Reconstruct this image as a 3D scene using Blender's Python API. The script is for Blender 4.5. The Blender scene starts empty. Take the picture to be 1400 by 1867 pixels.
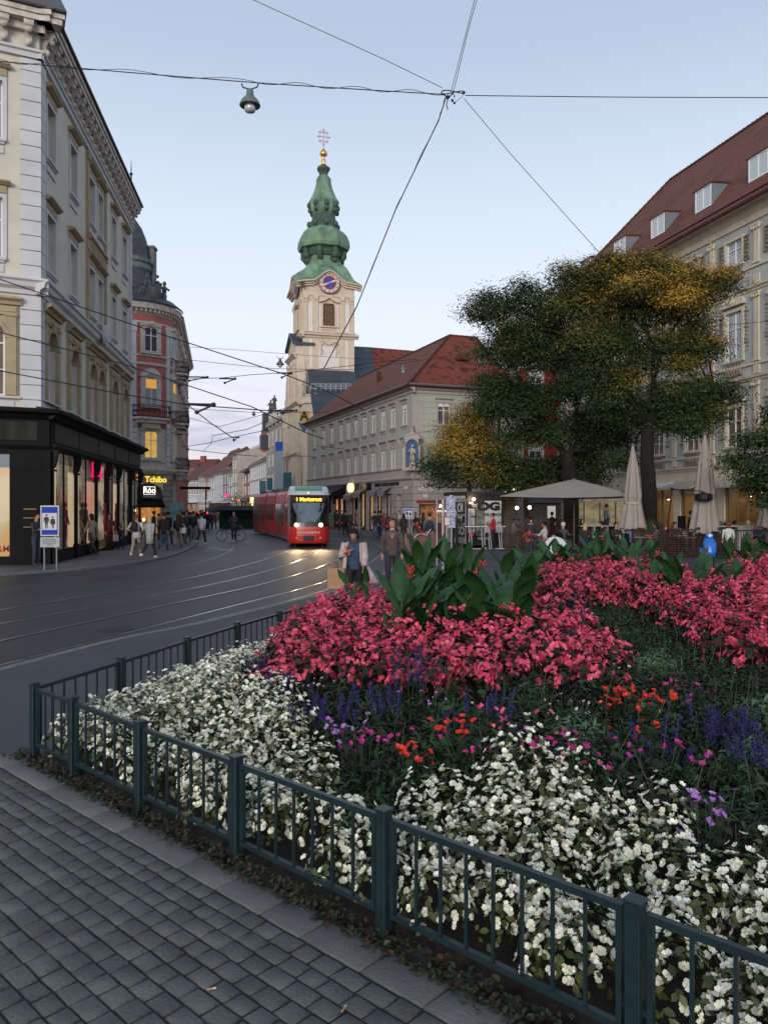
import bpy, math, random
import numpy as np
from mathutils import Vector, Matrix
# ---------------------------------------------------------------- camera
SC = bpy.context.scene
COL = SC.collection
F, HZ, EYE = 1450.0, 925.0, 2.0
cam_d = bpy.data.cameras.new('camera'); cam = bpy.data.objects.new('camera', cam_d); COL.objects.link(cam)
cam_d.sensor_fit = 'VERTICAL'; cam_d.sensor_height = 36; cam_d.sensor_width = 27
cam_d.lens = F / 1867 * 36; cam_d.shift_y = -(933.5 - HZ) / 1867
cam_d.clip_start = .1; cam_d.clip_end = 5000
cam.location = (0, 0, EYE); cam.rotation_euler = (math.radians(90), 0, 0)
SC.camera = cam
# ---------------------------------------------------------------- sky, sun, exposure
SUN_EL, SUN_ROT = math.radians(3.0), math.radians(191)
world = bpy.data.worlds.new('World'); SC.world = world; world.use_nodes = True
def sky():
 nt = world.node_tree; nt.nodes.clear(); N = nt.nodes.new; L = nt.links.new
 out = N('ShaderNodeOutputWorld'); bg = N('ShaderNodeBackground'); bg.inputs[1].default_value = SKY_STRENGTH
 st = N('ShaderNodeTexSky'); st.sky_type = 'NISHITA'; st.sun_disc = False
 st.sun_elevation = SUN_EL; st.sun_rotation = SUN_ROT; st.air_density = 1.0; st.dust_density = 1.2; st.ozone_density = 1.4
 tc = N('ShaderNodeTexCoord')
 sp = N('ShaderNodeSeparateXYZ'); L(tc.outputs['Generated'], sp.inputs[0])
 # evening veil: pale towards the skyline
 mr = N('ShaderNodeValToRGB'); cr = mr.color_ramp
 cr.elements[0].position = 0.0; cr.elements[0].color = SKY_RAMP[0][1]
 cr.elements[1].position = 1.0; cr.elements[1].color = SKY_RAMP[-1][1]
 for p, c in SKY_RAMP[1:-1]:
  e = cr.elements.new(p); e.color = c
 L(sp.outputs[2], mr.inputs[0])
 mx = N('ShaderNodeMix'); mx.data_type = 'RGBA'; mx.inputs[0].default_value = SKY_VEIL
 L(st.outputs[0], mx.inputs[6])
 sc_ = N('ShaderNodeMix'); sc_.data_type = 'RGBA'; sc_.blend_type = 'MULTIPLY'; sc_.inputs[0].default_value = 1
 L(mr.outputs[0], sc_.inputs[6]); sc_.inputs[7].default_value = (SKY_K, SKY_K, SKY_K, 1)
 L(sc_.outputs[2], mx.inputs[7])
 # low cloud bank
 mp = N('ShaderNodeMapping'); mp.inputs['Scale'].default_value = (1.6, 1.6, 9.0); mp.inputs['Location'].default_value = (.35, 0, .12)
 L(tc.outputs['Generated'], mp.inputs[0])
 no = N('ShaderNodeTexNoise'); no.inputs['Scale'].default_value = 2.6; no.inputs['Detail'].default_value = 7; no.inputs['Roughness'].default_value = .55
 L(mp.outputs[0], no.inputs[0])
 cl = N('ShaderNodeMapRange'); cl.inputs[1].default_value = .46; cl.inputs[2].default_value = .62; L(no.outputs[0], cl.inputs[0])
 lo = N('ShaderNodeMapRange'); lo.inputs[1].default_value = .19; lo.inputs[2].default_value = .11; L(sp.outputs[2], lo.inputs[0])
 mm = N('ShaderNodeMath'); mm.operation = 'MULTIPLY'; L(cl.outputs[0], mm.inputs[0]); L(lo.outputs[0], mm.inputs[1])
 m2 = N('ShaderNodeMath'); m2.operation = 'MULTIPLY'; L(mm.outputs[0], m2.inputs[0]); m2.inputs[1].default_value = .75
 cm = N('ShaderNodeMix'); cm.data_type = 'RGBA'; L(m2.outputs[0], cm.inputs[0]); L(mx.outputs[2], cm.inputs[6])
 cm.inputs[7].default_value = tuple(SKY_K * v for v in (.40, .46, .60)) + (1,)
 L(cm.outputs[2], bg.inputs[0]); L(bg.outputs[0], out.inputs[0])
SKY_STRENGTH = .1
SKY_VEIL = .85
SKY_K = 9.9
SKY_RAMP = [(0.0, (.86, .76, .84, 1)), (.10, (.88, .84, .96, 1)), (.22, (.86, .93, 1.06, 1)), (.36, (.70, .81, .95, 1)), (.50, (.50, .60, .78, 1)), (1.0, (.36, .44, .60, 1))]
sky()
sun_d = bpy.data.lights.new('sun', 'SUN'); sun = bpy.data.objects.new('sun', sun_d); COL.objects.link(sun)
sun_d.energy = 1.9; sun_d.angle = math.radians(25); sun_d.color = (1, .90, .80)
_d = Vector((math.sin(SUN_ROT) * math.cos(SUN_EL), math.cos(SUN_ROT) * math.cos(SUN_EL), math.sin(math.radians(13))))
sun.rotation_euler = _d.to_track_quat('Z', 'Y').to_euler()
SC.view_settings.view_transform = 'Standard'; SC.view_settings.look = 'None'
SC.view_settings.exposure = 0.2; SC.view_settings.gamma = 1
SC.cycles.max_bounces = 5; SC.cycles.transparent_max_bounces = 12
random.seed(7); RNG = np.random.default_rng(7)
R = math.radians
# ---------------------------------------------------------------- helpers
def W(px, py, Y):
 return Vector(((px - 700) * Y / F, Y, EYE - (py - HZ) * Y / F))
def G(px, py, z=0.0):
 Y = (EYE - z) * F / (py - HZ); return Vector(((px - 700) * Y / F, Y, z))
def AT(px, Y, z=0.0):
 return Vector(((px - 700) * Y / F, Y, z))
MATS = {}
def mat(name, col, col2=None, scale=3.0, rough=.7, metal=0.0, bump=0.0, bscale=None, spec=.4, island=0.0, detail=4, stretch=None, emit=None, estr=1.0, sss=0):
 if name in MATS: return MATS[name]
 m = bpy.data.materials.new(name); m.use_nodes = True; nt = m.node_tree; N = nt.nodes.new; L = nt.links.new
 b = nt.nodes['Principled BSDF']; b.inputs['Roughness'].default_value = rough; b.inputs['Metallic'].default_value = metal
 b.inputs['Specular IOR Level'].default_value = spec
 c = tuple(col) + (1,); b.inputs['Base Color'].default_value = c
 tc = N('ShaderNodeTexCoord'); vec = tc.outputs['Object']
 if stretch:
  mp = N('ShaderNodeMapping'); mp.inputs['Scale'].default_value = stretch; L(vec, mp.inputs[0]); vec = mp.outputs[0]
 last = None
 if col2:
  no = N('ShaderNodeTexNoise'); no.inputs['Scale'].default_value = scale; no.inputs['Detail'].default_value = detail; L(vec, no.inputs[0])
  rp = N('ShaderNodeMapRange'); rp.inputs[1].default_value = .35; rp.inputs[2].default_value = .65; L(no.outputs[0], rp.inputs[0])
  mx = N('ShaderNodeMix'); mx.data_type = 'RGBA'; L(rp.outputs[0], mx.inputs[0]); mx.inputs[6].default_value = c; mx.inputs[7].default_value = tuple(col2) + (1,)
  last = mx.outputs[2]
 if island:
  ge = N('ShaderNodeNewGeometry'); hs = N('ShaderNodeHueSaturation')
  mr = N('ShaderNodeMapRange'); mr.inputs[3].default_value = 1 - island; mr.inputs[4].default_value = 1 + island
  L(ge.outputs['Random Per Island'], mr.inputs[0]); L(mr.outputs[0], hs.inputs['Value'])
  if last: L(last, hs.inputs['Color'])
  else: hs.inputs['Color'].default_value = c
  last = hs.outputs[0]
 if last: L(last, b.inputs['Base Color'])
 if bump:
  n2 = N('ShaderNodeTexNoise'); n2.inputs['Scale'].default_value = bscale or scale * 6; n2.inputs['Detail'].default_value = 5; L(vec, n2.inputs[0])
  bp = N('ShaderNodeBump'); bp.inputs['Strength'].default_value = bump; bp.inputs['Distance'].default_value = .02
  L(n2.outputs[0], bp.inputs['Height']); L(bp.outputs[0], b.inputs['Normal'])
 if emit:
  b.inputs['Emission Color'].default_value = tuple(emit) + (1,); b.inputs['Emission Strength'].default_value = estr
 MATS[name] = m; return m
def brickmat(name, c1, c2, mortar, bw, bh, msize=.02, rough=.85, bump=.4, plane='XZ', noise=None):
 """courses of tiles / stones / rustication laid out in object space"""
 if name in MATS: return MATS[name]
 m = bpy.data.materials.new(name); m.use_nodes = True; nt = m.node_tree; N = nt.nodes.new; L = nt.links.new
 b = nt.nodes['Principled BSDF']; b.inputs['Roughness'].default_value = rough; b.inputs['Specular IOR Level'].default_value = .3
 uv = N('ShaderNodeTexCoord'); src = uv.outputs['UV'] if plane == 'UV' else uv.outputs['Object']
 vec = src
 if plane in ('XZ', 'YZ'):
  sp = N('ShaderNodeSeparateXYZ'); cb = N('ShaderNodeCombineXYZ'); L(src, sp.inputs[0])
  L(sp.outputs[0 if plane == 'XZ' else 1], cb.inputs[0]); L(sp.outputs[2], cb.inputs[1]); vec = cb.outputs[0]
 br = N('ShaderNodeTexBrick'); L(vec, br.inputs[0]); br.inputs['Scale'].default_value = 1
 br.inputs['Color1'].default_value = tuple(c1) + (1,); br.inputs['Color2'].default_value = tuple(c2) + (1,); br.inputs['Mortar'].default_value = tuple(mortar) + (1,)
 br.inputs['Brick Width'].default_value = bw; br.inputs['Row Height'].default_value = bh; br.inputs['Mortar Size'].default_value = msize
 br.inputs['Mortar Smooth'].default_value = .1
 last = br.outputs[0]
 if noise:
  no = N('ShaderNodeTexNoise'); no.inputs['Scale'].default_value = noise[0]; no.inputs['Detail'].default_value = 6; L(src, no.inputs[0])
  rp = N('ShaderNodeMapRange'); rp.inputs[1].default_value = noise[2]; rp.inputs[2].default_value = noise[2] + .12; L(no.outputs[0], rp.inputs[0])
  mx = N('ShaderNodeMix'); mx.data_type = 'RGBA'; mx.blend_type = 'MULTIPLY'; L(rp.outputs[0], mx.inputs[0]); L(last, mx.inputs[6]); mx.inputs[7].default_value = tuple(noise[1]) + (1,)
  last = mx.outputs[2]
 L(last, b.inputs['Base Color'])
 bp = N('ShaderNodeBump'); bp.inputs['Strength'].default_value = bump; bp.inputs['Distance'].default_value = .03; bp.invert = True
 L(br.outputs['Fac'], bp.inputs['Height']); L(bp.outputs[0], b.inputs['Normal'])
 MATS[name] = m; return m
def emis(name, col, s, col2=None, scale=1.5):
 if name in MATS: return MATS[name]
 m = bpy.data.materials.new(name); m.use_nodes = True; nt = m.node_tree; nt.nodes.clear(); N = nt.nodes.new; L = nt.links.new
 o = N('ShaderNodeOutputMaterial'); e = N('ShaderNodeEmission'); e.inputs[0].default_value = tuple(col) + (1,); e.inputs[1].default_value = s
 if col2:
  tc = N('ShaderNodeTexCoord'); no = N('ShaderNodeTexNoise'); no.inputs['Scale'].default_value = scale; L(tc.outputs['Object'], no.inputs[0])
  rp = N('ShaderNodeMapRange'); rp.inputs[1].default_value = .38; rp.inputs[2].default_value = .62; L(no.outputs[0], rp.inputs[0])
  mx = N('ShaderNodeMix'); mx.data_type = 'RGBA'; L(rp.outputs[0], mx.inputs[0]); mx.inputs[6].default_value = tuple(col) + (1,); mx.inputs[7].default_value = tuple(col2) + (1,)
  L(mx.outputs[2], e.inputs[0])
 L(e.outputs[0], o.inputs[0]); MATS[name] = m; return m
def glassmat(name='shop_glass', tint=(.9, .93, .95), ref=.12):
 if name in MATS: return MATS[name]
 m = bpy.data.materials.new(name); m.use_nodes = True; nt = m.node_tree; nt.nodes.clear(); N = nt.nodes.new; L = nt.links.new
 o = N('ShaderNodeOutputMaterial'); t = N('ShaderNodeBsdfTransparent'); t.inputs[0].default_value = tuple(tint) + (1,)
 g = N('ShaderNodeBsdfGlossy'); g.inputs['Roughness'].default_value = .02; g.inputs[0].default_value = (.9, .95, 1, 1)
 fr = N('ShaderNodeFresnel'); fr.inputs[0].default_value = 1.5
 ad = N('ShaderNodeMath'); ad.operation = 'ADD'; ad.use_clamp = True; L(fr.outputs[0], ad.inputs[0]); ad.inputs[1].default_value = ref
 mx = N('ShaderNodeMixShader'); L(ad.outputs[0], mx.inputs[0]); L(t.outputs[0], mx.inputs[1]); L(g.outputs[0], mx.inputs[2]); L(mx.outputs[0], o.inputs[0])
 MATS[name] = m; return m
def tag(o, label=None, cat=None, group=None, kind=None):
 if label: o['label'] = label
 if cat: o['category'] = cat
 if group: o['group'] = group
 if kind: o['kind'] = kind
 return o
def empty(name, loc=(0, 0, 0), rz=0.0, label=None, cat=None, group=None):
 o = bpy.data.objects.new(name, None); COL.objects.link(o); o.location = loc; o.rotation_euler = (0, 0, rz); o.empty_display_size = .2
 return tag(o, label, cat, group)
def link(name, me, parent=None, loc=None, rz=None):
 o = bpy.data.objects.new(name, me); COL.objects.link(o)
 if parent is not None: o.parent = parent
 if loc is not None: o.location = loc
 if rz is not None: o.rotation_euler = (0, 0, rz)
 return o
def copy_tree(o, parent=None):
 c = o.copy(); COL.objects.link(c); c.parent = parent
 for ch in list(o.children): copy_tree(ch, c)
 return c
class Fr:
 """facade frame: x along the face (left to right seen from outside), -y outwards, z up"""
 def __init__(s, org, ang):
  s.o = Vector((org[0], org[1], 0)); s.a = ang; s.M = Matrix.Translation(s.o) @ Matrix.Rotation(ang, 4, 'Z')
 def p(s, x, y=0, z=0): return s.M @ Vector((x, y, z))
def frame_between(a, b):
 a = Vector(a[:2]); b = Vector(b[:2]); d = b - a
 return Fr(a, math.atan2(d.y, d.x)), d.length
class MB:
 def __init__(s, M=None):
  s.v = []; s.f = []; s.mi = []; s.M = M; s.cur = 0
 def add(s, vs, fs):
  n = len(s.v)
  if s.M is not None: vs = [s.M @ Vector(v) for v in vs]
  s.v += [tuple(v) for v in vs]; s.f += [tuple(i + n for i in f) for f in fs]; s.mi += [s.cur] * len(fs); return s
 def box(s, x0, x1, y0, y1, z0, z1):
  v = [(x0, y0, z0), (x1, y0, z0), (x1, y1, z0), (x0, y1, z0), (x0, y0, z1), (x1, y0, z1), (x1, y1, z1), (x0, y1, z1)]
  return s.add(v, [(0, 3, 2, 1), (4, 5, 6, 7), (0, 1, 5, 4), (1, 2, 6, 5), (2, 3, 7, 6), (3, 0, 4, 7)])
 def cbox(s, c, sx, sy, sz, rz=0, rx=0, ry=0):
  M = Matrix.Translation(Vector(c)) @ Matrix.Rotation(rz, 4, 'Z') @ Matrix.Rotation(ry, 4, 'Y') @ Matrix.Rotation(rx, 4, 'X')
  v = [M @ Vector((a * sx / 2, b * sy / 2, c_ * sz / 2)) for c_ in (-1, 1) for a, b in ((-1, -1), (1, -1), (1, 1), (-1, 1))]
  return s.add(v, [(0, 3, 2, 1), (4, 5, 6, 7), (0, 1, 5, 4), (1, 2, 6, 5), (2, 3, 7, 6), (3, 0, 4, 7)])
 def quad(s, *p): return s.add(p, [tuple(range(len(p)))])
 def prism(s, poly, z0, z1, cap=True):
  n = len(poly); v = [(p[0], p[1], z0) for p in poly] + [(p[0], p[1], z1) for p in poly]
  f = [(i, (i + 1) % n, n + (i + 1) % n, n + i) for i in range(n)]
  if cap: f += [tuple(range(n))[::-1], tuple(range(n, 2 * n))]
  return s.add(v, f)
 def prism_y(s, poly, y0, y1):
  """polygon in x,z extruded along y"""
  n = len(poly); v = [(p[0], y0, p[1]) for p in poly] + [(p[0], y1, p[1]) for p in poly]
  f = [(i, (i + 1) % n, n + (i + 1) % n, n + i) for i in range(n)]
  return s.add(v, f + [tuple(range(n))[::-1], tuple(range(n, 2 * n))])
 def prism_x(s, poly, x0, x1):
  """profile in y,z extruded along x"""
  n = len(poly); v = [(x0, p[0], p[1]) for p in poly] + [(x1, p[0], p[1]) for p in poly]
  f = [(i, (i + 1) % n, n + (i + 1) % n, n + i) for i in range(n)]
  return s.add(v, f + [tuple(range(n))[::-1], tuple(range(n, 2 * n))])
 def lathe(s, prof, n=16, c=(0, 0, 0), sx=1, sy=1, a0=0, a1=2 * math.pi):
  full = abs(a1 - a0 - 2 * math.pi) < 1e-4; k = n if full else n + 1; v = []
  for r, z in prof:
   for i in range(k):
    a = a0 + (a1 - a0) * i / n; v.append((c[0] + r * sx * math.cos(a), c[1] + r * sy * math.sin(a), c[2] + z))
  f = []
  for j in range(len(prof) - 1):
   for i in range(n):
    i2 = (i + 1) % k; f.append((j * k + i, j * k + i2, (j + 1) * k + i2, (j + 1) * k + i))
  s.add(v, f)
  if full and prof[0][0] > 1e-4: s.add(v[:k], [tuple(range(k))[::-1]])
  if full and prof[-1][0] > 1e-4: s.add(v[-k:], [tuple(range(k))])
  return s
 def tube(s, pts, r, n=6, cap=True, ell=1.0):
  pts = [Vector(p) for p in pts]; rs = r if isinstance(r, (list, tuple)) else [r] * len(pts); v = []; up0 = None
  for i, p in enumerate(pts):
   t = (pts[min(i + 1, len(pts) - 1)] - pts[max(i - 1, 0)])
   t = t.normalized() if t.length > 1e-9 else Vector((0, 0, 1))
   if up0 is None:
    up0 = Vector((0, 0, 1)) if abs(t.z) < .9 else Vector((0, 1, 0))
   a = t.cross(up0).normalized(); b = a.cross(t).normalized(); up0 = b
   for k in range(n):
    q = 2 * math.pi * k / n; v.append(p + a * (rs[i] * math.cos(q)) + b * (rs[i] * ell * math.sin(q)))
  f = [(j * n + i, j * n + (i + 1) % n, (j + 1) * n + (i + 1) % n, (j + 1) * n + i) for j in range(len(pts) - 1) for i in range(n)]
  if cap: f += [tuple(range(n))[::-1], tuple(range((len(pts) - 1) * n, len(pts) * n))]
  return s.add(v, f)
 def ball(s, c, rx, ry=None, rz=None, n=10, m=6):
  ry = rx if ry is None else ry; rz = rx if rz is None else rz; v = []; f = []
  for j in range(1, m):
   t = math.pi * j / m
   for i in range(n):
    a = 2 * math.pi * i / n; v.append((c[0] + rx * math.sin(t) * math.cos(a), c[1] + ry * math.sin(t) * math.sin(a), c[2] - rz * math.cos(t)))
  v += [(c[0], c[1], c[2] - rz), (c[0], c[1], c[2] + rz)]; q = len(v) - 2
  for j in range(m - 2):
   for i in range(n): f.append((j * n + i, j * n + (i + 1) % n, (j + 1) * n + (i + 1) % n, (j + 1) * n + i))
  for i in range(n): f.append((q, (i + 1) % n, i)); f.append(((m - 2) * n + i, (m - 2) * n + (i + 1) % n, q + 1))
  return s.add(v, f)
 def mesh(s, name, mats, smooth=False):
  me = bpy.data.meshes.new(name); me.from_pydata(s.v, [], s.f)
  if not isinstance(mats, (list, tuple)): mats = [mats]
  for m in mats: me.materials.append(m)
  if len(mats) > 1: me.polygons.foreach_set('material_index', s.mi)
  if smooth: me.polygons.foreach_set('use_smooth', [True] * len(me.polygons))
  me.update(); return me
 def build(s, name, mats, parent=None, smooth=False, **k):
  o = link(name, s.mesh(name, mats, smooth), parent); tag(o, k.get('label'), k.get('cat'), k.get('group'), k.get('kind')); return o
def bevel(o, w, seg=1):
 b = o.modifiers.new('bevel', 'BEVEL'); b.width = w; b.segments = seg; b.limit_method = 'ANGLE'; b.angle_limit = R(40); return o
def npmesh(name, V, Fq, mats, smooth=False, mi=None, attr=None):
 """V (n,3), Fq (m,k) all same size"""
 me = bpy.data.meshes.new(name); m, k = Fq.shape
 me.vertices.add(len(V)); me.vertices.foreach_set('co', np.asarray(V, np.float32).ravel())
 me.loops.add(m * k); me.loops.foreach_set('vertex_index', np.asarray(Fq, np.int32).ravel())
 me.polygons.add(m); me.polygons.foreach_set('loop_start', np.arange(0, m * k, k, dtype=np.int32))
 for mt in (mats if isinstance(mats, (list, tuple)) else [mats]): me.materials.append(mt)
 if mi is not None: me.polygons.foreach_set('material_index', np.asarray(mi, np.int32))
 if smooth: me.polygons.foreach_set('use_smooth', np.ones(m, bool))
 me.update(calc_edges=True); me.validate(); return me
TXT = {}
def text_mesh(txt, size, bold=0.0, ext=.01, sx=1.0, align='CENTER'):
 cu = bpy.data.curves.new('lettering', 'FONT'); cu.body = txt; cu.size = size; cu.extrude = ext; cu.offset = bold; cu.align_x = align; cu.align_y = 'CENTER'
 cu.resolution_u = 3
 o = bpy.data.objects.new('lettering', cu); COL.objects.link(o); bpy.context.view_layer.update()
 dg = bpy.context.evaluated_depsgraph_get(); me = bpy.data.meshes.new_from_object(o.evaluated_get(dg)); COL.objects.unlink(o); bpy.data.objects.remove(o)
 Mx = Matrix.Scale(sx, 4, (1, 0, 0)); me.transform(Matrix.Rotation(R(90), 4, 'X') @ Mx); return me
def letters(parent, txt, loc, rz, size, m, bold=0.0, ext=.01, sx=1.0, name='lettering'):
 me = text_mesh(txt, size, bold, ext, sx); me.materials.clear(); me.materials.append(m); me.name = name
 return link(name, me, parent, loc, rz)
# ---------------------------------------------------------------- materials
M_ = dict(
 cream=mat('cream_render', (.58, .55, .46), (.50, .48, .41), 1.2, .85, bump=.15, bscale=30),
 white=mat('pale_render', (.55, .56, .565), (.47, .48, .49), 1.1, .85, bump=.1, bscale=30),
 tan=mat('tan_render', (.40, .33, .20), (.31, .26, .17), 2.5, .85, bump=.25, bscale=25),
 stucco=mat('grey_stucco', (.58, .54, .48), (.40, .37, .32), 3.5, .9, bump=.3, bscale=20),
 frame=mat('white_window_paint', (.70, .71, .73), rough=.5),
 brownframe=mat('brown_window_paint', (.16, .09, .05), rough=.5),
 pane=mat('window_pane', (.035, .045, .055), (.07, .08, .09), .6, .06, spec=.9),
 black=mat('black_shopfront', (.005, .005, .005), (.008, .008, .008), 2, .6, spec=.15),
 blackmarble=mat('dark_marble', (.006, .008, .006), (.030, .036, .028), 2.6, .5, spec=.2, stretch=(1, 1, .35)),
 iron=mat('wrought_iron', (.012, .012, .015), rough=.5, metal=.4),
 wire=mat('wire_black', (.012, .013, .016), rough=.6),
 slate=mat('slate_roof', (.05, .055, .065), (.03, .032, .04), 2, .5, bump=.2),
 gold=mat('gilded', (.75, .42, .16), rough=.35, metal=.8),
 redw=mat('red_render', (.46, .15, .13), (.38, .12, .105), 1.5, .85, bump=.1),
 glow=emis('lit_window', (1, .52, .17), .75, (.85, .33, .08), 2),
 glow2=emis('lit_interior', (1, .62, .30), .62, (.72, .36, .14), 1.1),
 lamp=emis('lamp_warm', (1, .72, .38), 9),
 bulb=emis('bulb', (1, .72, .36), 5),
 galv=mat('galvanised', (.32, .34, .36), (.24, .26, .28), 6, .5, metal=.5),
 green=mat('rail_paint', (.007, .018, .022), (.011, .026, .029), 12, .38, spec=.5, bump=.08, bscale=60),
)
# ================================================================ GROUND
ROADZ = -.09
def structure(o): o['kind'] = 'structure'; return o
asphalt = mat('asphalt', (.0125, .0135, .018), (.026, .0275, .034), .35, .55, bump=.35, bscale=90, spec=.45, detail=8)
asph2 = mat('footpath_asphalt', (.044, .046, .052), (.058, .060, .067), .7, .75, bump=.4, bscale=110, detail=8)
plaza_m = brickmat('plaza_slabs', (.085, .085, .092), (.12, .12, .128), (.045, .045, .05), .8, .5, .012, .6, .3, plane='XY', noise=(.5, (.7, .7, .72), .42))
gran_m = mat('kerb_granite', (.15, .155, .165), (.10, .105, .115), 8, .7, bump=.2)
m = MB(); m.quad((-400, -60, ROADZ), (400, -60, ROADZ), (400, 1500, ROADZ), (-400, 1500, ROADZ)); structure(m.build('road', asphalt))
def smooth(pts, n=8):
 pts = [Vector(p) if len(p) == 3 else Vector((p[0], p[1], 0)) for p in pts]; out = []
 for i in range(len(pts) - 1):
  p0, p1, p2, p3 = pts[max(i - 1, 0)], pts[i], pts[i + 1], pts[min(i + 2, len(pts) - 1)]
  for k in range(n):
   t = k / n; out.append(.5 * ((2 * p1) + (p2 - p0) * t + (2 * p0 - 5 * p1 + 4 * p2 - p3) * t * t + (3 * p1 - p0 - 3 * p2 + p3) * t ** 3))
 return out + [pts[-1]]
def offset(pts, d):
 out = []
 for i, p in enumerate(pts):
  t = pts[min(i + 1, len(pts) - 1)] - pts[max(i - 1, 0)]; t.z = 0; t.normalize(); out.append(p + Vector((t.y, -t.x, 0)) * d)
 return out
def ribbon(mb, pts, d0, d1, z0, z1=None):
 a = offset(pts, d0); b = offset(pts, d1)
 if z1 is None:
  for i in range(len(pts) - 1):
   mb.quad(*[(q.x, q.y, z0) for q in (a[i], a[i + 1], b[i + 1], b[i])])
 else:
  v = [];
  for p, q in zip(a, b): v += [(p.x, p.y, z0), (p.x, p.y, z1), (q.x, q.y, z1), (q.x, q.y, z0)]
  f = [(i * 4 + k, i * 4 + (k + 1) % 4, i * 4 + 4 + (k + 1) % 4, i * 4 + 4 + k) for i in range(len(pts) - 1) for k in range(4)]
  mb.add(v, f + [(0, 3, 2, 1)])
def slab(name, kerb, rest, m, top=-.015):
 """pavement slab behind a granite kerb"""
 k = smooth(kerb, 6); poly = [(p.x, p.y) for p in k] + rest
 s = MB(); s.prism(poly, ROADZ - .3, top); o = structure(s.build(name, m))
 kb = MB(); ribbon(kb, k, -.02, .13, ROADZ - .2, top + .006); structure(kb.build('kerb', gran_m))
slab('footpath', [(-12, -9), (-8.2, 0), (-5.9, 6.5), (-4.8, 9.97), (-4.1, 12.2), (-3.24, 13.9), (-2.2, 16.6), (-1.0, 20), (.1, 25), (.9, 31), (1.25, 38)], [(60, 38), (60, -9)], asph2)
slab('plaza', [(1.25, 38.1), (1.0, 45), (.1, 52), (-1.8, 58), (-6, 69), (-11, 88), (-19, 120)], [(20, 120), (60, 90), (60, 38.1)], plaza_m)
slab('sidewalk', [(-14.8, 57.5), (-11.9, 50), (-10.2, 43), (-9.3, 37), (-8.9, 32), (-9.5, 27.9), (-10.9, 25.2), (-13.2, 23.2), (-20, 21.5), (-40, 19)], [(-60, 20), (-60, 56)], mat('left_sidewalk', (.085, .085, .095), (.06, .06, .068), 1.2, .6, bump=.25, bscale=50))
slab('pavement', [(-21.5, 90), (-17.2, 74), (-14.3, 63), (-16, 59.8), (-24, 59.2)], [(-60, 60), (-60, 90)], plaza_m)
# street pavement of the far street: pale granite sheet with darker bands
m = MB(); m.quad((-15.3, 62, ROADZ + .004), (-3.2, 62, ROADZ + .004), (-11, 88, ROADZ + .004), (-21.5, 90, ROADZ + .004))
m.quad((-21.5, 90, ROADZ + .004), (-11, 88, ROADZ + .004), (-60, 300, ROADZ + .004), (-110, 300, ROADZ + .004)); structure(m.build('street_paving', plaza_m))
# ---------------------------------------------------------------- tram tracks
T1 = smooth([(-11.5, 3), (-9.4, 9), (-7.35, 15.2), (-5.3, 22), (-4.25, 29), (-3.85, 36), (-3.95, 42), (-4.7, 48), (-6.1, 54), (-8.6, 62), (-14.5, 80), (-27, 120), (-52, 200)], 8)
T2 = smooth([(-9.3, -1), (-7.2, 6), (-5.5, 11.6), (-3.9, 17), (-2.5, 21.9), (-1.5, 28), (-.9, 35), (-.95, 42), (-2.0, 50), (-4.8, 60), (-10.4, 78), (-22.5, 118), (-48, 198)], 8)
rail_m = mat('rail_steel', (.42, .42, .44), (.30, .29, .29), 4, .30, metal=.9)
groove_m = mat('rail_groove', (.008, .008, .009), rough=.9)
for T, lb in ((T1, 'tram track curving under the red tram'), (T2, 'tram track curving between the red tram and the flower bed')):
 e = empty('tram_track', (0, 0, 0), 0, lb, 'tram track', 'tram tracks in the street')
 for s in (-.7175, .7175):
  r = MB(); ribbon(r, T, s - .035, s + .035, ROADZ - .1, ROADZ + .006); r.build('rail', rail_m, e)
  inn = s - .075 * (1 if s > 0 else -1)
  r = MB(); ribbon(r, T, inn - .022, inn + .022, ROADZ + .003); r.build('flange_groove', groove_m, e)
# worn older tar seams on the road
m = MB()
for pts, w in (([(-13, 12), (-9.6, 18.6), (-7.6, 25), (-7.0, 32), (-7.6, 40), (-9.5, 50)], .05), ([(-15, 16), (-11.6, 20.5), (-9.5, 25)], .04), ([(-6.6, 4), (-4.9, 9.2), (-3.9, 13), (-1.9, 18.5), (-.4, 25)], .05)):
 ribbon(m, smooth(pts), -w, w, ROADZ + .002)
structure(m.build('road_seams', mat('tar', (.012, .012, .014), rough=.4)))
m = MB()
for g in ((390, 999), (412, 1002), (300, 1006)):
 p = G(g[0], g[1] + .01, ROADZ); m.box(p.x - .35, p.x + .35, p.y - .25, p.y + .25, ROADZ, ROADZ + .006)
structure(m.build('road_marking', mat('worn_white_paint', (.35, .36, .38), (.12, .12, .13), 9, .6)))
for (x, y) in ((-9.6, 24.6), (-4.6, 13.6), (-7.6, 44)):
 m = MB(); m.lathe([(0, .001), (.28, .001), (.30, .004), (.30, -.05)][::-1], 20, (x, y, ROADZ + .002)); m.build('manhole_cover', mat('cast_iron', (.05, .05, .055), (.02, .02, .02), 30, .5, metal=.6, bump=.8), None, label={24.6: 'round iron manhole cover in the road by the left kerb', 13.6: 'round iron manhole cover in the asphalt path by the fence', 44: 'small round manhole cover in the road left of the tram'}[y], cat='manhole cover')
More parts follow.
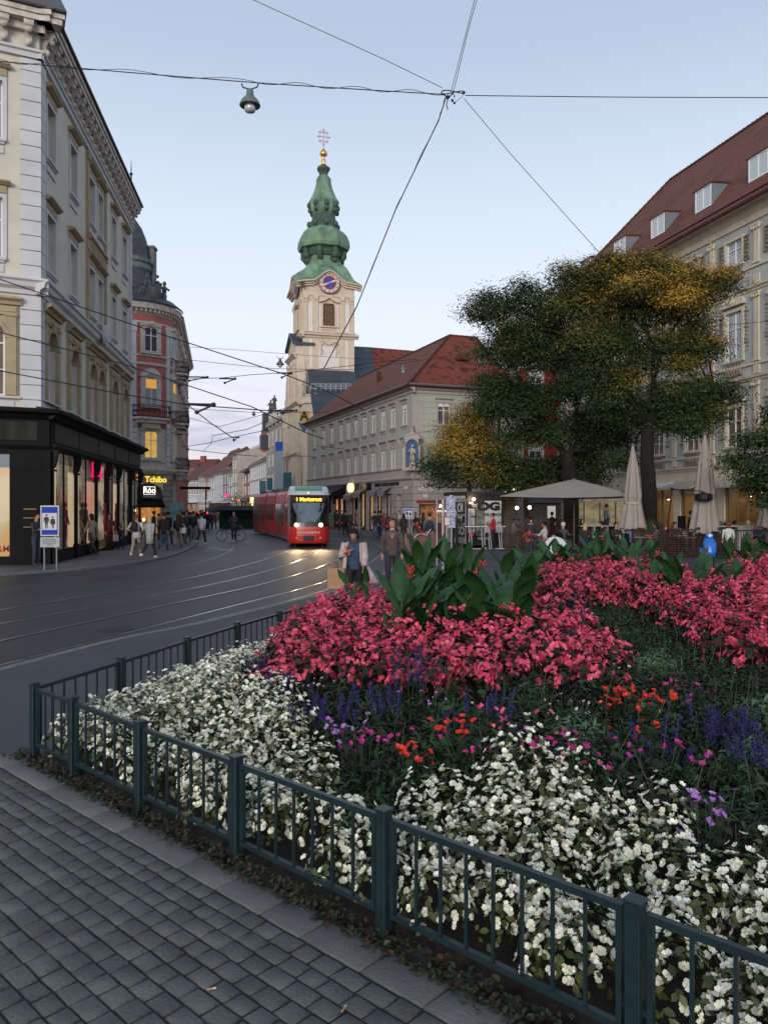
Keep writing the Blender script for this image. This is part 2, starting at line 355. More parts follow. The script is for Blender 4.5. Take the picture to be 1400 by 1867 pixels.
# ---------------------------------------------------------------- sett paving in the foreground
E0 = Vector((-2.98, 6.44)); U2 = Vector((.7249, -.6889)); V2 = Vector((-.6889, -.7249))
def uv(u, v): return E0 + U2 * u + V2 * v
def setts():
 V = []; Fc = []
 def sett(u0, u1, v0, v1, z, tilt=0, ch=.008):
  n = len(V); j = lambda a=.0028: random.uniform(-a, a)
  base = [(u0 + j(), v0 + j()), (u1 + j(), v0 + j()), (u1 + j(), v1 + j()), (u0 + j(), v1 + j())]
  cu, cv = (u0 + u1) / 2, (v0 + v1) / 2; tz = [z + random.uniform(-tilt, tilt) for _ in range(4)]
  for k, (a, b) in enumerate(base): p = uv(a, b); V.append((p.x, p.y, -.03))
  for k, (a, b) in enumerate(base): p = uv(a, b); V.append((p.x, p.y, tz[k] - ch * .8))
  for k, (a, b) in enumerate(base):
   a += ch if a < cu else -ch; b += ch if b < cv else -ch; p = uv(a, b); V.append((p.x, p.y, tz[k]))
  for i in range(4):
   i2 = (i + 1) % 4; Fc.append((n + i, n + i2, n + 4 + i2, n + 4 + i)); Fc.append((n + 4 + i, n + 4 + i2, n + 8 + i2, n + 8 + i))
  Fc.append((n + 8, n + 9, n + 10, n + 11))
 u = -.05
 while u < 10.5:
  l = random.uniform(.30, .40); sett(u, u + l - .012, .0, .205, .006, .001, .005); u += l
 nb = len(Fc)
 v = .215
 while v < 5.6:
  w = random.uniform(.100, .112); u = -3.2 + random.uniform(0, .12)
  while u < 11.5:
   l = random.uniform(.115, .165); p = uv(u + l / 2, v + w / 2)
   if p.y < 6.36 and p.y > -1.6 and p.x > -6.5: sett(u, u + l - .009, v, v + w - .009, random.uniform(-.002, .003), .0022)
   u += l
  v += w
 return V, Fc, nb
V, Fc, nb = setts()
sett_m = mat('sett_stone', (.104, .108, .097), (.066, .070, .064), 5, .62, bump=.5, bscale=55, island=.17, spec=.4)
slab_m = mat('edge_slab', (.125, .125, .118), (.092, .093, .09), 3, .75, bump=.35, bscale=60, island=.22)
structure(link('paving', npmesh('paving', np.array(V), np.array(Fc), [sett_m, slab_m], mi=[1 if i < nb else 0 for i in range(len(Fc))])))
m = MB(); a, b, c_, d_ = uv(-3.5, 5.7), uv(10.6, 5.7), uv(10.6, 0), uv(-.1, 0)
m.add([(-6.6, 6.38, -.0075), (-2.93, 6.38, -.0075), (E0.x + .05, E0.y - .05, -.0075), (c_.x, c_.y, -.0075), (b.x, b.y, -.0075), (-6.6, -3, -.0075)], [(0, 1, 2, 3, 4, 5)])
structure(m.build('joint_sand', mat('joint_sand', (.022, .022, .022), (.012, .012, .012), 20, .95)))
for px, py, rz in ((385, 1804, .3), (627, 1840, 1.2)):
 p = G(px, py, .006); c = MB(); c.tube([(-.018, 0, 0), (.008, 0, 0)], .004, 8); c.cur = 1; c.tube([(.008, 0, 0), (.02, 0, 0)], .0041, 8)
 o = c.build('cigarette_butt', [mat('cork_paper', (.45, .22, .08), rough=.9), mat('ash_paper', (.5, .48, .42), rough=.9)], None, label='orange cigarette butt on the setts, ' + ('farther left of the two' if px < 500 else 'nearer the bottom edge of the two'), cat='cigarette butt', group='cigarette butts on the paving'); o.location = (p.x, p.y, .009); o.rotation_euler = (0, 0, rz)
# ================================================================ FLOWER BED
NEAR0 = Vector((-2.79, 6.36)); ND = Vector((.7249, -.6889)); NN = Vector((.6889, .7249))   # near fence line, inward normal
LEFTP = [Vector(p) for p in ((-2.79, 6.36), (-2.46, 7.44), (-2.13, 8.62), (-1.79, 9.72), (-1.42, 10.8), (-.97, 12.0), (-.45, 13.2), (.35, 14.5), (1.5, 15.8), (3.2, 17.6), (5.4, 19.9), (9, 21.3), (16, 21.8))]
def dleft(x, y):
 """distance to the left/back polyline, positive inside"""
 x = np.asarray(x, float); y = np.asarray(y, float); best = np.full(x.shape, 1e9); sgn = np.ones(x.shape)
 for a, b in zip(LEFTP[:-1], LEFTP[1:]):
  d = b - a; L2 = d.length_squared; t = np.clip(((x - a.x) * d.x + (y - a.y) * d.y) / L2, 0, 1)
  qx = x - (a.x + d.x * t); qy = y - (a.y + d.y * t); ds = np.hypot(qx, qy); s = np.sign(d.x * qy - d.y * qx)
  m_ = ds < best - 1e-9; best = np.where(m_, ds, best); sgn = np.where(m_, -s, sgn)
 return best * sgn
def dnear(x, y): return (np.asarray(x) - NEAR0.x) * NN.x + (np.asarray(y) - NEAR0.y) * NN.y
def bedz(x, y):
 d = np.minimum(dnear(x, y), dleft(x, y)); t = np.clip((d - .3) / 1.5, 0, 1); return .02 + .28 * t * t * (3 - 2 * t)
nx, ny = 110, 140
gx, gy = np.meshgrid(np.linspace(-3.1, 16, nx), np.linspace(-3, 22, ny)); D = np.minimum(dnear(gx, gy), dleft(gx, gy))
gz = np.where(D > -.12, bedz(gx, gy) + RNG.normal(0, .006, gx.shape), -.3); V = np.stack([gx, gy, gz], -1).reshape(-1, 3)
idx = np.arange(nx * ny).reshape(ny, nx); Fq = np.stack([idx[:-1, :-1], idx[:-1, 1:], idx[1:, 1:], idx[1:, :-1]], -1).reshape(-1, 4)
structure(link('soil', npmesh('soil', V, Fq, mat('soil', (.018, .013, .009), (.008, .006, .005), 8, .95, bump=.9, bscale=40))))
def inst(TV, TF, pos, nrm, scale, spin=None):
 n = len(pos); nrm = nrm / np.linalg.norm(nrm, axis=1, keepdims=True)
 ref = np.where(np.abs(nrm[:, 2:3]) < .95, np.array([[0, 0, 1.]]), np.array([[1., 0, 0]])); a = np.cross(ref, nrm); a /= np.linalg.norm(a, axis=1, keepdims=True); b = np.cross(nrm, a)
 if spin is None: spin = RNG.uniform(0, 2 * np.pi, n)
 c, s = np.cos(spin)[:, None], np.sin(spin)[:, None]; A = a * c + b * s; B = -a * s + b * c
 Vx = pos[:, None, :] + scale[:, None, None] * (TV[None, :, 0:1] * A[:, None] + TV[None, :, 1:2] * B[:, None] + TV[None, :, 2:3] * nrm[:, None])
 Fx = TF[None] + (np.arange(n) * len(TV))[:, None, None]; return Vx.reshape(-1, 3), Fx.reshape(-1, TF.shape[1])
def petals(n, r, w, cup, jitter=0, small=None):
 V = []; Fq = []
 for k in range(n):
  a = 2 * math.pi * k / n + random.uniform(-jitter, jitter); rr = r * (small if small and k % 2 else 1) * random.uniform(.85, 1.1); ww = w * rr / r
  base = len(V)
  for i, (t, wd) in enumerate(((.08, .15), (.6, 1.0), (1.0, .55))):
   for s in (-1, 0, 1):
    x = rr * t; y = ww * wd * s; z = cup * r * t * t - abs(s) * -.10 * r * (1 if t > .3 else 0) + random.uniform(-.05, .05) * r
    V.append((x * math.cos(a) - y * math.sin(a), x * math.sin(a) + y * math.cos(a), z))
  for i in range(2):
   for j in range(2): Fq.append((base + i * 3 + j, base + i * 3 + j + 1, base + i * 3 + 4 + j, base + i * 3 + 3 + j))
 return np.array(V), np.array(Fq)
def leaf_t(l=1.0, w=.35, fold=.12, bend=-.2):
 V = [(0, 0, 0), (l * .4, w, fold), (l, 0, bend), (l * .4, -w, fold), (l * .45, 0, 0)]
 return np.array(V), np.array([(0, 4, 1, 1), (4, 2, 1, 1), (0, 3, 4, 4), (3, 2, 4, 4)])
LV = np.array([(0, 0, 0), (.35, .3, .1), (.7, .25, .06), (1, 0, -.12), (.7, -.25, .06), (.35, -.3, .1), (.5, 0, 0)]); LF = np.array([(0, 6, 2, 1), (6, 3, 2, 2), (0, 5, 4, 6), (6, 4, 3, 3)])
LF = np.array([(0, 6, 2, 1), (0, 5, 4, 6), (6, 4, 3, 2)])
def blooms(tmpls, pos, nrm, scale):
 Vs = []; Fs = []; off = 0; which = RNG.integers(0, len(tmpls), len(pos))
 for k, (TV, TF) in enumerate(tmpls):
  s = which == k
  if not s.any(): continue
  v, f = inst(TV, TF, pos[s], nrm[s], scale[s]); Vs.append(v); Fs.append(f + off); off += len(v)
 return np.concatenate(Vs), np.concatenate(Fs)
def pip(px, py, poly):
 c = np.zeros(px.shape, bool); n = len(poly)
 for i in range(n):
  x1, y1 = poly[i]; x2, y2 = poly[(i + 1) % n]
  with np.errstate(divide='ignore', invalid='ignore'):
   c ^= ((y1 > py) != (y2 > py)) & (px < (x2 - x1) * (py - y1) / ((y2 - y1) or 1e-9) + x1)
 return c
# bed planting plan: ground polygons (drawn from their outline at plant-top height)
def plan(pts, z): return [tuple(G(p[0], p[1], p[2] if len(p) > 2 else z)[:2]) for p in pts]
PINK1 = plan([(488, 1215, .5), (520, 1130, .65), (565, 1060), (640, 1030), (700, 1060), (760, 1120), (980, 1120), (1010, 1085), (1070, 1120), (1130, 1185, .6), (1120, 1235, .55), (1050, 1245, .52), (980, 1225, .5), (900, 1270, .5), (820, 1255, .5), (740, 1275, .5), (640, 1245, .5), (560, 1255, .5), (500, 1250, .5)], .82)
PINK2 = plan([(965, 1065), (1040, 1003), (1130, 998), (1190, 1035), (1290, 1060), (1400, 1010), (1600, 1005), (1650, 1260, .4), (1400, 1210, .55), (1320, 1190, .55), (1260, 1150, .55), (1180, 1120, .45), (1100, 1110, .45), (1000, 1100, .6)], .82)
WHITE = plan([(-40, 1420), (60, 1275), (130, 1235), (225, 1200), (350, 1160), (430, 1135), (555, 1100), (560, 1125), (500, 1165), (450, 1200), (420, 1235), (500, 1262), (565, 1300), (600, 1360), (640, 1430), (690, 1455), (750, 1425), (870, 1402), (1000, 1385), (1050, 1415), (1090, 1480), (1180, 1445), (1250, 1500), (1330, 1560), (1400, 1560), (1700, 1700), (1800, 2600), (900, 2600)], .45)
def sample(n, x0=-3, x1=14, y0=-2, y1=21.5):
 x = RNG.uniform(x0, x1, n); y = RNG.uniform(y0, y1, n); return x, y
def grid_pts(step, jit=.35, x0=-3, x1=14, y0=-1.5, y1=21.5):
 gx, gy = np.meshgrid(np.arange(x0, x1, step), np.arange(y0, y1, step)); x = gx.ravel() + RNG.uniform(-jit, jit, gx.size) * step; y = gy.ravel() + RNG.uniform(-jit, jit, gx.size) * step
 D = np.minimum(dnear(x, y), dleft(x, y)); inview = (np.abs(x / np.maximum(y, .3)) < .62) & (y > .9); k = (D > .09) & inview; return x[k], y[k]
def domes(x, y, rad, h, base, nb, low=.15, upw=.25):
 """points on the surface of plant domes; returns pos, normals"""
 n = len(x); k = nb; az = RNG.uniform(0, 2 * np.pi, (n, k)); ct = RNG.uniform(low, 1, (n, k)); st = np.sqrt(1 - ct ** 2)
 r = RNG.uniform(.86, 1.08, (n, k)); nrm = np.stack([st * np.cos(az), st * np.sin(az), ct], -1)
 P = np.stack([x[:, None] + rad[:, None] * r * nrm[..., 0], y[:, None] + rad[:, None] * r * nrm[..., 1], base[:, None] + h[:, None] * (.35 + .65 * ct) * r], -1)
 nrm = nrm + RNG.normal(0, .3, nrm.shape); nrm[..., 2] += upw; return P.reshape(-1, 3), nrm.reshape(-1, 3)
def petal_mat(name, c1, c2, ctr=None, trans=.25):
 m = mat(name, c1, c2, 14, .6, island=.3, spec=.25); return m
white_m = petal_mat('white_petals', (.72, .72, .62), (.58, .60, .47))
pink_m = petal_mat('pink_petals', (.50, .030, .085), (.64, .12, .19))
bleaf = mat('begonia_leaves', (.030, .052, .011), (.075, .082, .018), 9, .45, island=.4, spec=.5)
pleaf = mat('bronze_leaves', (.017, .013, .008), (.011, .021, .008), 8, .55, island=.4, spec=.3)
dleaf = mat('herb_leaves', (.017, .042, .014), (.034, .062, .028), 7, .6, island=.4, spec=.25)
def stuff(name, V, Fq, m, label=None, cat='flower', **k):
 o = link(name, npmesh(name, V, Fq, m, **k)); o['kind'] = 'stuff'
 if label: o['label'] = label; o['category'] = cat
 return o
WT = [petals(4, 1, .62, random.uniform(.1, .5), .25, .7) for _ in range(6)]
def white():
 x, y = grid_pts(.215); w = pip(x, y, WHITE) | ((dnear(x, y) < .35)); x, y = x[w], y[w]
 d = np.minimum(dnear(x, y), dleft(x, y)); h = np.clip(.30 + .25 * d, .28, .46) * RNG.uniform(.85, 1.12, len(x)); rad = RNG.uniform(.13, .18, len(x)); base = bedz(x, y)
 far = y > 8
 P, Nn = domes(x, y, rad, h, base, 46, -.1, .25)
 keep = RNG.random(len(P)) < .86; D = np.minimum(dnear(P[:, 0], P[:, 1]), dleft(P[:, 0], P[:, 1])); keep &= D > -.005
 P, Nn = P[keep], Nn[keep]
 V, Fq = blooms(WT, P, Nn, RNG.uniform(.017, .028, len(P))); stuff('white_begonias', V, Fq, white_m, 'dense white begonias planted in a band along the low iron fence')
 # yellow centres
 cv = np.array([(0, 0, .25), (.28, 0, .1), (0, .28, .1), (-.28, 0, .1), (0, -.28, .1)]); cf = np.array([(0, 1, 2), (0, 2, 3), (0, 3, 4), (0, 4, 1)])
 s = (RNG.random(len(P)) < .6) & (P[:, 1] < 7); V, Fq = inst(cv, cf, P[s], Nn[s], RNG.uniform(.014, .02, s.sum())); stuff('begonia_centres', V, Fq, mat('yellow_stamens', (.50, .42, .10), rough=.6), 'tiny yellow centres of the white begonia blossoms')
 P, Nn = domes(x, y, rad * .88, h * .88, base, 62, -.3, .5); D = np.minimum(dnear(P[:, 0], P[:, 1]), dleft(P[:, 0], P[:, 1])); P, Nn = P[D > -.02], Nn[D > -.02]
 V, Fq = inst(LV, LF, P, Nn, RNG.uniform(.03, .055, len(P))); stuff('begonia_leaves', V, Fq, bleaf, 'small green and olive leaves under the white begonias', 'leaves')
 # stalks / dark inside
white()
PT = [petals(4, 1, .75, random.uniform(.0, .6), .3, .6) for _ in range(6)]
def pink():
 x, y = grid_pts(.27); w = pip(x, y, PINK1) | pip(x, y, PINK2); x, y = x[w], y[w]
 h = RNG.uniform(.44, .66, len(x)) + .10 * (y > 9); rad = RNG.uniform(.17, .24, len(x)); base = bedz(x, y)
 Pc, Nc = domes(x, y, rad, h, base, 12, -.05, .15); kk = RNG.random(len(Pc)) < .8; Pc, Nc = Pc[kk], Nc[kk]
 # each truss carries several blooms
 k = 5; P = (Pc[:, None] + RNG.normal(0, .030, (len(Pc), k, 3))).reshape(-1, 3); Nn = (np.repeat(Nc, k, 0) + RNG.normal(0, .4, (len(P), 3)))
 V, Fq = blooms(PT, P, Nn, RNG.uniform(.020, .036, len(P))); stuff('pink_begonias', V, Fq, pink_m, 'bright pink begonias massed around the big green canna leaves')
 P, Nn = domes(x, y, rad * .95, h * .9, base, 46, -.3, .5); V, Fq = inst(LV, LF, P, Nn, RNG.uniform(.05, .09, len(P))); stuff('bronze_leaves', V, Fq, pleaf, 'dark bronze leaves under the pink begonias', 'leaves')
pink()
def herbs():
 x, y = grid_pts(.2); w = ~(pip(x, y, PINK1) | pip(x, y, PINK2) | pip(x, y, WHITE)) & (dnear(x, y) > .35); x, y = x[w], y[w]; n = len(x)
 h = RNG.uniform(.12, .27, n); P, Nn = domes(x, y, RNG.uniform(.1, .2, n), h, bedz(x, y), 66, .0, .8)
 LVn = LV * np.array([1, .38, 1]); V, Fq = inst(LVn, LF, P, Nn + RNG.normal(0, .5, Nn.shape), RNG.uniform(.04, .10, len(P)))
 mi = (RNG.random(n) < .3).astype(int); mi = np.repeat(mi, 66 * len(LF))
 stuff('underplanting', V, [0] if False else Fq, [dleaf, pleaf], 'dark green and bronze underplanting between the white and pink flowers', 'ground cover', mi=mi)
 # dry stalks and thin stems rising
 k = RNG.choice(n, min(420, n), False); mb = MB()
 for i in k:
  b = Vector((x[i], y[i], float(bedz(x[i], y[i])))); t = b + Vector((random.uniform(-.15, .15), random.uniform(-.15, .15), random.uniform(.2, .5))); mb.tube([b, (b + t) / 2 + Vector((random.uniform(-.04, .04), 0, .02)), t], [.004, .003, .0015], 3, False)
 o = mb.build('thin_stems', mat('stem_green', (.05, .06, .025), (.08, .05, .03), 5, .7)); o['kind'] = 'stuff'; tag(o, 'thin stems rising from the dark underplanting of the bed', 'stems')
 return x, y
HX, HY = herbs()
def edge_litter():
 u = RNG.uniform(0, 10, 5200); v = RNG.normal(-.015, .035, 5200); x = E0.x + U2.x * u + V2.x * v; y = E0.y + U2.y * u + V2.y * v; k = (np.abs(v) < .09) & (y > -.5); x, y = x[k], y[k]; z = .012 + RNG.uniform(0, .045, len(x)) * (dnear(x, y) > -.05)
 P = np.stack([x, y, z], -1); Nn = RNG.normal(0, .5, P.shape); Nn[:, 2] = 1
 V, Fq = inst(LV, LF, P, Nn, RNG.uniform(.018, .042, len(P))); mi = np.repeat((RNG.random(len(P)) < .4).astype(int), len(LF))
 stuff('ivy_edging', V, Fq, [mat('ivy', (.012, .022, .008), (.03, .04, .014), 10, .5, island=.4), mat('dead_leaves', (.05, .025, .012), (.03, .018, .01), 10, .8, island=.4)], 'low dark ivy and dead leaves along the foot of the fence', 'ground cover', mi=mi)
edge_litter()
# ---------------------------------------------------------------- accent flowers in the middle of the bed
def spikes(name, spots, m, lab, hh=(.25, .42), n=34, r=.009, k=1.0):
 """upright salvia spikes: plants as things"""
 for j, (px, py, z, ns, sp, lb) in enumerate(spots):
  c = G(px, py, z); z = max(z, float(bedz(c.x, c.y)) + .33); c = G(px, py, z); b = float(bedz(c.x, c.y)); e = empty('salvia_plant', (c.x, c.y, b), 0, lb, 'flower', 'blue salvia plants in the flower bed')
  P = []; Nn = []; st = MB(); LP = []; LN = []
  for _ in range(ns):
   x, y = random.gauss(0, sp), random.gauss(0, sp); h = z - b + random.uniform(-.12, .10); lx, ly = random.uniform(-.05, .05), random.uniform(-.05, .05)
   st.tube([(x * .5, y * .5, 0), (x + lx, y + ly, h)], [.004, .002], 3, False)
   for q in range(n):
    t = .55 + .45 * q / n; a = random.uniform(0, 6.28); rr = .014 * (1.1 - t) * 2 + .006
    P.append((x * (.5 + .5 * t) + lx * t + rr * math.cos(a), y * (.5 + .5 * t) + ly * t + rr * math.sin(a), h * t)); Nn.append((math.cos(a), math.sin(a), .5))
   for q in range(9):
    t = random.uniform(.05, .6); a = random.uniform(0, 6.28); LP.append((x * (.5 + .5 * t), y * (.5 + .5 * t), h * t)); LN.append((math.cos(a) * .6, math.sin(a) * .6, 1))
  V, Fq = inst(*petals(3, 1, .5, .4), np.array(P), np.array(Nn), RNG.uniform(r * .8, r * 1.4, len(P))); link('flower_spikes', npmesh('flower_spikes', V, Fq, m), e)
  V, Fq = inst(LV * np.array([1, .5, 1]), LF, np.array(LP), np.array(LN), RNG.uniform(.04, .08, len(LP))); link('leaves', npmesh('leaves', V, Fq, dleaf), e)
  st.build('stem', dleaf, e)
violet = mat('violet_petals', (.035, .014, .12), (.025, .010, .15), 12, .6, island=.3)
blue = mat('blue_petals', (.014, .010, .115), (.02, .014, .08), 12, .6, island=.3)
spikes('s', [(462, 1205, .45, 22, .13, 'violet salvia between the white and pink begonias near the left fence'),
             (505, 1235, .42, 10, .1, 'dark violet salvia at the left foot of the pink begonias'),
             (590, 1262, .5, 16, .14, 'blue salvia in front of the pink begonias, left of the cannas'),
             (700, 1265, .52, 12, .12, 'blue salvia below the middle of the pink begonias'),
             (870, 1280, .52, 14, .14, 'blue salvia in front of the pink mass, beside the orange geraniums'),
             (745, 1190, .85, 7, .08, 'tall blue salvia spikes inside the pink begonias'),
             (1035, 1100, .85, 18, .25, 'far blue salvia between the two masses of pink begonias'),
             (1320, 1300, .62, 26, .12, 'deep blue salvia with tall spikes near the right edge'),
             (1385, 1345, .60, 22, .12, 'deep blue salvia at the right edge above the white begonias'),
             (1200, 1330, .45, 10, .10, 'small dark blue salvia below the orange geraniums')], blue, '')
for o in bpy.data.objects:
 if o.name.startswith('flower_spikes') and o.parent and 'violet' in o.parent.get('label', ''): o.data.materials[0] = violet
def cluster_plant(name, px, py, z, n, sp, size, m, lb, leafm=None, group=None, cat='flower', nl=60, tm=None):
 c = G(px, py, z); z = max(z, float(bedz(c.x, c.y)) + .27); c = G(px, py, z); b = float(bedz(c.x, c.y)); e = empty(name, (c.x, c.y, b), 0, lb, cat, group)
 P = np.stack([RNG.normal(0, sp, n), RNG.normal(0, sp * .8, n), (z - b) + RNG.normal(0, .035, n)], -1); Nn = RNG.normal(0, .45, (n, 3)); Nn[:, 2] = .8; Nn[:, 1] -= .4
 V, Fq = blooms(tm or PT, P, Nn, RNG.uniform(size * .8, size * 1.2, n)); link('blossoms', npmesh('blossoms', V, Fq, m), e)
 st = MB()
 for p in P: st.tube([(p[0] * .4, p[1] * .4, 0), (p[0], p[1], p[2])], .0022, 3, False)
 st.build('stem', dleaf, e)
 Q = np.stack([RNG.normal(0, sp, nl), RNG.normal(0, sp, nl), RNG.uniform(.02, max(.12, z - b), nl)], -1); Nn = RNG.normal(0, .5, (nl, 3)); Nn[:, 2] = 1
 V, Fq = inst(LV * np.array([1, 1.3, 1]), LF, Q, Nn, RNG.uniform(.04, .075, nl)); link('leaves', npmesh('leaves', V, Fq, leafm or dleaf), e)
red_m = mat('red_petals', (.62, .028, .008), (.50, .012, .008), 12, .5, island=.2)
mag_m = mat('magenta_petals', (.42, .01, .14), (.30, .02, .20), 12, .5, island=.2)
lil_m = mat('lilac_petals', (.42, .20, .52), (.30, .12, .45), 12, .5, island=.2)
GR = 'geraniums and impatiens in the middle of the bed'
cluster_plant('geranium', 1130, 1268, .5, 26, .13, .024, red_m, 'orange-red geranium in bloom right of the pink begonias, left of its neighbour', group=GR)
cluster_plant('geranium', 1195, 1278, .48, 14, .07, .024, red_m, 'orange-red geranium just left of the deep blue salvia', group=GR)
cluster_plant('geranium', 1170, 1322, .42, 8, .07, .020, red_m, 'small red geranium blooms below the orange-red pair', group=GR)
cluster_plant('geranium', 822, 1322, .45, 18, .10, .022, red_m, 'red geranium in front of the big pink begonias', group=GR)
cluster_plant('geranium', 752, 1368, .42, 14, .07, .022, red_m, 'red geranium directly behind the white begonias, left of centre', group=GR)
cluster_plant('geranium', 408, 1252, .42, 7, .06, .022, red_m, 'small red geranium among the white begonias on the left', group=GR)
cluster_plant('geranium', 1090, 1160, .6, 8, .18, .02, red_m, 'scattered red blooms behind the green bush', group=GR)
cluster_plant('impatiens', 665, 1345, .38, 20, .12, .020, mag_m, 'magenta impatiens behind the white begonias, left of the red geranium', group=GR, leafm=pleaf)
cluster_plant('impatiens', 890, 1340, .36, 12, .2, .018, mag_m, 'magenta impatiens scattered right of the red geranium', group=GR, leafm=pleaf)
cluster_plant('impatiens', 1180, 1380, .36, 14, .22, .018, mag_m, 'magenta impatiens under the blue salvia on the right', group=GR, leafm=pleaf)
cluster_plant('verbena', 612, 1320, .42, 12, .09, .022, lil_m, 'pale lilac blooms beside the magenta impatiens', group=GR, leafm=pleaf)
cluster_plant('verbena', 1285, 1465, .40, 14, .07, .022, lil_m, 'lilac blooms among the white begonias near the right edge', group=GR, leafm=pleaf)
cluster_plant('verbena', 1255, 1528, .38, 5, .04, .018, lil_m, 'few lilac petals low in the white begonias, nearest the fence on the right', group=GR, leafm=pleaf)
cluster_plant('verbena', 785, 1275, .55, 10, .10, .012, lil_m, 'tiny violet verbena heads in front of the cannas', group=GR)
cluster_plant('gaura', 1030, 1290, .5, 22, .2, .010, mat('pale_pink_petals', (.6, .42, .46), rough=.5), 'small pale gaura blooms beside the orange-red geranium', group=GR, leafm=pleaf)
cluster_plant('gaura', 1130, 1210, .6, 10, .3, .012, mat('pale_pink_petals', (.6, .42, .46), rough=.5), 'few white gaura stars behind the green bush', group=GR, leafm=pleaf)
cluster_plant('gaura', 560, 1245, .55, 12, .12, .011, mat('pale_pink_petals', (.6, .42, .46), rough=.5), 'white gaura stars at the left foot of the pink begonias', group=GR, leafm=pleaf)
for px, py, lb in ((930, 1310, 'pink impatiens between the red geranium and the pale gaura'), (1060, 1375, 'magenta impatiens just above the white begonias, centre right'), (1000, 1345, 'red-pink impatiens right of the magenta ones in mid bed'), (1240, 1250, 'scattered pink impatiens right of the orange-red geraniums')): cluster_plant('impatiens', px, py, .4, 14, .16, .020, mag_m if px != 930 else pink_m, lb, group=GR, leafm=pleaf)
def bush(px, py, z, rad, h, n, lb, m=dleaf):
 c = G(px, py, z); b = float(bedz(c.x, c.y)); e = empty('herb_bush', (c.x, c.y, b), 0, lb, 'shrub', 'bushy green plants in the bed'); P = RNG.normal(0, 1, (n, 3)); P /= np.linalg.norm(P, axis=1, keepdims=True); P[:, 2] = np.abs(P[:, 2]); Nn = P + RNG.normal(0, .4, P.shape)
 P = P * np.array([rad, rad, h]) * RNG.uniform(.55, 1.05, (n, 1)); V, Fq = inst(LV * np.array([1, .38, 1]), LF, P, Nn, RNG.uniform(.05, .09, n)); link('leaves', npmesh('leaves', V, Fq, m), e)
 st = MB()
 for i in range(18): st.tube([(0, 0, 0), tuple(P[i] * .9)], [.006, .002], 3, False)
 st.build('stem', m, e)
gbush = mat('bush_leaves', (.045, .095, .045), (.065, .12, .055), 7, .55, island=.3)
bush(1195, 1190, .62, .27, .34, 1500, 'round green leafy bush right of the pink begonias', gbush)
bush(1385, 1290, .5, .3, .28, 1300, 'green leafy bush at the right edge of the bed', gbush)
bush(1390, 1390, .45, .28, .3, 1300, 'green leafy bush at the right edge above the white begonias', gbush)
bush(1130, 1110, .6, .3, .3, 800, 'dark green bush between the two pink masses', dleaf)
bush(690, 1285, .45, .3, .25, 1000, 'dark green bush in front of the pink begonias, left', dleaf)
bush(1050, 1330, .45, .3, .25, 1000, 'green leafy bush between the geraniums and the white begonias', gbush)
bush(960, 1270, .45, .3, .25, 1000, 'dark green bush in front of the pink begonias, right', dleaf)
# ---------------------------------------------------------------- cannas
canna_m = mat('canna_leaf', (.012, .042, .012), (.022, .068, .018), 2.2, .5, island=.3, spec=.3, bump=.25, bscale=14, stretch=(1, 1, 4))
canna_f = mat('canna_flower', (.42, .02, .03), (.50, .07, .05), 10, .5, island=.2)
def canna_leaf(mb, base, az, L, wd, lean, curl):
 n = 7; d = Vector((math.cos(az), math.sin(az), 0)); s = Vector((-math.sin(az), math.cos(az), 0)); V = []; Fq = []; p = Vector(base); ang = math.pi / 2 - lean
 for i in range(n + 1):
  t = i / n; w = wd * math.sin(math.pi * min(1, (t * .93 + .05))) ** .75 * (1 - .25 * t) if t < 1 else .002
  dirv = d * math.cos(ang) + Vector((0, 0, 1)) * math.sin(ang); nrm = dirv.cross(s)
  wob = random.uniform(-.01, .01)
  V += [p + s * w + nrm * (-w * .42 + wob), p + s * w * .5 - nrm * w * .12, p + nrm * 0.0, p - s * w * .5 - nrm * w * .12, p - s * w + nrm * (-w * .42 - wob)]
  p = p + dirv * (L / n); ang -= curl / n
 for i in range(n):
  for j in range(4): Fq.append((i * 5 + j, i * 5 + j + 1, i * 5 + 6 + j, i * 5 + 5 + j))
 mb.add(V, Fq)
def canna(c, h, n, lb, rad=.25, leafL=(.45, .62), flowers=1, stalks=4):
 b = float(bedz(c[0], c[1])) if min(float(dnear(c[0], c[1])), float(dleft(c[0], c[1]))) > 0 else 0; e = empty('canna_plant', (c[0], c[1], b), 0, lb, 'plant', 'canna plants in the flower bed'); hh = h - b
 lf = MB(); st = MB(); fl = []
 for s in range(stalks):
  x, y = random.gauss(0, rad * .6), random.gauss(0, rad * .5); hs = hh * random.uniform(.6, .78); st.tube([(x, y, 0), (x * 1.15, y * 1.15, hs)], [.016, .008], 6)
  for k in range(n // stalks + 2):
   t = (k + .5) / (n // stalks + 2); az = random.uniform(0, 6.283) ; z = hs * (.12 + .85 * t); L = random.uniform(*leafL) * (1 - .15 * t); lean = random.uniform(.25, 1.25) * (1.2 - .7 * t)
   canna_leaf(lf, (x * (1 + .15 * t), y * (1 + .15 * t), z), az, L, L * random.uniform(.18, .25), lean, random.uniform(.2, 1.1))
  if s < flowers: fl.append((x * 1.15, y * 1.15, hs))
 lf.build('leaves', canna_m, e, True); st.build('stem', canna_m, e)
 if fl:
  P = []; f2 = MB()
  for x, y, z in fl:
   f2.tube([(x, y, z), (x, y, hh * .97)], .006, 4)
   for q in range(6): P.append((x + random.gauss(0, .022), y + random.gauss(0, .022), hh * random.uniform(.88, 1.0)))
  P = np.array(P); Nn = RNG.normal(0, .5, P.shape); Nn[:, 2] = 1; V, Fq = blooms([petals(3, 1, .4, 1.0, .2)], P, Nn, RNG.uniform(.022, .038, len(P))); link('blossoms', npmesh('blossoms', V, Fq, canna_f), e); f2.build('flower_stalk', canna_m, e)
def CP(px, Y): return ((px - 700) * Y / F, Y)
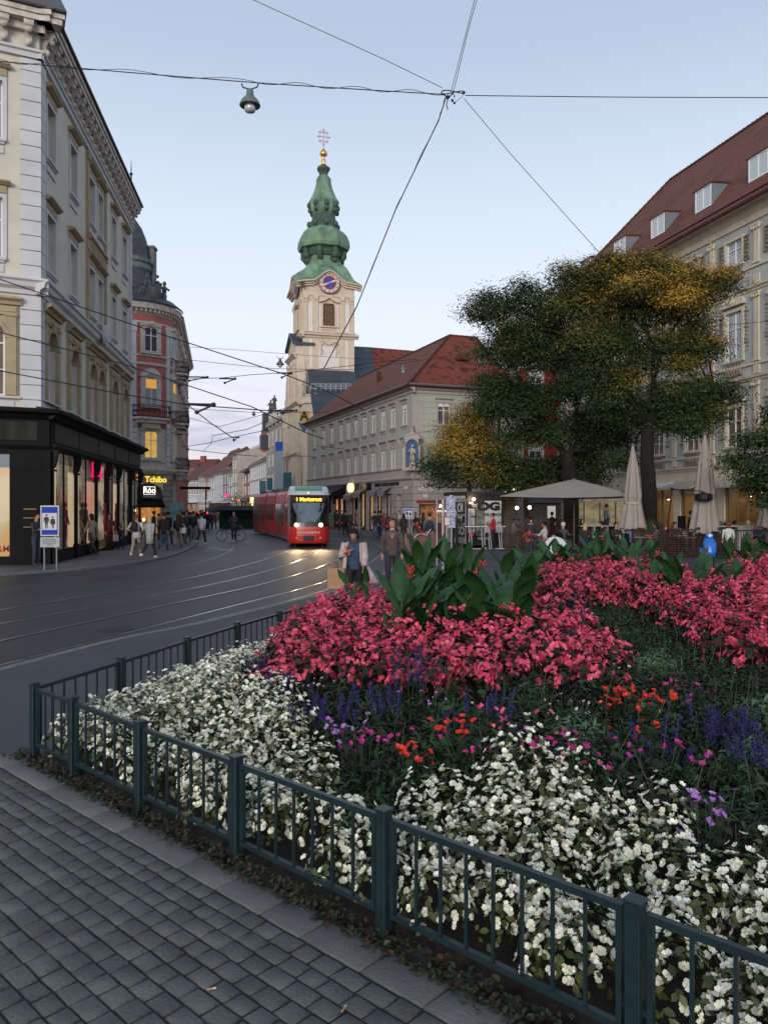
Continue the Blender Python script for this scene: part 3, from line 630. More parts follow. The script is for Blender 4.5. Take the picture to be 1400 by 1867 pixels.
canna(CP(745, 8.5), 1.36, 16, 'big canna with broad upright leaves, left of the middle clump', leafL=(.5, .66), flowers=2)
canna(CP(800, 8.7), 1.28, 12, 'big canna with broad leaves in the middle clump', leafL=(.42, .58), flowers=0, stalks=3)
canna(CP(850, 8.6), 1.34, 12, 'big canna with broad leaves at the centre of the clump, spent red bloom', leafL=(.42, .56), flowers=1, stalks=3)
canna(CP(905, 8.7), 1.42, 16, 'big canna with tall upright leaves, right of the middle clump', leafL=(.5, .66), flowers=1)
canna(CP(950, 8.5), 1.38, 12, 'big canna leaning right at the right end of the clump', leafL=(.5, .66), flowers=0, stalks=3)
canna(CP(745, 10.6), 1.78, 12, 'canna standing behind the big clump in front of the bus stop pole', flowers=1)
canna(CP(790, 11.0), 1.74, 12, 'canna behind the big clump, just right of the bus stop pole', flowers=0)
canna(CP(840, 11.2), 1.70, 12, 'canna behind the big clump in front of the food kiosk', flowers=1)
canna(CP(690, 10.2), 1.50, 8, 'thin canna with narrow leaves beside the woman with the paper bag', leafL=(.3, .4), flowers=1, stalks=3)
canna(CP(940, 12.5), 1.60, 12, 'canna with red bloom in front of the slatted terrace fence', flowers=2)
for i, (px, Y, h, lb) in enumerate([(985, 15.5, 1.42, 'far canna left of the white round table'), (1020, 16.2, 1.40, 'far canna in front of the white round table'), (1055, 16.4, 1.42, 'far canna just right of the white round table'), (1095, 16.6, 1.46, 'far canna below the open parasol, with red bloom'), (1135, 16.3, 1.50, 'far canna left of the slatted bench fence'), (1160, 16.0, 1.52, 'tall far canna at the left closed parasol')]):
 canna(CP(px, Y), h, 14, lb, rad=.4, flowers=1 if i in (1, 3, 5) else 0)
canna(CP(1205, 12.0), 1.36, 12, 'canna with dark leaves left in the right-hand clump', leafL=(.4, .55), flowers=1)
canna(CP(1262, 11.6), 1.42, 14, 'tall canna in front of the blue scooter', leafL=(.45, .6), flowers=1)
canna(CP(1300, 12.2), 1.30, 10, 'canna right of the blue scooter', leafL=(.4, .55), flowers=1)
for px, lb in ((1345, 'dark canna at the right below the terrace railing'), (1385, 'dark canna at the right edge of the photo, below the terrace railing'), (1420, 'dark canna cut by the right edge of the photo')): canna(CP(px, 16.5), 1.42, 12, lb, rad=.4, flowers=1)
# ---------------------------------------------------------------- low fence of steel panels
FH = .60
def post_mesh(w=.06):
 m = MB(); m.box(-w / 2, w / 2, -w / 2, w / 2, -.05, FH - .012); m.box(-w / 2 - .006, w / 2 + .006, -w / 2 - .006, w / 2 + .006, FH - .012, FH); return m
def fence(points, label, group='low steel fences round the flower bed', first_post=True):
 e = empty('bed_fence', (points[0][0], points[0][1], 0), 0, label, 'fence', group); o = Vector((points[0][0], points[0][1], 0)); pm = post_mesh().mesh('post', M_['green'])
 for i, p in enumerate(points):
  q = Vector((p[0], p[1], 0)) - o; a = points[min(i + 1, len(points) - 1)]; b = points[max(i - 1, 0)]; an = math.atan2(a[1] - b[1], a[0] - b[0])
  if i or first_post:
   po = link('post', pm, e, q, an); bevel(po, .004)
  if i < len(points) - 1:
   p2 = points[i + 1]; d = Vector((p2[0] - p[0], p2[1] - p[1], 0)); L = d.length; an2 = math.atan2(d.y, d.x); m = MB()
   a0, a1 = .048, L - .048; m.box(a0, a1, -.014, .014, FH - .065, FH - .037); m.box(a0, a1, -.014, .014, .105, .130)
   m.box(a0, a0 + .022, -.013, .013, .131, FH - .066); m.box(a1 - .022, a1, -.013, .013, .131, FH - .066)
   nb_ = max(3, round((L - .14) / .135));
   for k in range(1, nb_): x = a0 + .011 + (a1 - a0 - .022) * k / nb_; m.box(x - .0065, x + .0065, -.0065, .0065, .131, FH - .066)
   for z in (.19, FH - .12):
    for x in (.026, L - .054): m.box(x, x + .028, -.005, .005, z, z + .02)
   pn = m.build('railing_panel', M_['green'], e); pn.location = q; pn.rotation_euler = (0, 0, an2)
fence([(-2.79, 6.36), (-2.30, 5.893), (-1.60, 5.228), (-.833, 4.498), (0.0, 3.707), (.90, 2.852), (1.83, 1.968), (2.8, 1.05)], 'dark green steel fence with posts along the near edge of the flower bed')
fence([(p.x, p.y) for p in LEFTP[:7]], 'dark green steel fence running back along the left edge of the flower bed', first_post=False)
# ================================================================ BUILDINGS
class Bld:
 def __init__(s, name, pt, label, cat='building', group=None):
  s.o = Vector((pt[0], pt[1], ROADZ)); s.e = empty(name, s.o, 0, label, cat, group); s.T = Matrix.Translation(-s.o)
 def mb(s, fr=None): return MB(s.T @ fr.M if fr else s.T)
 def part(s, name, mb, m, smooth=False, parent=None, **k): return mb.build(name, m, parent or s.e, smooth, **k)
 def put(s, name, me, fr, x, z, y=0, parent=None, rz=0):
  o = link(name, me, parent or s.e)
  if parent is None: o.location = fr.p(x, y, z) - s.o; o.rotation_euler = (0, 0, fr.a + rz)
  return o
def wallface(mb, L, z0, z1, holes, reveal=.22, x0=0.0):
 xs = sorted({round(v, 4) for v in [x0, L] + [h[0] for h in holes] + [h[1] for h in holes] if x0 <= v <= L}); zs = sorted({round(v, 4) for v in [z0, z1] + [h[2] for h in holes] + [h[3] for h in holes] if z0 <= v <= z1})
 for i in range(len(xs) - 1):
  for j in range(len(zs) - 1):
   cx, cz = (xs[i] + xs[i + 1]) / 2, (zs[j] + zs[j + 1]) / 2
   if any(h[0] < cx < h[1] and h[2] < cz < h[3] for h in holes): continue
   mb.quad((xs[i], 0, zs[j]), (xs[i + 1], 0, zs[j]), (xs[i + 1], 0, zs[j + 1]), (xs[i], 0, zs[j + 1]))
 for a, b, c, d in [h[:4] for h in holes]:
  r = reveal; mb.quad((a, 0, c), (a, r, c), (b, r, c), (b, 0, c)); mb.quad((a, 0, d), (b, 0, d), (b, r, d), (a, r, d)); mb.quad((a, 0, c), (a, 0, d), (a, r, d), (a, r, c)); mb.quad((b, 0, c), (b, r, c), (b, r, d), (b, 0, d))
def archpts(w, zs, rise, n=10): return [(w / 2 * math.cos(math.pi * i / n), zs + rise * math.sin(math.pi * i / n)) for i in range(n + 1)]
def arch_fill(mb, w, zs, rise, y0, y1, top=None, n=10):
 P = archpts(w, zs, rise, n); top = top or zs + rise; h = n // 2
 for seg, cx in ((P[:h + 1], w / 2), (P[h:], -w / 2)):
  mb.prism_y([(cx, top)] + [p for p in (seg if cx > 0 else seg)], y0, y1)
WC = {}
def win_mesh(w, h, kind='cross', depth=.16, fw=.055):
 key = (round(w, 2), round(h, 2), kind, depth)
 if key in WC: return WC[key]
 f = MB(); a = w / 2; y0, y1 = depth - .03, depth + .05
 f.box(-a, -a + fw, y0, y1, 0, h); f.box(a - fw, a, y0, y1, 0, h); f.box(-a + fw, a - fw, y0, y1, 0, fw); f.box(-a + fw, a - fw, y0, y1, h - fw, h)
 f.box(-fw * .55, fw * .55, y0 - .012, y1 - .01, fw, h - fw)
 zt = h * (.66 if kind != 'half' else .5)
 for sx in (-1, 1):
  x0, x1 = (-a + fw, -fw * .55) if sx < 0 else (fw * .55, a - fw)
  f.box(x0, x1, y0 - .008, y1 - .01, zt - fw * .5, zt + fw * .5)
  if kind == 'grid': f.box(x0, x1, y0 + .01, y1 - .015, zt * .5 - .015, zt * .5 + .015)
 p = MB(); p.quad((-a + .02, depth + .02, .02), (a - .02, depth + .02, .02), (a - .02, depth + .02, h - .02), (-a + .02, depth + .02, h - .02))
 WC[key] = (f.v, f.f, p.v, p.f); return WC[key]
MC = {}
def cached(key, fn):
 if key not in MC: MC[key] = fn()
 return MC[key]
def window(B, fr, x, z, w, h, kind='cross', fm='frame', pm='pane', depth=.16, trim=None, blind=0, label=None, arch=0):
 v, f, pv, pf = win_mesh(w, h, kind, depth)
 def mk(vv, ff, m, n):
  me = bpy.data.meshes.new(n); me.from_pydata(vv, [], ff); me.materials.append(M_[m] if isinstance(m, str) else m); return me
 fk = ('wf', w, h, kind, depth, fm if isinstance(fm, str) else fm.name); pk = ('wp', w, h, depth, pm if isinstance(pm, str) else pm.name)
 o = B.put('window', cached(fk, lambda: mk(v, f, fm, 'window')), fr, x, z); link('pane', cached(pk, lambda: mk(pv, pf, pm, 'pane')), o)
 if label: o['label'] = label
 if blind:
  def bl():
   m = MB(); m.box(-w / 2 + .01, w / 2 - .01, depth - .055, depth - .035, h * (1 - blind), h - .01); return m.mesh('blind', M_['frame'])
  link('blind', cached(('bl', w, h, depth, blind), bl), o)
 for t in (trim or ()):
  nm, key, fn, m = t; link(nm, cached((nm, key, w, h), lambda: (lambda b: (fn(b, w, h), b.mesh(nm, m))[1])(MB())), o)
 return o
def t_sill(b, w, h): b.box(-w / 2 - .12, w / 2 + .12, -.14, .06, -.10, 0); b.box(-w / 2 - .06, w / 2 + .06, -.08, -.002, -.18, -.10); b.box(-w / 2 - .04, w / 2 + .04, -.05, -.002, -.5, -.24)
def t_surround(b, w, h):
 a = w / 2; t = .14
 b.box(-a - t, -a, -.05, -.002, 0, h); b.box(a, a + t, -.05, -.002, 0, h); b.box(-a - t, a + t, -.05, -.002, h, h + t)
def t_hood(b, w, h): a = w / 2; b.box(-a - .14, a + .14, -.06, -.002, h + .16, h + .42); b.prism_x([(-.002, h + .43), (-.12, h + .43), (-.26, h + .52), (-.26, h + .57), (-.002, h + .60)], -a - .26, a + .26)
SILL = ('sill', 1, t_sill, M_['white']); SUR = ('surround', 1, t_surround, M_['white']); HOOD = ('hood', 1, t_hood, M_['tan']); HOODW = ('hood', 2, t_hood, M_['white'])
def cornice(mb, x0, x1, z, prof, y=0):
 """prof: list of (out, up) from the wall outwards, ending back at the wall"""
 mb.prism_x([(y - o, z + u) for o, u in prof], x0, x1)
P_CORN = [(-.05, 0), (.10, 0), (.12, .12), (.30, .20), (.34, .34), (.52, .42), (.56, .60), (-.05, .66)]
P_BELT = [(-.05, 0), (.06, 0), (.08, .10), (.18, .16), (.20, .28), (-.05, .32)]
# ---------------------------------------------------------------- left corner palace with the black shopfront
KP = Vector((-12.3, 28.4)); dR = Vector((-.1322, .9912)); FR_R = Fr(KP, math.atan2(dR.y, dR.x)); LR = 17.9
dL = Vector((.90, .436)).normalized(); LL = 7.0; FR_L = Fr(KP - dL * LL, math.atan2(dL.y, dL.x))
B = Bld('corner_palace', KP, 'cream and pale grey four-storey corner palace with bracketed cornice above a black shopfront')
XR = [1.45, 4.75, 8.05, 9.85, 13.0, 15.9]; wW = 1.08
holesR = [(x - wW / 2, x + wW / 2, z, z + h) for x in XR for z, h in ((14.9, 2.05), (10.75, 2.1))] + [(x - .62, x + .62, 5.95, 8.75) for x in XR]
XL = [LL - 1.72, LL - 4.9]
holesL = [(x - wW / 2, x + wW / 2, z, z + h) for x in XL for z, h in ((14.9, 2.05), (10.75, 2.1))] + [(x - .62, x + .62, 5.95, 8.75) for x in XL]
for fr, L, ho in ((FR_R, LR, holesR), (FR_L, LL, holesL)):
 m = B.mb(fr); wallface(m, L, 5.2, 19.0, ho, .30); B.part('wall', m, M_['cream'])
# solid core / far gable
m = B.mb(FR_R); m.quad((LR, 0, 0), (LR, 12, 0), (LR, 12, 19.0), (LR, 0, 19.0)); m.quad((LR, .0, 5.2), (0, 0, 5.2), (0, 12, 5.2), (LR, 12, 5.2)); m.quad((0, .35, 5.2), (LR, .35, 5.2), (LR, .35, 19), (0, .35, 19))
B.part('rear_wall', m, mat('dark_inside', (.03, .03, .035)))
bl = ((FR_R, LR, XR, (.14, 1.0)), (FR_L, LL, XL, (LL - 1.0, LL - .14)))
# quoins at the corner and the far end: pale rusticated strips
m = MB(B.T)
for fr, a, b in ((FR_R, -.06, .62), (FR_L, LL - .62, LL + .06), (FR_R, LR - .45, LR)):
 q = B.mb(fr); z = 5.3
 while z < 17.9: q.box(a, b, -.075, -.004, z, min(z + .50, 17.9)); z += .53
 m.v += []; n = len(m.v); m.v += q.v; m.f += [tuple(i + n for i in f) for f in q.f]; m.mi += q.mi
B.part('quoins', m, M_['white'])
for fr, L, XX, _ in bl:
 e0 = -.3 if fr is FR_R else 0; e1 = 0 if fr is FR_R else .3;
 m = B.mb(fr); cornice(m, e0, L + e1 * 1, 9.55, [(-.05, 0), (.10, 0), (.12, .14), (.26, .24), (.30, .40), (.38, .46), (.38, .52), (-.05, .58)]); B.part('string_course', m, M_['white'])
 m = B.mb(fr); cornice(m, e0 * .5, L + e1 * .5, 17.95, [(-.05, 0), (.12, 0), (.14, .16), (.22, .20), (.22, .28), (-.05, .30)]); B.part('frieze_moulding', m, M_['white'])
 m = B.mb(fr); m.box(e0 * 1.6, L + e1 * 1.6 + .25, -.50, 0, 19.12, 19.32); m.box(e0 * 1.8, L + e1 * 1.8 + .28, -.56, .0, 19.325, 19.5); m.box(e0 * .6, L + e1 * .6, -.2, 0, 18.85, 19.115); B.part('cornice', m, M_['stucco'])
 m = B.mb(fr); m.prism_x([(-.60, 19.51), (-.60, 19.62), (3.0, 22.2), (6, 22.2), (6, 19.51)], e0 * 1.9, L + e1 * 1.9 + .3); B.part('roof', m, M_['slate'])
 m = B.mb(fr); m.tube([(e0 * 1.9, -.62, 19.56), (L + e1 * 1.9 + .3, -.62, 19.56)], .06, 8); B.part('gutter', m, mat('gutter_copper', (.06, .05, .05), rough=.5))
def bracket():
 m = MB(); m.prism_x([(-.01, 18.3), (-.12, 18.3), (-.18, 18.42), (-.16, 18.6), (-.25, 18.75), (-.38, 18.8), (-.45, 18.95), (-.44, 19.10), (-.01, 19.10)], -.12, .12); m.prism_x([(-.45, 18.9), (-.48, 18.95), (-.48, 19.05), (-.45, 19.1)], -.16, .16)
 m.ball((0, -.2, 18.42), .11, .09, .12, 8, 5); m.ball((0, -.36, 18.78), .13, .10, .10, 8, 5); return m.mesh('bracket', M_['stucco'])
br = bracket()
for fr, L, c in ((FR_R, LR, 24), (FR_L, LL, 9)):
 for i in range(c):
  x = .35 + (L - .7) * i / (c - 1); B.put('bracket', br, fr, x, 0)
def arch_unit(bmat):
 """tan aedicule round an arched first-floor window"""
 m = MB(); w = 1.24; a = .62; zt = 2.8
 for s in (-1, 1): x0, x1 = (a, a + .42) if s > 0 else (-a - .42, -a); m.box(x0, x1, -.07, -.003, -.05, 3.15); m.box(x0 + .06, x1 - .06, -.12, -.07, 0, 2.75); m.box(x0 + .02, x1 - .02, -.13, -.07, 2.0, 2.1); m.box(x0 + .02, x1 - .02, -.15, -.07, 2.76, 2.88)
 arch_fill(m, w, 2.0, .62, -.06, .28, 2.8); m.box(-a, a, -.07, -.003, 2.81, 3.15)
 P = archpts(w + .02, 2.0, .63, 12)
 for p, q in zip(P[:-1], P[1:]): m.prism_y([p, (p[0] * 1.18, 2.0 + (p[1] - 2.0) * 1.18), (q[0] * 1.18, 2.0 + (q[1] - 2.0) * 1.18), q], -.13, -.06)
 m.box(-.09, .09, -.19, -.07, 2.55, 2.85)
 m.box(-a - .36, a + .36, -.10, -.07, 2.92, 3.1); m.prism_x([(-.003, 3.16), (-.16, 3.16), (-.20, 3.26), (-.34, 3.34), (-.34, 3.42), (-.003, 3.48)], -a - .52, a + .52); return m.mesh('surround', bmat)
au = arch_unit(M_['tan'])
RP = ['pane', 'pane', 'pane', 'pane', 'pane', 'pane']
rosy = mat('curtained_pane', (.10, .055, .05), (.06, .05, .055), 1.2, .1, spec=.8)
for fr, L, XX, _ in bl:
 for i, x in enumerate(XX):
  window(B, fr, x, 14.9, wW, 2.05, trim=(SILL, SUR, HOOD), depth=.22)
  window(B, fr, x, 10.75, wW, 2.1, trim=(SILL, SUR, HOOD), depth=.22, pm=rosy if i in (0, 1) else 'pane')
  o = window(B, fr, x, 5.95, 1.24, 2.8, 'grid', depth=.22, pm=mat('warm_dim_pane', (.14, .085, .05), (.07, .05, .04), 1.0, .12, spec=.8)); link('surround', au, o)
  def sl(b, w, h): b.box(-w / 2 - .5, w / 2 + .5, -.16, 0, -.12, -.055); b.box(-w / 2 - .3, w / 2 + .3, -.04, -.003, -.55, -.2)
  link('sill', cached(('sl',), lambda: (lambda b: (sl(b, 1.24, 2.8), b.mesh('sill', M_['white']))[1])(MB())), o)
# central double bay framed in tan with a balustrade between the floors
m = B.mb(FR_R)
for x in (7.1, 10.75): m.box(x - .12, x + .12, -.12, -.003, 10.1, 17.9); m.box(x - .17, x + .17, -.17, -.12, 14.0, 14.25); m.box(x - .17, x + .17, -.17, -.12, 17.5, 17.8)
m.box(7.0, 10.85, -.20, -.003, 14.15, 14.28); m.box(7.0, 10.85, -.16, -.003, 13.45, 13.55)
for i in range(14): x = 7.3 + i * .25; m.box(x - .05, x + .05, -.13, -.04, 13.56, 14.14)
m.box(7.0, 10.85, -.20, -.003, 10.12, 10.3); m.box(7.25, 10.6, -.08, -.003, 9.0, 9.5)
B.part('bay_frame', m, M_['tan'])
m = B.mb(FR_R); P = [(8.93 + .42 * math.cos(t * math.pi / 9), 10.05 + .5 * math.sin(t * math.pi / 9)) for t in range(18)]; m.prism_y(P, -.5, -.38); P = [(8.93 + .25 * math.cos(t * math.pi / 6), 10.05 + .32 * math.sin(t * math.pi / 6)) for t in range(12)]; m.prism_y(P, -.56, -.5); B.part('cartouche', m, M_['white'])
# ---- black shopfront
SO = .50
FS_R = Fr(FR_R.p(-.25, -SO).xy, FR_R.a); FS_L = Fr(FR_L.p(0, -SO).xy, FR_L.a); SLR = LR + .45; SLL = LL + .32
cols = [0.0, 3.4, 6.95, 9.35, 11.85, 15.35, 18.15]
for fr, L in ((FS_R, SLR), (FS_L, SLL)):
 m = B.mb(fr); m.box(0.0, L, .002, SO - .01, 4.22, 5.1); m.prism_x([(.0, 5.1), (-.10, 5.1), (-.22, 5.24), (-.42, 5.30), (-.44, 5.42), (SO - .01, 5.55)], -.3 if fr is FS_R else 0, L + .3); m.prism_x([(0, 4.05), (-.06, 4.05), (-.12, 4.16), (-.12, 4.22), (.4, 4.22)], 0, L); B.part('shop_fascia', m, M_['black'])
 m = B.mb(fr); n = 5 if fr is FS_R else 2
 for i in range(n): m.box(.3 + (L - .5) * i / n, .1 + (L - .5) * (i + 1) / n, -.03, 0.0, 4.34, 5.0)
 B.part('fascia_panel', m, M_['blackmarble'])
def column():
 m = MB(); m.box(-.12, .12, -.08, .10, 0, .55); m.box(-.08, .08, -.04, .08, .551, 3.35); m.prism_x([(-.02, 3.36), (-.10, 3.45), (-.16, 3.7), (-.20, 3.95), (-.20, 4.04), (.1, 4.04), (.1, 3.36)], -.10, .10); m.box(-.13, .13, -.12, .10, 3.28, 3.35); return m.mesh('column', M_['black'])
cm = column()
for x in cols: B.put('column', cm, FS_R, x + .1, 0)
for i in range(6):
 a, b = cols[i] + .19, cols[i + 1] + .01
 if i == 2: continue
 g = B.mb(FS_R); g.quad((a, .06, .45), (b, .06, .45), (b, .06, 4.04), (a, .06, 4.04)); gp = B.part('shop_window', g, glassmat())
 f = B.mb(FS_R); f.box(a, b, .02, .14, 0, .44); f.box(a, b, .03, .1, 4.0, 4.05); mid = (a + b) / 2; f.box(mid - .03, mid + .03, .03, .09, .45, 4.0)
 f.build('shop_window_frame', M_['black'], gp)
# interior of the shop: lit panels standing behind the glass
m = B.mb(FS_R); m.box(-.1, LR, 2.6, 2.7, .1, 4.1); B.part('shop_back_wall', m, emis('shop_wall_glow', (1, .70, .42), .25, (.7, .46, .28), .8))
m = B.mb(FS_R); m.box(.2, LR, .15, 2.55, .08, .12); m.cur = 1; m.box(.2, LR, .35, 2.55, 4.1, 4.14); B.part('shop_floor', m, [mat('shop_floor', (.25, .2, .15)), mat('shop_ceiling', (.35, .33, .3))])
lp = emis('display_panel_lit', (1, .66, .34), .70, (1, .78, .52), .9); lpp = emis('display_panel_pink', (1, .50, .34), .72, (.95, .42, .28), .6)
for a, b, z0, z1 in ((.4, 1.85, .4, 3.9), (3.75, 5.3, .4, 3.4), (12.4, 13.3, .5, 3.2)): B.part('display_panel', B.mb(FS_R).box(a, b, .35, .40, z0, z1), lp)
for a, b in ((2.0, 3.4), (5.5, 6.9), (9.8, 11.4), (13.6, 15.0), (15.8, 17.6)): B.part('painted_reflection', B.mb(FS_R).box(a, b, .6, .65, .4, 4.0), emis('painted_reflection_dim', (.8, .62, .42), .38, (.25, .2, .2), 1.2))  # added dim glowing sheets stand in for grey reflections in the shop glass
for i, (x, cc_) in enumerate(((2.5, (.5, .45, .4)), (2.95, (.1, .09, .1)), (5.8, (.12, .1, .1)), (6.3, (.5, .45, .42)), (10.4, (.35, .1, .1)), (12.9, (.5, .05, .06)), (14.2, (.3, .28, .26)), (16.5, (.12, .12, .14)))):
 m = MB(); m.lathe([(.18, 0), (.18, .03), (.02, .04)], 10); m.lathe([(.10, .5), (.17, .9), (.13, 1.15), (.20, 1.42), (.06, 1.52), (.06, 1.56)], 10, (0, 0, 0), 1, .65); m.tube([(-.07, 0, .04), (-.09, 0, .55)], [.04, .07], 6); m.tube([(.07, 0, .04), (.09, 0, .55)], [.04, .07], 6); m.ball((0, 0, 1.68), .085, .1, .12); m.tube([(.2, 0, 1.4), (.27, -.05, 1.1), (.22, -.12, .9)], [.05, .04, .03], 5); m.tube([(-.2, 0, 1.4), (-.27, -.03, 1.1), (-.25, -.05, .85)], [.05, .04, .03], 5)
 o = m.build('mannequin', mat('mannequin_%d' % i, cc_), B.e, True); o.location = FS_R.p(x, .32, .42) - B.o; o.rotation_euler = (0, 0, FS_R.a)
# entrance jamb, lit pink
m = B.mb(FS_R); m.box(7.2, 9.4, .5, .55, .02, 3.15); B.part('entrance_wall', m, lpp)
m = B.mb(FS_R); m.box(7.2, 9.4, .35, .43, 3.2, 4.04); B.part('entrance_lintel', m, mat('grey_lintel', (.25, .26, .28)))
sg = letters(B.e, 'H&M', FS_R.p(8.0, .2, 3.62) - B.o, FS_R.a, .95, emis('pink_neon', (1, .01, .14), 1.6), .012, .03, .9, 'sign_letters')
# left face: solid black with one lit window, brass plate
m = B.mb(FS_L); wallface(m, SLL, 0, 4.05, [(SLL - 5.0, SLL - 1.28, .30, 3.85)], .2); B.part('shop_side_wall', m, M_['black'])
m = B.mb(FS_L); m.box(SLL - 1.1, SLL - .25, -.05, 0, 0, .6); m.box(SLL - .22, SLL + .02, -.07, 0, .0, 4.0); m.box(SLL - 1.2, SLL - .3, -.03, 0, 3.3, 3.4); B.part('shop_side_moulding', m, M_['black'])
m = B.mb(FS_L); m.quad((SLL - 5.0, .16, .3), (SLL - 1.28, .16, .3), (SLL - 1.28, .16, 3.85), (SLL - 5.0, .16, 3.85)); gp = B.part('shop_window', m, glassmat())
m = B.mb(FS_L); m.box(SLL - 5.0, SLL - 1.2, .5, .55, .1, 3.4); m.cur = 1; m.box(SLL - 5.0, SLL - 1.2, .5, .55, 3.401, 4.0); m.build('lit_backdrop', [emis('backdrop_lit', (1, .56, .22), .62, (1, .78, .42), .7), emis('backdrop_blue', (.3, .36, .42), .35)], gp)
letters(gp, 'H&M', FS_L.p(SLL - 1.58, .12, .55) - B.o, FS_L.a, .32, mat('sign_red', (.25, .02, .02)), .003, .004, .9, 'window_lettering')
m = B.mb(FS_L); m.box(SLL - .9, SLL - .38, -.03, -.001, 1.25, 2.0); p_ = B.part('plaque', m, M_['black'], label='framed black notice board on the shopfront')
m = B.mb(FS_L); m.box(SLL - .85, SLL - .43, -.036, -.031, 1.93, 1.95); m.box(SLL - .85, SLL - .43, -.036, -.031, 1.62, 1.64); m.box(SLL - .85, SLL - .43, -.036, -.031, 1.3, 1.32); m.build('brass_rim', M_['gold'], p_)
# finial on the roof
m = MB(B.T); c = FR_R.p(14.6, -.6, 0); m.tube([(c.x, c.y, 19.6), (c.x, c.y, 20.0), (c.x, c.y, 20.7)], [.05, .035, .012], 6); m.ball((c.x, c.y, 20.0), .09); B.part('finial', m, M_['slate'])
# ---------------------------------------------------------------- red rounded corner house with dome
RC = Vector((-19.85, 63.0)); RR = 3.15
B = Bld('round_corner_house', RC, 'red and white ornate corner house with rounded front, black balconies and dark dome')
view_az = math.atan2(-RC.y, -RC.x)          # azimuth facing the camera
A0, A1 = view_az - 1.7, view_az + 1.55
def drum(m, z0, z1, r=RR, n=40): m.lathe([(r, z0), (r, z1)], n, (RC.x, RC.y, 0), 1, 1, A0, A1)
def ringp(m, prof, n=40): m.lathe(prof, n, (RC.x, RC.y, 0), 1, 1, A0, A1)
m = MB(B.T); drum(m, 8.0, 16.75); B.part('wall', m, M_['redw'])
m = MB(B.T); drum(m, 4.7, 8.0, RR + .02); B.part('wall', m, M_['stucco'])
m = MB(B.T)
ringp(m, [(RR, 16.6), (RR + .12, 16.7), (RR + .2, 16.95), (RR + .5, 17.05), (RR + .58, 17.35), (RR + .62, 17.45), (RR - .2, 17.75)]); ringp(m, [(RR, 15.95), (RR + .1, 16.0), (RR + .1, 16.12), (RR, 16.15)]); ringp(m, [(RR, 13.45), (RR + .12, 13.5), (RR + .14, 13.62), (RR, 13.66)]); ringp(m, [(RR, 12.78), (RR + .14, 12.84), (RR + .14, 13.0), (RR, 13.04)])
ringp(m, [(RR + .02, 4.55), (RR + .15, 4.6), (RR + .3, 4.8), (RR + .32, 4.95), (RR + .02, 5.05)]); ringp(m, [(RR + .02, 5.4), (RR + .08, 5.45), (RR + .1, 5.6), (RR + .02, 5.62)])
B.part('moulding', m, M_['stucco'])
m = MB(B.T); m.lathe([(RR + .66, 17.46), (RR + .70, 17.6), (RR + .1, 18.1), (RR - .3, 18.12)], 40, (RC.x, RC.y, 0), 1, 1, A0, A1); B.part('roof_edge', m, M_['slate'])
dm = MB(B.T); dc = (RC.x - .25, RC.y, 0); DK = .88
dm.lathe([(2.4, 17.9), (2.25, 18.6), (1.95, 19.6), (1.80, 20.6)], 28, dc, DK, DK); B.part('dome_skirt', dm, M_['slate'], True)
dm = MB(B.T); dm.lathe([(1.82, 20.55), (1.95, 20.7), (1.9, 21.1), (2.05, 21.2), (2.08, 21.45), (1.7, 21.6)], 28, dc, DK, DK); B.part('dome_ring', dm, mat('green_grey_copper', (.11, .15, .145), (.08, .10, .10), 4, .6))
dm = MB(B.T); dm.lathe([(1.72, 21.55), (1.66, 22.3), (1.45, 23.2), (1.05, 24.1), (.5, 24.8), (.3, 25.2), (.0, 25.3)], 28, dc, DK, DK); B.part('dome', dm, M_['slate'], True)
m = MB(B.T); c = W(277, 455, 63.5); m.box(c.x - .25, c.x + .25, c.y - .3, c.y + .5, 18.5, 22.6); m.box(c.x - .32, c.x + .32, c.y - .37, c.y + .57, 22.61, 22.8); B.part('chimney', m, M_['slate'])
def tang(az, r=RR):
 p = RC + Vector((math.cos(az), math.sin(az))) * r; a = az + math.pi / 2; return Fr(p, a)
dent = MB(B.T)
for i in range(34):
 az = A0 + (A1 - A0) * i / 33; f = tang(az, RR + .2); q = B.mb(f); q.box(-.06, .06, -.22, 0, 16.82, 17.0); n = len(dent.v); dent.v += q.v; dent.f += [tuple(k + n for k in g) for g in q.f]; dent.mi += q.mi
B.part('dentils', dent, M_['stucco'])
def r_surr(b, w, h):
 a = w / 2; b.box(-a - .26, -a, -.16, .1, -.05, h); b.box(a, a + .26, -.16, .1, -.05, h); arch_fill(b, w, h - .30, .3, -.14, .1, h + .05); b.box(-a - .30, a + .30, -.19, .1, h + .06, h + .24)
 b.ball((0, -.2, h + .3), .32, .08, .16, 10, 6); b.ball((-.36, -.18, h + .22), .12, .07, .12, 8, 5); b.ball((.36, -.18, h + .22), .12, .07, .12, 8, 5); b.box(-a - .3, a + .3, -.2, .1, -.18, -.06)
def r_surr2(b, w, h):
 r_surr(b, w, h); a = w / 2; P = [((a + .22) * math.cos(t * math.pi / 10), h + .2 + .52 * math.sin(t * math.pi / 10)) for t in range(11)]; b.prism_y(P, -.17, .1)
RSU = ('surround', 'r1', r_surr, M_['stucco']); RSU2 = ('surround', 'r2', r_surr2, M_['stucco'])
azs = [view_az + math.asin(29 / 72) , view_az - .35, view_az + 1.25]
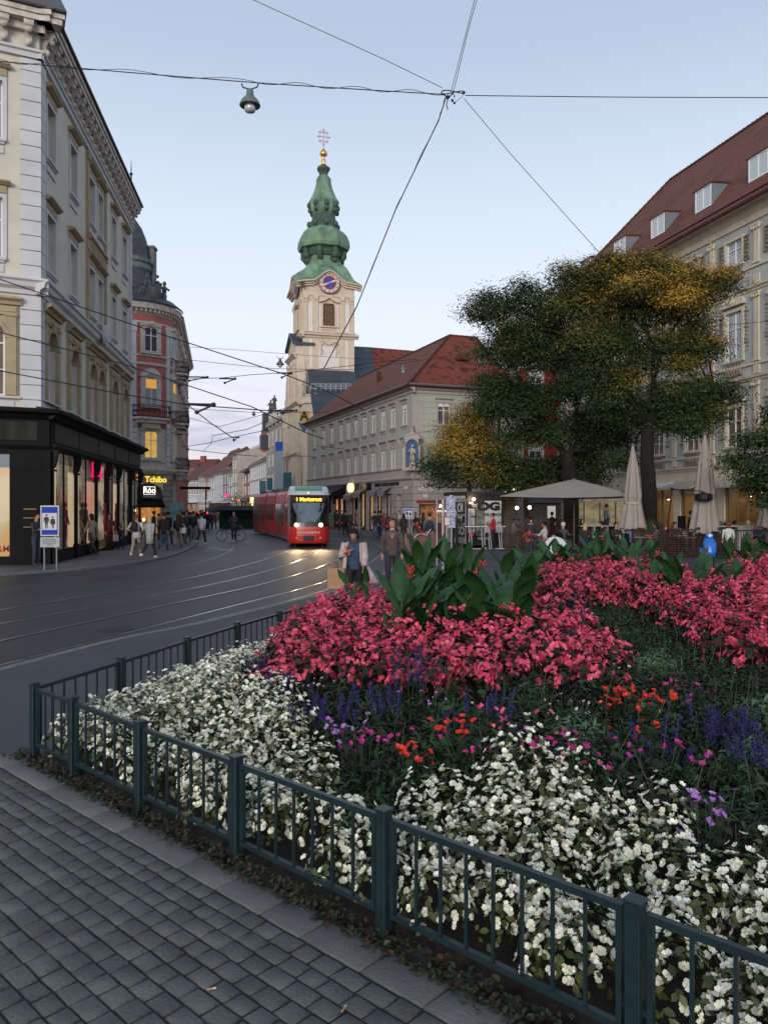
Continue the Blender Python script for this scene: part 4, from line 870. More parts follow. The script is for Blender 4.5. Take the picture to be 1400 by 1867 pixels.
for az in azs:
 f = tang(az, RR + .02)
 window(B, f, 0, 13.85, 1.05, 1.85, depth=-.05, trim=(RSU,)); window(B, f, 0, 9.75, 1.05, 2.1, depth=-.05, trim=(RSU2,), pm=mat('closed_blind_pane', (.34, .33, .35), (.28, .27, .3), 2, .4), label='balcony door with an orange lit pane above')
 m = B.mb(f); m.box(-.42, .42, -.11, -.09, 11.05, 11.75); B.part('lit_transom', m, emis('orange_transom', (.95, .5, .13), .55))
 window(B, f, 0, 5.75, 1.05, 2.05, depth=-.05, trim=(RSU,), pm=emis('yellow_room', (.9, .58, .12), .62, (.7, .42, .1), 2), label='window of a lit yellow room')
# pale pilasters on the drum
m = MB(B.T)
for az in (azs[0] + .52, azs[0] - .40, azs[0] + .84):
 f = tang(az, RR); q = B.mb(f); q.box(-.20, .20, -.12, .05, 9.2, 15.6); q.box(-.26, .26, -.17, .05, 15.3, 15.95); q.box(-.25, .25, -.16, .05, 9.0, 9.6)
 z = 5.1
 while z < 8.4: q.box(-.28, .28, -.14, .05, z, z + .38); z += .43
 n = len(m.v); m.v += q.v; m.f += [tuple(k + n for k in g) for g in q.f]; m.mi += q.mi
B.part('pilasters', m, M_['white'])
def balcony(B, f, z, w, dep, nm='balcony'):
 m = B.mb(f); P = [(-w / 2, 0), (-w / 2, -.35), (-w / 2 + .3, -dep), (w / 2 - .3, -dep), (w / 2, -.35), (w / 2, 0)]
 m.prism([(p[0], p[1]) for p in P], z - .16, z); m.prism([(p[0] * .8, p[1] * .8) for p in P], z - .42, z - .161); m.prism([(p[0] * .5, p[1] * .55) for p in P], z - .8, z - .421); b = B.part(nm, m, M_['stucco'])
 r = B.mb(f); pts = [Vector((p[0], p[1], 0)) for p in P]
 for zz in (.06, .92, .80): r.tube([(p.x, p.y, z + zz) for p in pts], .025, 4)
 for a, c in zip(pts[:-1], pts[1:]):
  n = max(2, int((c - a).length / .11))
  for i in range(n):
   p = a.lerp(c, i / n); bow = .06 * math.sin(i * 1.7); r.tube([(p.x, p.y, z), (p.x + bow, p.y - .05, z + .4), (p.x, p.y, z + .9)], .016, 3)
   if i % 2: r.ball((p.x, p.y - .02, z + .45), .07, .03, .09, 6, 4)
 r.build('railing', M_['iron'], b)
balcony(B, tang(azs[0], RR), 8.8, 2.9, .85)
# street side of the house, seen edge-on, with stacked balconies
FS, Ls = frame_between((-16.75, 64.2), (-21.4, 87)); m = B.mb(FS); wallface(m, Ls, 0, 16.7, [(x - .55, x + .55, z, z + 2) for x in (3, 7, 11, 15, 19) for z in (5.8, 9.75, 13.6)], .2); B.part('side_wall', m, M_['redw'])
m = B.mb(FS); cornice(m, 0, Ls, 16.7, P_CORN); cornice(m, 0, Ls, 4.6, P_BELT); cornice(m, 0, Ls, 12.8, P_BELT)
for x in (1.2, 5, 9, 13): m.box(x - .25, x + .25, -.14, 0, 5, 16.6); m.ball((x, -.25, 15.6), .35, .25, .5); m.ball((x, -.25, 11.8), .35, .3, .45)
B.part('side_moulding', m, M_['stucco'])
for x in (3, 7, 11, 15, 19):
 for z in (5.8, 9.75, 13.6): window(B, FS, x, z, 1.1, 2.0, trim=(RSU,))
for x, z, w in ((3, 8.7, 2.8), (7, 8.7, 2.6), (3, 5.0, 2.4), (7, 12.7, 2.4)): balcony(B, FS, z, w, .95)
m = B.mb(FS); m.quad((0, 0, 0), (0, 8, 0), (0, 8, 16.7), (0, 0, 16.7)); m.quad((Ls, 0, 0), (Ls, 8, 0), (Ls, 8, 16.7), (Ls, 0, 16.7)); m.box(0, Ls, .4, 7, 0, 16.6); B.part('rear_wall', m, M_['stucco'])
m = B.mb(FS); m.prism_x([(-.6, 17.35), (2.2, 20.2), (6, 20.2), (8, 17.35)], 0, Ls); B.part('roof', m, M_['slate'])
# ground floor of the drum: rusticated piers and the arched shop
GF = tang(azs[0] - .02, RR * .93)
sm = brickmat('rusticated_stone', (.27, .26, .24), (.22, .21, .195), (.06, .06, .06), 1.1, .42, .03, .85, .6)
m = B.mb(GF); wallface(m, 1.95, 0, 4.6, [(-1.15, 1.15, 0, 3.9)], .5, -3.2); B.part('ground_floor_wall', m, sm)
m = B.mb(GF); m.box(1.56, 1.98, .02, 3.0, 0, 4.6); B.part('ground_floor_pier', m, sm)
m = B.mb(GF); arch_fill(m, 2.3, 3.0, .85, -.02, .45, 3.9); B.part('arch', m, M_['stucco'])
m = B.mb(GF); m.box(-1.15, 1.15, .5, .55, 0, 3.9); B.part('shop_interior', m, emis('bakery_glow', (1, .45, .12), .5, (.55, .2, .05), 2.4))
m = B.mb(GF); m.box(-1.15, 1.15, .30, .48, 2.55, 3.9); B.part('transom_panel', m, mat('brown_transom', (.14, .09, .06)))
m = B.mb(GF); m.prism_x([(.28, 2.65), (-.45, 2.2), (-.45, 1.98), (.28, 2.0)], -1.14, 1.14); B.part('awning', m, M_['black'])
for x, z in ((-.9, 1.75), (-.55, 1.15), (-.2, 1.05), (.4, 1.2), (-.75, 1.1)):
 m = MB(); m.ball((0, 0, 0), .09); o = m.build('shop_lamp', M_['lamp'], B.e); o.location = GF.p(x, .42, z) - B.o
m = B.mb(GF)
for i in range(16): m.box(-1.1 + i * .1, -1.03 + i * .1, .44, .49, .45 + .12 * (i % 3), .75 + .16 * (i % 4));
m.box(-1.1, .45, .40, .5, .0, .42); B.part('shop_counter', m, mat('counter_goods', (.3, .1, .04), (.5, .25, .1), 9))
letters(B.e, 'Tchibo', GF.p(.55, -.10, 4.12) - B.o, GF.a, .62, emis('yellow_letters', (1, .68, .10), 1.05), .014, .03, 1.0, 'sign_letters')
m = B.mb(GF); m.tube([(-.55, -.1, 4.42), (-.8, -.1, 4.5), (-1.05, -.1, 4.42), (-.85, -.1, 4.36)], .04, 5); m.lathe([(.10, -.02), (.16, -.02), (.16, .02), (.10, .02)], 12, (-.85, -.12, 4.1)); B.part('sign_emblem', m, emis('yellow_letters', (1, .68, .10), 1.5))
m = B.mb(GF); m.box(-.5, .5, -.16, -.10, 2.75, 3.62); sb = B.part('hanging_sign', m, mat('sign_grey', (.25, .24, .23)))
letters(sb, 'R\u00f3o', GF.p(0, -.17, 3.28) - B.o, GF.a, .62, emis('white_letters', (1, .93, .8), 1.6), .006, .01, .95, 'sign_letters')
m = B.mb(GF);
for a, b, c, d in ((-.46, .46, 3.56, 3.59), (-.46, .46, 2.98, 3.0), (-.46, -.44, 2.98, 3.59), (.44, .46, 2.98, 3.59)): m.box(a, b, -.175, -.162, c, d)
m.build('sign_border', emis('white_letters', (1, .93, .8), 1.6), sb)
# attic sculpture group: figures round a cartouche
e = empty('sculpture_group', (RC.x, RC.y, 17.7), 0, 'dark stone figures around a shield on the cornice of the red round house', 'sculpture')
def fig(az, h, lean, name='figure'):
 f = tang(az, RR - .15); m = MB(Matrix.Translation((-RC.x, -RC.y, -17.7)) @ f.M); z = 17.9; L = lean
 m.tube([(0, 0, z), (L * .2, -.05, z + h * .25), (L * .5, -.1, z + h * .5)], [.20, .22, .17], 7); m.tube([(-.3, -.1, z - .02), (-.1, -.25, z + h * .28), (L * .4, -.1, z + h * .48)], [.10, .13, .12], 6)
 m.tube([(L * .5, -.1, z + h * .48), (L * .7, -.12, z + h * .65), (L * .85, -.14, z + h * .82)], [.16, .2, .1], 8); m.ball((L * .95, -.16, z + h * .93), .15, .15, .18)
 m.tube([(L * .8, -.14, z + h * .78), (L * .8 + .35, -.3, z + h * .62), (L + .5, -.2, z + h * .72)], [.08, .07, .05], 5); m.tube([(L * .8, -.14, z + h * .78), (L * .4 - .2, -.3, z + h * .55)], [.08, .06], 5)
 m.build(name, stone_d, e, True)
stone_d = mat('dark_stone', (.10, .105, .11), (.05, .055, .06), 6, .85, bump=.5, bscale=20)
fig(azs[0] - .22, 1.75, .45); fig(azs[0] + .44, 1.55, -.1); fig(azs[0] - .5, 1.2, .2)
f = tang(azs[0] + .14, RR - .05); m = MB(Matrix.Translation((-RC.x, -RC.y, -17.7)) @ f.M); m.lathe([(0, 0), (.35, .15), (.5, .7), (.4, 1.2), (.15, 1.35), (0, 1.4)], 10, (0, -.1, 17.8), 1, .45)
for k in range(7): m.ball((math.cos(k) * .35, -.2, 18.9 + .35 * math.sin(k * .9) ** 2), .13)
m.ball((.1, -.1, 19.7), .14); m.build('shield', stone_d, e, True)
m = MB(Matrix.Translation((-RC.x, -RC.y, -17.7))); m.lathe([(RR - .1, 17.6), (RR - .02, 17.75), (RR - .05, 18.05), (RR - .5, 18.1)], 24, (RC.x, RC.y, 0), 1, 1, azs[0] - .7, azs[0] + .75); m.build('plinth', M_['stucco'], e)
# ---------------------------------------------------------------- grey-green corner house (centre)
tile_m = brickmat('roof_tiles', (.30, .070, .042), (.20, .048, .032), (.07, .025, .018), .22, .16, .02, .85, .8, plane='UV', noise=(1.3, (.34, .34, .36), .52))
tile2_m = brickmat('old_roof_tiles', (.23, .078, .050), (.15, .052, .038), (.055, .024, .018), .22, .17, .02, .85, .8, plane='UV', noise=(.8, (.7, .66, .66), .55))
def roofpoly(B, name, polys, m, parent=None, relief=True):
 """roof planes in world coordinates; uv in metres along / up the slope"""
 me = bpy.data.meshes.new(name); V = []; Fq = []
 for P in polys: n = len(V); V += [Vector(p) - B.o for p in P]; Fq.append(tuple(range(n, n + len(P))))
 me.from_pydata(V, [], Fq); uvl = me.uv_layers.new(name='UVMap')
 for pl in me.polygons:
  n = pl.normal; up = Vector((0, 0, 1)) - n * n.z; up = up.normalized() if up.length > 1e-4 else Vector((0, 1, 0)); r = up.cross(n)
  for li in pl.loop_indices: v = me.vertices[me.loops[li].vertex_index].co; uvl.data[li].uv = (v.dot(r), v.dot(up))
 me.materials.append(m); o = link(name, me, parent or B.e); so = o.modifiers.new('thickness', 'SOLIDIFY'); so.thickness = .14; so.offset = -1; return o
def ridge(B, pts, m, r=.13, name='ridge_tiles'):
 b = MB(B.T)
 for a, c in zip(pts[:-1], pts[1:]):
  a, c = Vector(a), Vector(c); n = max(2, int((c - a).length / .45))
  for i in range(n): b.tube([a.lerp(c, i / n), a.lerp(c, (i + .96) / n)], [r, r * .8], 6)
 return B.part(name, b, m)
GC = Vector((2.15, 60.0)); GF1, GL1 = frame_between((-8.4, 88.0), GC); gd1 = Vector((-.3527, .9357)); gd2 = Vector((.9357, .3527)); GF2 = Fr(GC, math.atan2(gd2.y, gd2.x)); GL2 = 9.6
B = Bld('grey_green_house', GC, 'long grey-green corner house with mottled red tiled hip roof and shops below')
gg = brickmat('grey_green_render', (.37, .40, .34), (.345, .375, .315), (.23, .25, .21), 9, .46, .018, .85, .35)
stone = brickmat('grey_pink_stone', (.33, .30, .29), (.29, .265, .26), (.09, .08, .08), 1.3, .52, .018, .8, .5)
XG = [2.77, 6.3, 9.2, 12.3, 14.5, 16.7, 19.07, 21.3, 23.7, 25.9, 28.4]
ho = [(x - .5, x + .5, z, z + 1.62) for x in XG for z in (8.35, 5.05)]
m = B.mb(GF1); wallface(m, GL1, 4.95, 11.1, ho, .2); B.part('wall', m, gg)
ho2 = [(x - .5, x + .5, z, z + 1.62) for x in (2.6, 6.6) for z in (8.35, 5.05)]
m = B.mb(GF2); wallface(m, GL2, 4.95, 11.1, ho2, .2); B.part('wall', m, gg)
m = B.mb(GF1); m.box(0.1, GL1 - .3, .28, 8.3, 4.5, 11.0); m.quad((0, 0, 0), (0, 9, 0), (0, 9, 11.1), (0, 0, 11.1)); B.part('rear_wall', m, mat('dark_inside', (.03, .03, .035)))
m = B.mb(GF2); m.quad((GL2, 0, 0), (GL2, 9, 0), (GL2, 9, 11.1), (GL2, 0, 11.1)); B.part('rear_wall', m, gg)
for fr, L, XX, e1 in ((GF1, GL1, XG, 1), (GF2, GL2, (2.6, 6.6), 0)):
 x0, x1 = (0, L) if e1 else (0, L); pk = mat('pinkish_render', (.38, .345, .33), (.34, .31, .295), 2, .85)
 for a, b in [((a + b) / 2 - .16, (a + b) / 2 + .16) for a, b in zip(XX[:-1], XX[1:])] + ([(L - .62, L), (0, .5)] if e1 else [(.02, .62), (.82, .9)]): B.part('lesene', B.mb(fr).box(a, b, -.045, -.002, 5.0, 10.6), pk)
 m = B.mb(fr); cornice(m, x0 - .0, x1 + (.5 if e1 else 0), 10.62, [(0.0, 0), (.10, .02), (.14, .2), (.36, .32), (.42, .46), (-.05, .48)]); B.part('cornice', m, pk)
 m = B.mb(fr); cornice(m, x0, x1 + (.1 if e1 else 0), 4.15, [(-.03, 0), (.10, 0), (.16, .12), (.10, .2), (.08, .72), (.2, .80), (.22, .9), (-.03, .93)]); B.part('shop_cornice', m, pk)
 m = B.mb(fr); m.tube([(-.5, -.62, 11.22), (L + (.55 if e1 else .3), -.62, 11.22)], .09, 8); B.part('gutter', m, mat('gutter_grey', (.12, .12, .12), rough=.5))
def g_hood(b, w, h): a = w / 2; b.box(-a - .12, a + .12, -.05, -.002, h + .03, h + .25); b.prism_x([(-.002, h + .26), (-.08, h + .26), (-.20, h + .34), (-.20, h + .40), (-.002, h + .42)], -a - .24, a + .24)
def g_frame(b, w, h): a = w / 2; b.box(-a - .14, -a, -.05, -.003, 0, h); b.box(a, a + .14, -.05, -.003, 0, h); b.box(-a - .2, a + .2, -.14, .05, -.12, -.003); b.box(-a - .1, a + .1, -.06, -.003, -.3, -.13)
def g_hood1(b, w, h): g_hood(b, w, h + .35); a = w / 2; b.box(-a - .14, a + .14, -.04, -.003, h + .02, h + .37)
pkm = mat('pinkish_render', (.38, .345, .33)); GH = ('hood', 'g', g_hood, pkm); GH1 = ('hood', 'g1', g_hood1, pkm); GFm = ('surround', 'g', g_frame, pkm)
for fr, XX in ((GF1, XG), (GF2, (2.6, 6.6))):
 for i, x in enumerate(XX):
  window(B, fr, x, 8.35, 1.0, 1.62, trim=(GH, GFm), blind=.16 + .06 * (i % 3), depth=.12, pm='pane')
  window(B, fr, x, 5.05, 1.0, 1.62, trim=(GH1, GFm), blind=.10 + .05 * ((i * 2) % 3), depth=.12, pm='pane')
  m = cached(('cons',), lambda: (lambda b: (b.prism_x([(-.003, 6.75), (-.25, 7.35), (-.32, 7.42), (-.003, 7.42)], -.08, .08), b.mesh('console', pkm))[1])(MB()))
  if XX is XG and i < 10: B.put('console', m, fr, (XG[i] + XG[i + 1]) / 2, 0)
# ground floor with shop openings (left facade seen along the street)
og = [(2.0, 5.2, 0, 3.5), (8.6, 13.4, 0, 3.55), (15.2, 17.0, .3, 3.3), (17.6, 19.4, 0, 3.3), (19.9, 21.3, 0, 3.0), (22.0, 23.3, .5, 3.1), (24.2, 25.5, .5, 3.1), (26.7, 27.6, 0, 3.0)]
m = B.mb(GF1); wallface(m, GL1, 0, 4.15, og, .35); B.part('ground_floor_wall', m, stone)
m = B.mb(GF2); wallface(m, GL2, 0, 4.15, [(3.2, 6.2, .4, 2.9), (7.0, 9.0, .4, 2.9)], .35); B.part('ground_floor_wall', m, stone)
m = B.mb(GF1); m.box(8.4, 13.6, -.25, -.01, 3.2, 4.12); m.box(8.4, 8.7, -.2, .0, 0, 3.19); m.box(13.3, 13.6, -.2, 0, 0, 3.19); m.prism_x([(-.25, 3.9), (-1.3, 3.35), (-1.3, 3.15), (-.25, 3.15)], 9, 13.2); m.box(8.75, 13.25, .3, .34, 0, 3.5); B.part('dark_shopfront', m, M_['black'])
m = B.mb(GF1);
for x in (9.4, 10.7, 12.0): m.box(x, x + .9, -1.312, -1.301, 3.18, 3.32)
B.part('awning_lettering_boards', m, mat('pale_board', (.3, .3, .3)))
m = B.mb(GF1)
for x0, x1 in ((9.7, 10.2), (11.3, 11.7), (12.2, 12.6)): m.box(x0, x1, .27, .295, .4, 2.8)
B.part('lit_display', m, emis('display_warm', (1, .45, .22), .7, (.4, .12, .06), 3))
m = B.mb(GF1); m.box(5.3, 7.6, -.05, -.01, .2, 3.3); B.part('yellow_panel', m, mat('yellow_board', (.42, .30, .08), (.35, .24, .07), 2, .6))
m = B.mb(GF1); m.box(6.6, 7.2, -.09, -.051, .9, 2.1); B.part('framed_poster', m, mat('poster_brown', (.12, .06, .04), (.3, .2, .1), 6))
for (a, b, c, d) in og[2:7]:
 m = B.mb(GF1); m.box(a + .05, b - .05, .6, .65, c, d); B.part('lit_display', m, M_['glow2'])
 m = B.mb(GF1); m.box(a, a + .06, .1, .2, c, d); m.box(b - .06, b, .1, .2, c, d); m.box(a + .06, b - .06, .1, .2, d - .08, d); m.box(a + .06, b - .06, .1, .2, c, c + .12); B.part('shop_window_frame', m, M_['black'])
m = B.mb(GF1)
for i in range(10):
 x = 17.7 + (i % 5) * .32; z = .6 + (i // 5) * .8; m.box(x, x + .2, .5, .58, z, z + .45)
for x, h in ((15.7, 1.7), (16.4, 1.6), (22.5, 1.6), (24.8, 1.5)): m.lathe([(.16, .4), (.2, 1.0), (.14, 1.3), (.2, h), (.05, h + .1)], 8, (x, .45, 0))
B.part('shop_goods', m, mat('goods', (.4, .25, .14), (.15, .05, .03), 5))
m = B.mb(GF1); m.box(14.9, 20.8, -.12, -.01, 3.5, 4.1); B.part('sign_band', m, M_['black'])
for x, mm_, nm in ((15.9, 'lit', 'round_lit_sign'), (19.3, 'd', 'round_sign')):
 m = B.mb(GF1); P = [(x + .55 * math.cos(t * math.pi / 12), 3.8 + .42 * math.sin(t * math.pi / 12)) for t in range(24)]; m.prism_y(P, -.45, -.13)
 o = B.part(nm, m, emis('sign_disc', (1, .82, .42), 1.5) if mm_ == 'lit' else mat('sign_tan', (.32, .25, .14), (.2, .15, .1), 4))
letters(B.e, 'C', GF1.p(15.9, -.46, 3.8) - B.o, GF1.a, .55, mat('sign_brown', (.25, .18, .06)), .0, .006, 1.2, 'sign_letters'); letters(B.e, 'e', GF1.p(19.3, -.46, 3.82) - B.o, GF1.a, .65, M_['black'], .01, .006, 1.2, 'sign_letters')
def awn(fr, a, b, z=3.15, m_=None):
 m = B.mb(fr); m.prism_x([(-.02, z + .35), (-.75, z - .05), (-.75, z - .45), (-.72, z - .45), (-.72, z - .08), (-.02, z + .28)], a, b); B.part('awning', m, m_ or mat('awning_grey', (.17, .16, .165), rough=.8))
awn(GF1, 15.0, 17.1); awn(GF1, 17.5, 19.6, 3.3); awn(GF1, 21.9, 23.4, 3.35); awn(GF1, 24.1, 25.6, 3.35)
letters(B.e, 'UNITED COLORS OF BENETTON', GF1.p(24.4, -.02, 3.86) - B.o, GF1.a, .36, M_['black'], .012, .02, 1.05, 'sign_letters')
letters(B.e, 'UNITED COLORS OF BENETTON', GF2.p(4.6, -.02, 3.62) - B.o, GF2.a, .50, M_['black'], .006, .02, 1.0, 'sign_letters')
m = B.mb(GF1); m.box(28.2, 29.0, -.03, -.005, 3.4, 3.62); m.cur = 0; B.part('house_number_plate', m, mat('sign_white', (.5, .5, .5)))
m = B.mb(GF2); m.box(.5, 1.7, -.03, -.005, 3.28, 3.55); m.box(.85, 1.25, -.03, -.005, 2.75, 3.0); B.part('street_name_plate', m, mat('sign_white', (.5, .5, .5)))
letters(B.e, 'Herrengasse', GF2.p(1.1, -.032, 3.41) - B.o, GF2.a, .17, M_['iron'], .0, .003, .95, 'sign_letters')
for a, b in ((3.2, 6.2),):
 m = B.mb(GF2); m.box(a, b, .34, .4, .4, 2.9); B.part('lit_display', m, emis('orange_room', (1, .5, .2), .42, (.8, .38, .15), 1))
# roof: eaves, hips and ridges in world coordinates
zE, zR = 11.25, 16.6; ov = .62
def gp(s, t, z): p = GC + gd1 * s + gd2 * t; return (p.x, p.y, z)
Lg = GL1 + .2; ez = zE - .12
c0 = gp(-ov, -ov, ez); c1 = gp(Lg, -ov, ez); r0 = gp(5.9, 5.9, zR); r1 = gp(Lg - 1.0, 5.9, zR); c2 = gp(-ov, 8.9, ez); r2 = gp(5.9, 8.4, zR); b1 = gp(Lg, 12.2, ez); b0 = gp(12.2, 12.2, ez)
roofpoly(B, 'roof', [[c1, c0, r0, r1]], tile2_m); roofpoly(B, 'roof', [[c0, c2, r2, r0]], tile_m)
roofpoly(B, 'roof', [[r1, r0, r2, b0, b1]], tile2_m)
ridge(B, [c0, r0, r1], tile_m); ridge(B, [r0, r2, c2], tile_m)
m = MB(B.T); m.add([Vector(c2) + Vector((0, 0, 0)), Vector(r2), Vector(gp(12, 8.9, ez))], [(0, 1, 2)]); B.part('gable_wall', m, stone)
m = MB(B.T); c = Vector(gp(2.6, 5.4, 13.9)); m.lathe([(.5, 0), (.42, .3), (.2, .45), (0, .5)], 12, (c.x, c.y, c.z), 1.2, .8); B.part('roof_vent', m, tile_m)
m = MB(B.T); c = Vector(gp(2.75, 7.3, 13.95)); m.cbox(c, .8, .08, .6, GF2.a, R(-48)); B.part('roof_window', m, mat('roof_window', (.12, .15, .15), rough=.3))
m = MB(B.T); c = gp(14.0, 2.5, 13.9); m.box(c[0] - .2, c[0] + .2, c[1] - .2, c[1] + .2, 13.2, 14.6); B.part('roof_hatch', m, tile2_m)
# niche with statue on the corner
cn = Fr(GC + (gd1 * -.28 + gd2 * .0) , (GF1.a + GF2.a) / 2); e = B.e
m = B.mb(cn); P = [(.52 * math.cos(t * math.pi / 10), 6.55 + .52 * math.sin(t * math.pi / 10)) for t in range(11)]; m.prism_y([(.52, 5.1)] + P + [(-.52, 5.1)], -.22, .1); B.part('niche', m, mat('niche_blue', (.045, .085, .22), (.06, .11, .26), 3, .7))
m = B.mb(cn); m.box(-.66, -.52, -.42, .1, 5.0, 6.6); m.box(.52, .66, -.42, .1, 5.0, 6.6); m.box(-.75, .75, -.6, .1, 4.75, 5.0); arch_fill(m, 1.04, 6.55, .52, -.42, -.1, 7.1); m.prism_y([(-.75, 7.1), (.75, 7.1), (.4, 7.5), (.12, 7.6), (0, 8.1), (-.12, 7.6), (-.4, 7.5)], -.4, .1); B.part('niche_frame', m, pkm)
def statue(pt, h, m_, lb, rz=0, name='statue', group=None):
 e = empty(name, pt, rz, lb, 'statue', group); m = MB(); s = h / 1.9; m.lathe([(.30 * s, 0), (.30 * s, .12 * s)], 8);
 m.lathe([(.27 * s, .12 * s), (.24 * s, .6 * s), (.19 * s, 1.0 * s), (.22 * s, 1.35 * s), (.20 * s, 1.5 * s), (.07 * s, 1.58 * s)], 10, (0, 0, 0), 1, .75); m.ball((0.02, -.02, 1.72 * s), .115 * s, .12 * s, .15 * s)
 m.tube([(.2 * s, 0, 1.45 * s), (.30 * s, -.12 * s, 1.15 * s), (.08 * s, -.26 * s, 1.1 * s)], [.07 * s, .06 * s, .045 * s], 6); m.tube([(-.2 * s, 0, 1.45 * s), (-.32 * s, -.08 * s, 1.15 * s), (-.18 * s, -.26 * s, 1.3 * s)], [.07 * s, .06 * s, .04 * s], 6)
 m.tube([(-.15 * s, -.2 * s, .15 * s), (-.05 * s, -.22 * s, .9 * s), (.15 * s, -.18 * s, 1.3 * s)], [.05 * s, .05 * s, .03 * s], 5); m.build('figure', m_, e, True); return e
sc_m = mat('pale_stone', (.42, .39, .35), (.28, .26, .23), 6, .85, bump=.4, bscale=25)
p = cn.p(0, -.33, 5.0); statue((p.x, p.y, p.z), 1.75, sc_m, 'pale statue in the blue corner niche of the grey-green house', cn.a)
# ---------------------------------------------------------------- tall red house with cream gable, behind the small tree
RF, rl = frame_between((12.2, 72), (25, 74)); B = Bld('red_townhouse', (12.2, 72), 'red town house with white framed windows glimpsed between the trees')
m = B.mb(RF); ho = [(x - .6, x + .6, z, z + 1.9) for x in (1.6, 4.4, 7.2, 10) for z in (5.2, 8.6, 12.0)]; wallface(m, rl, 0, 15.2, ho, .2); B.part('wall', m, mat('bright_red_render', (.30, .030, .030), (.25, .028, .028), 2, .85))
for x in (1.6, 4.4, 7.2, 10):
 for z in (5.2, 8.6, 12.0): window(B, RF, x, z, 1.2, 1.9, trim=(SUR, HOODW), depth=.12)
m = B.mb(RF); cornice(m, 0, rl, 14.6, P_CORN); cornice(m, 0, rl, 4.3, P_BELT); B.part('cornice', m, M_['white'])
m = B.mb(RF); m.box(-.02, rl, .24, 9, 0, 15.1); m.prism_x([(.0, 15.1), (9, 15.1), (5, 19.0)], -.4, .02); B.part('gable_wall', m, M_['cream'])
m = B.mb(RF); m.prism_x([(-.5, 15.2), (4.6, 19.3), (9.4, 15.2), (4.6, 18.9)], -.1, rl); B.part('roof', m, mat('plain_tiles', (.15, .045, .03), (.10, .03, .025), 3, .85))
# ---------------------------------------------------------------- parish church with green copper spire
TA = R(16); TC = Vector(((590 - 700) * 113.6 / F, 113.6)); ct, st_ = math.cos(TA), math.sin(TA)
B = Bld('church', (TC.x, TC.y), 'cream baroque church with tall clock tower and green copper onion spire', 'church')
HB = 3.62; TF = Fr((TC.x - ct * HB + st_ * HB, TC.y - st_ * HB - ct * HB), TA); TW = 2 * HB
TS = Fr(TF.p(0, TW).xy, TA - math.pi / 2)     # side face towards the left
def Z(py, Y=110): return EYE - (py - HZ) * Y / F
sand = mat('sandy_render', (.58, .49, .385), (.50, .42, .33), 1.2, .85, bump=.1); sand2 = mat('pale_panel', (.66, .62, .58), (.6, .57, .53), 1.3, .85)
z_b, z_m, z_c, z_t = Z(700), Z(614), Z(540), Z(506)
for fr in (TF, TS):
 m = B.mb(fr); wallface(m, TW, 0, z_t, [(TW / 2 - .82, TW / 2 + .82, Z(594), Z(553))], .3); B.part('tower_wall', m, sand)
m = B.mb(TF); m.quad((TW, 0, 0), (TW, TW, 0), (TW, TW, z_t), (TW, 0, z_t)); m.quad((TW, TW, 0), (0, TW, 0), (0, TW, z_t), (TW, TW, z_t)); m.box(.4, TW - .4, .45, TW - .4, 0, z_t); B.part('tower_wall', m, sand)
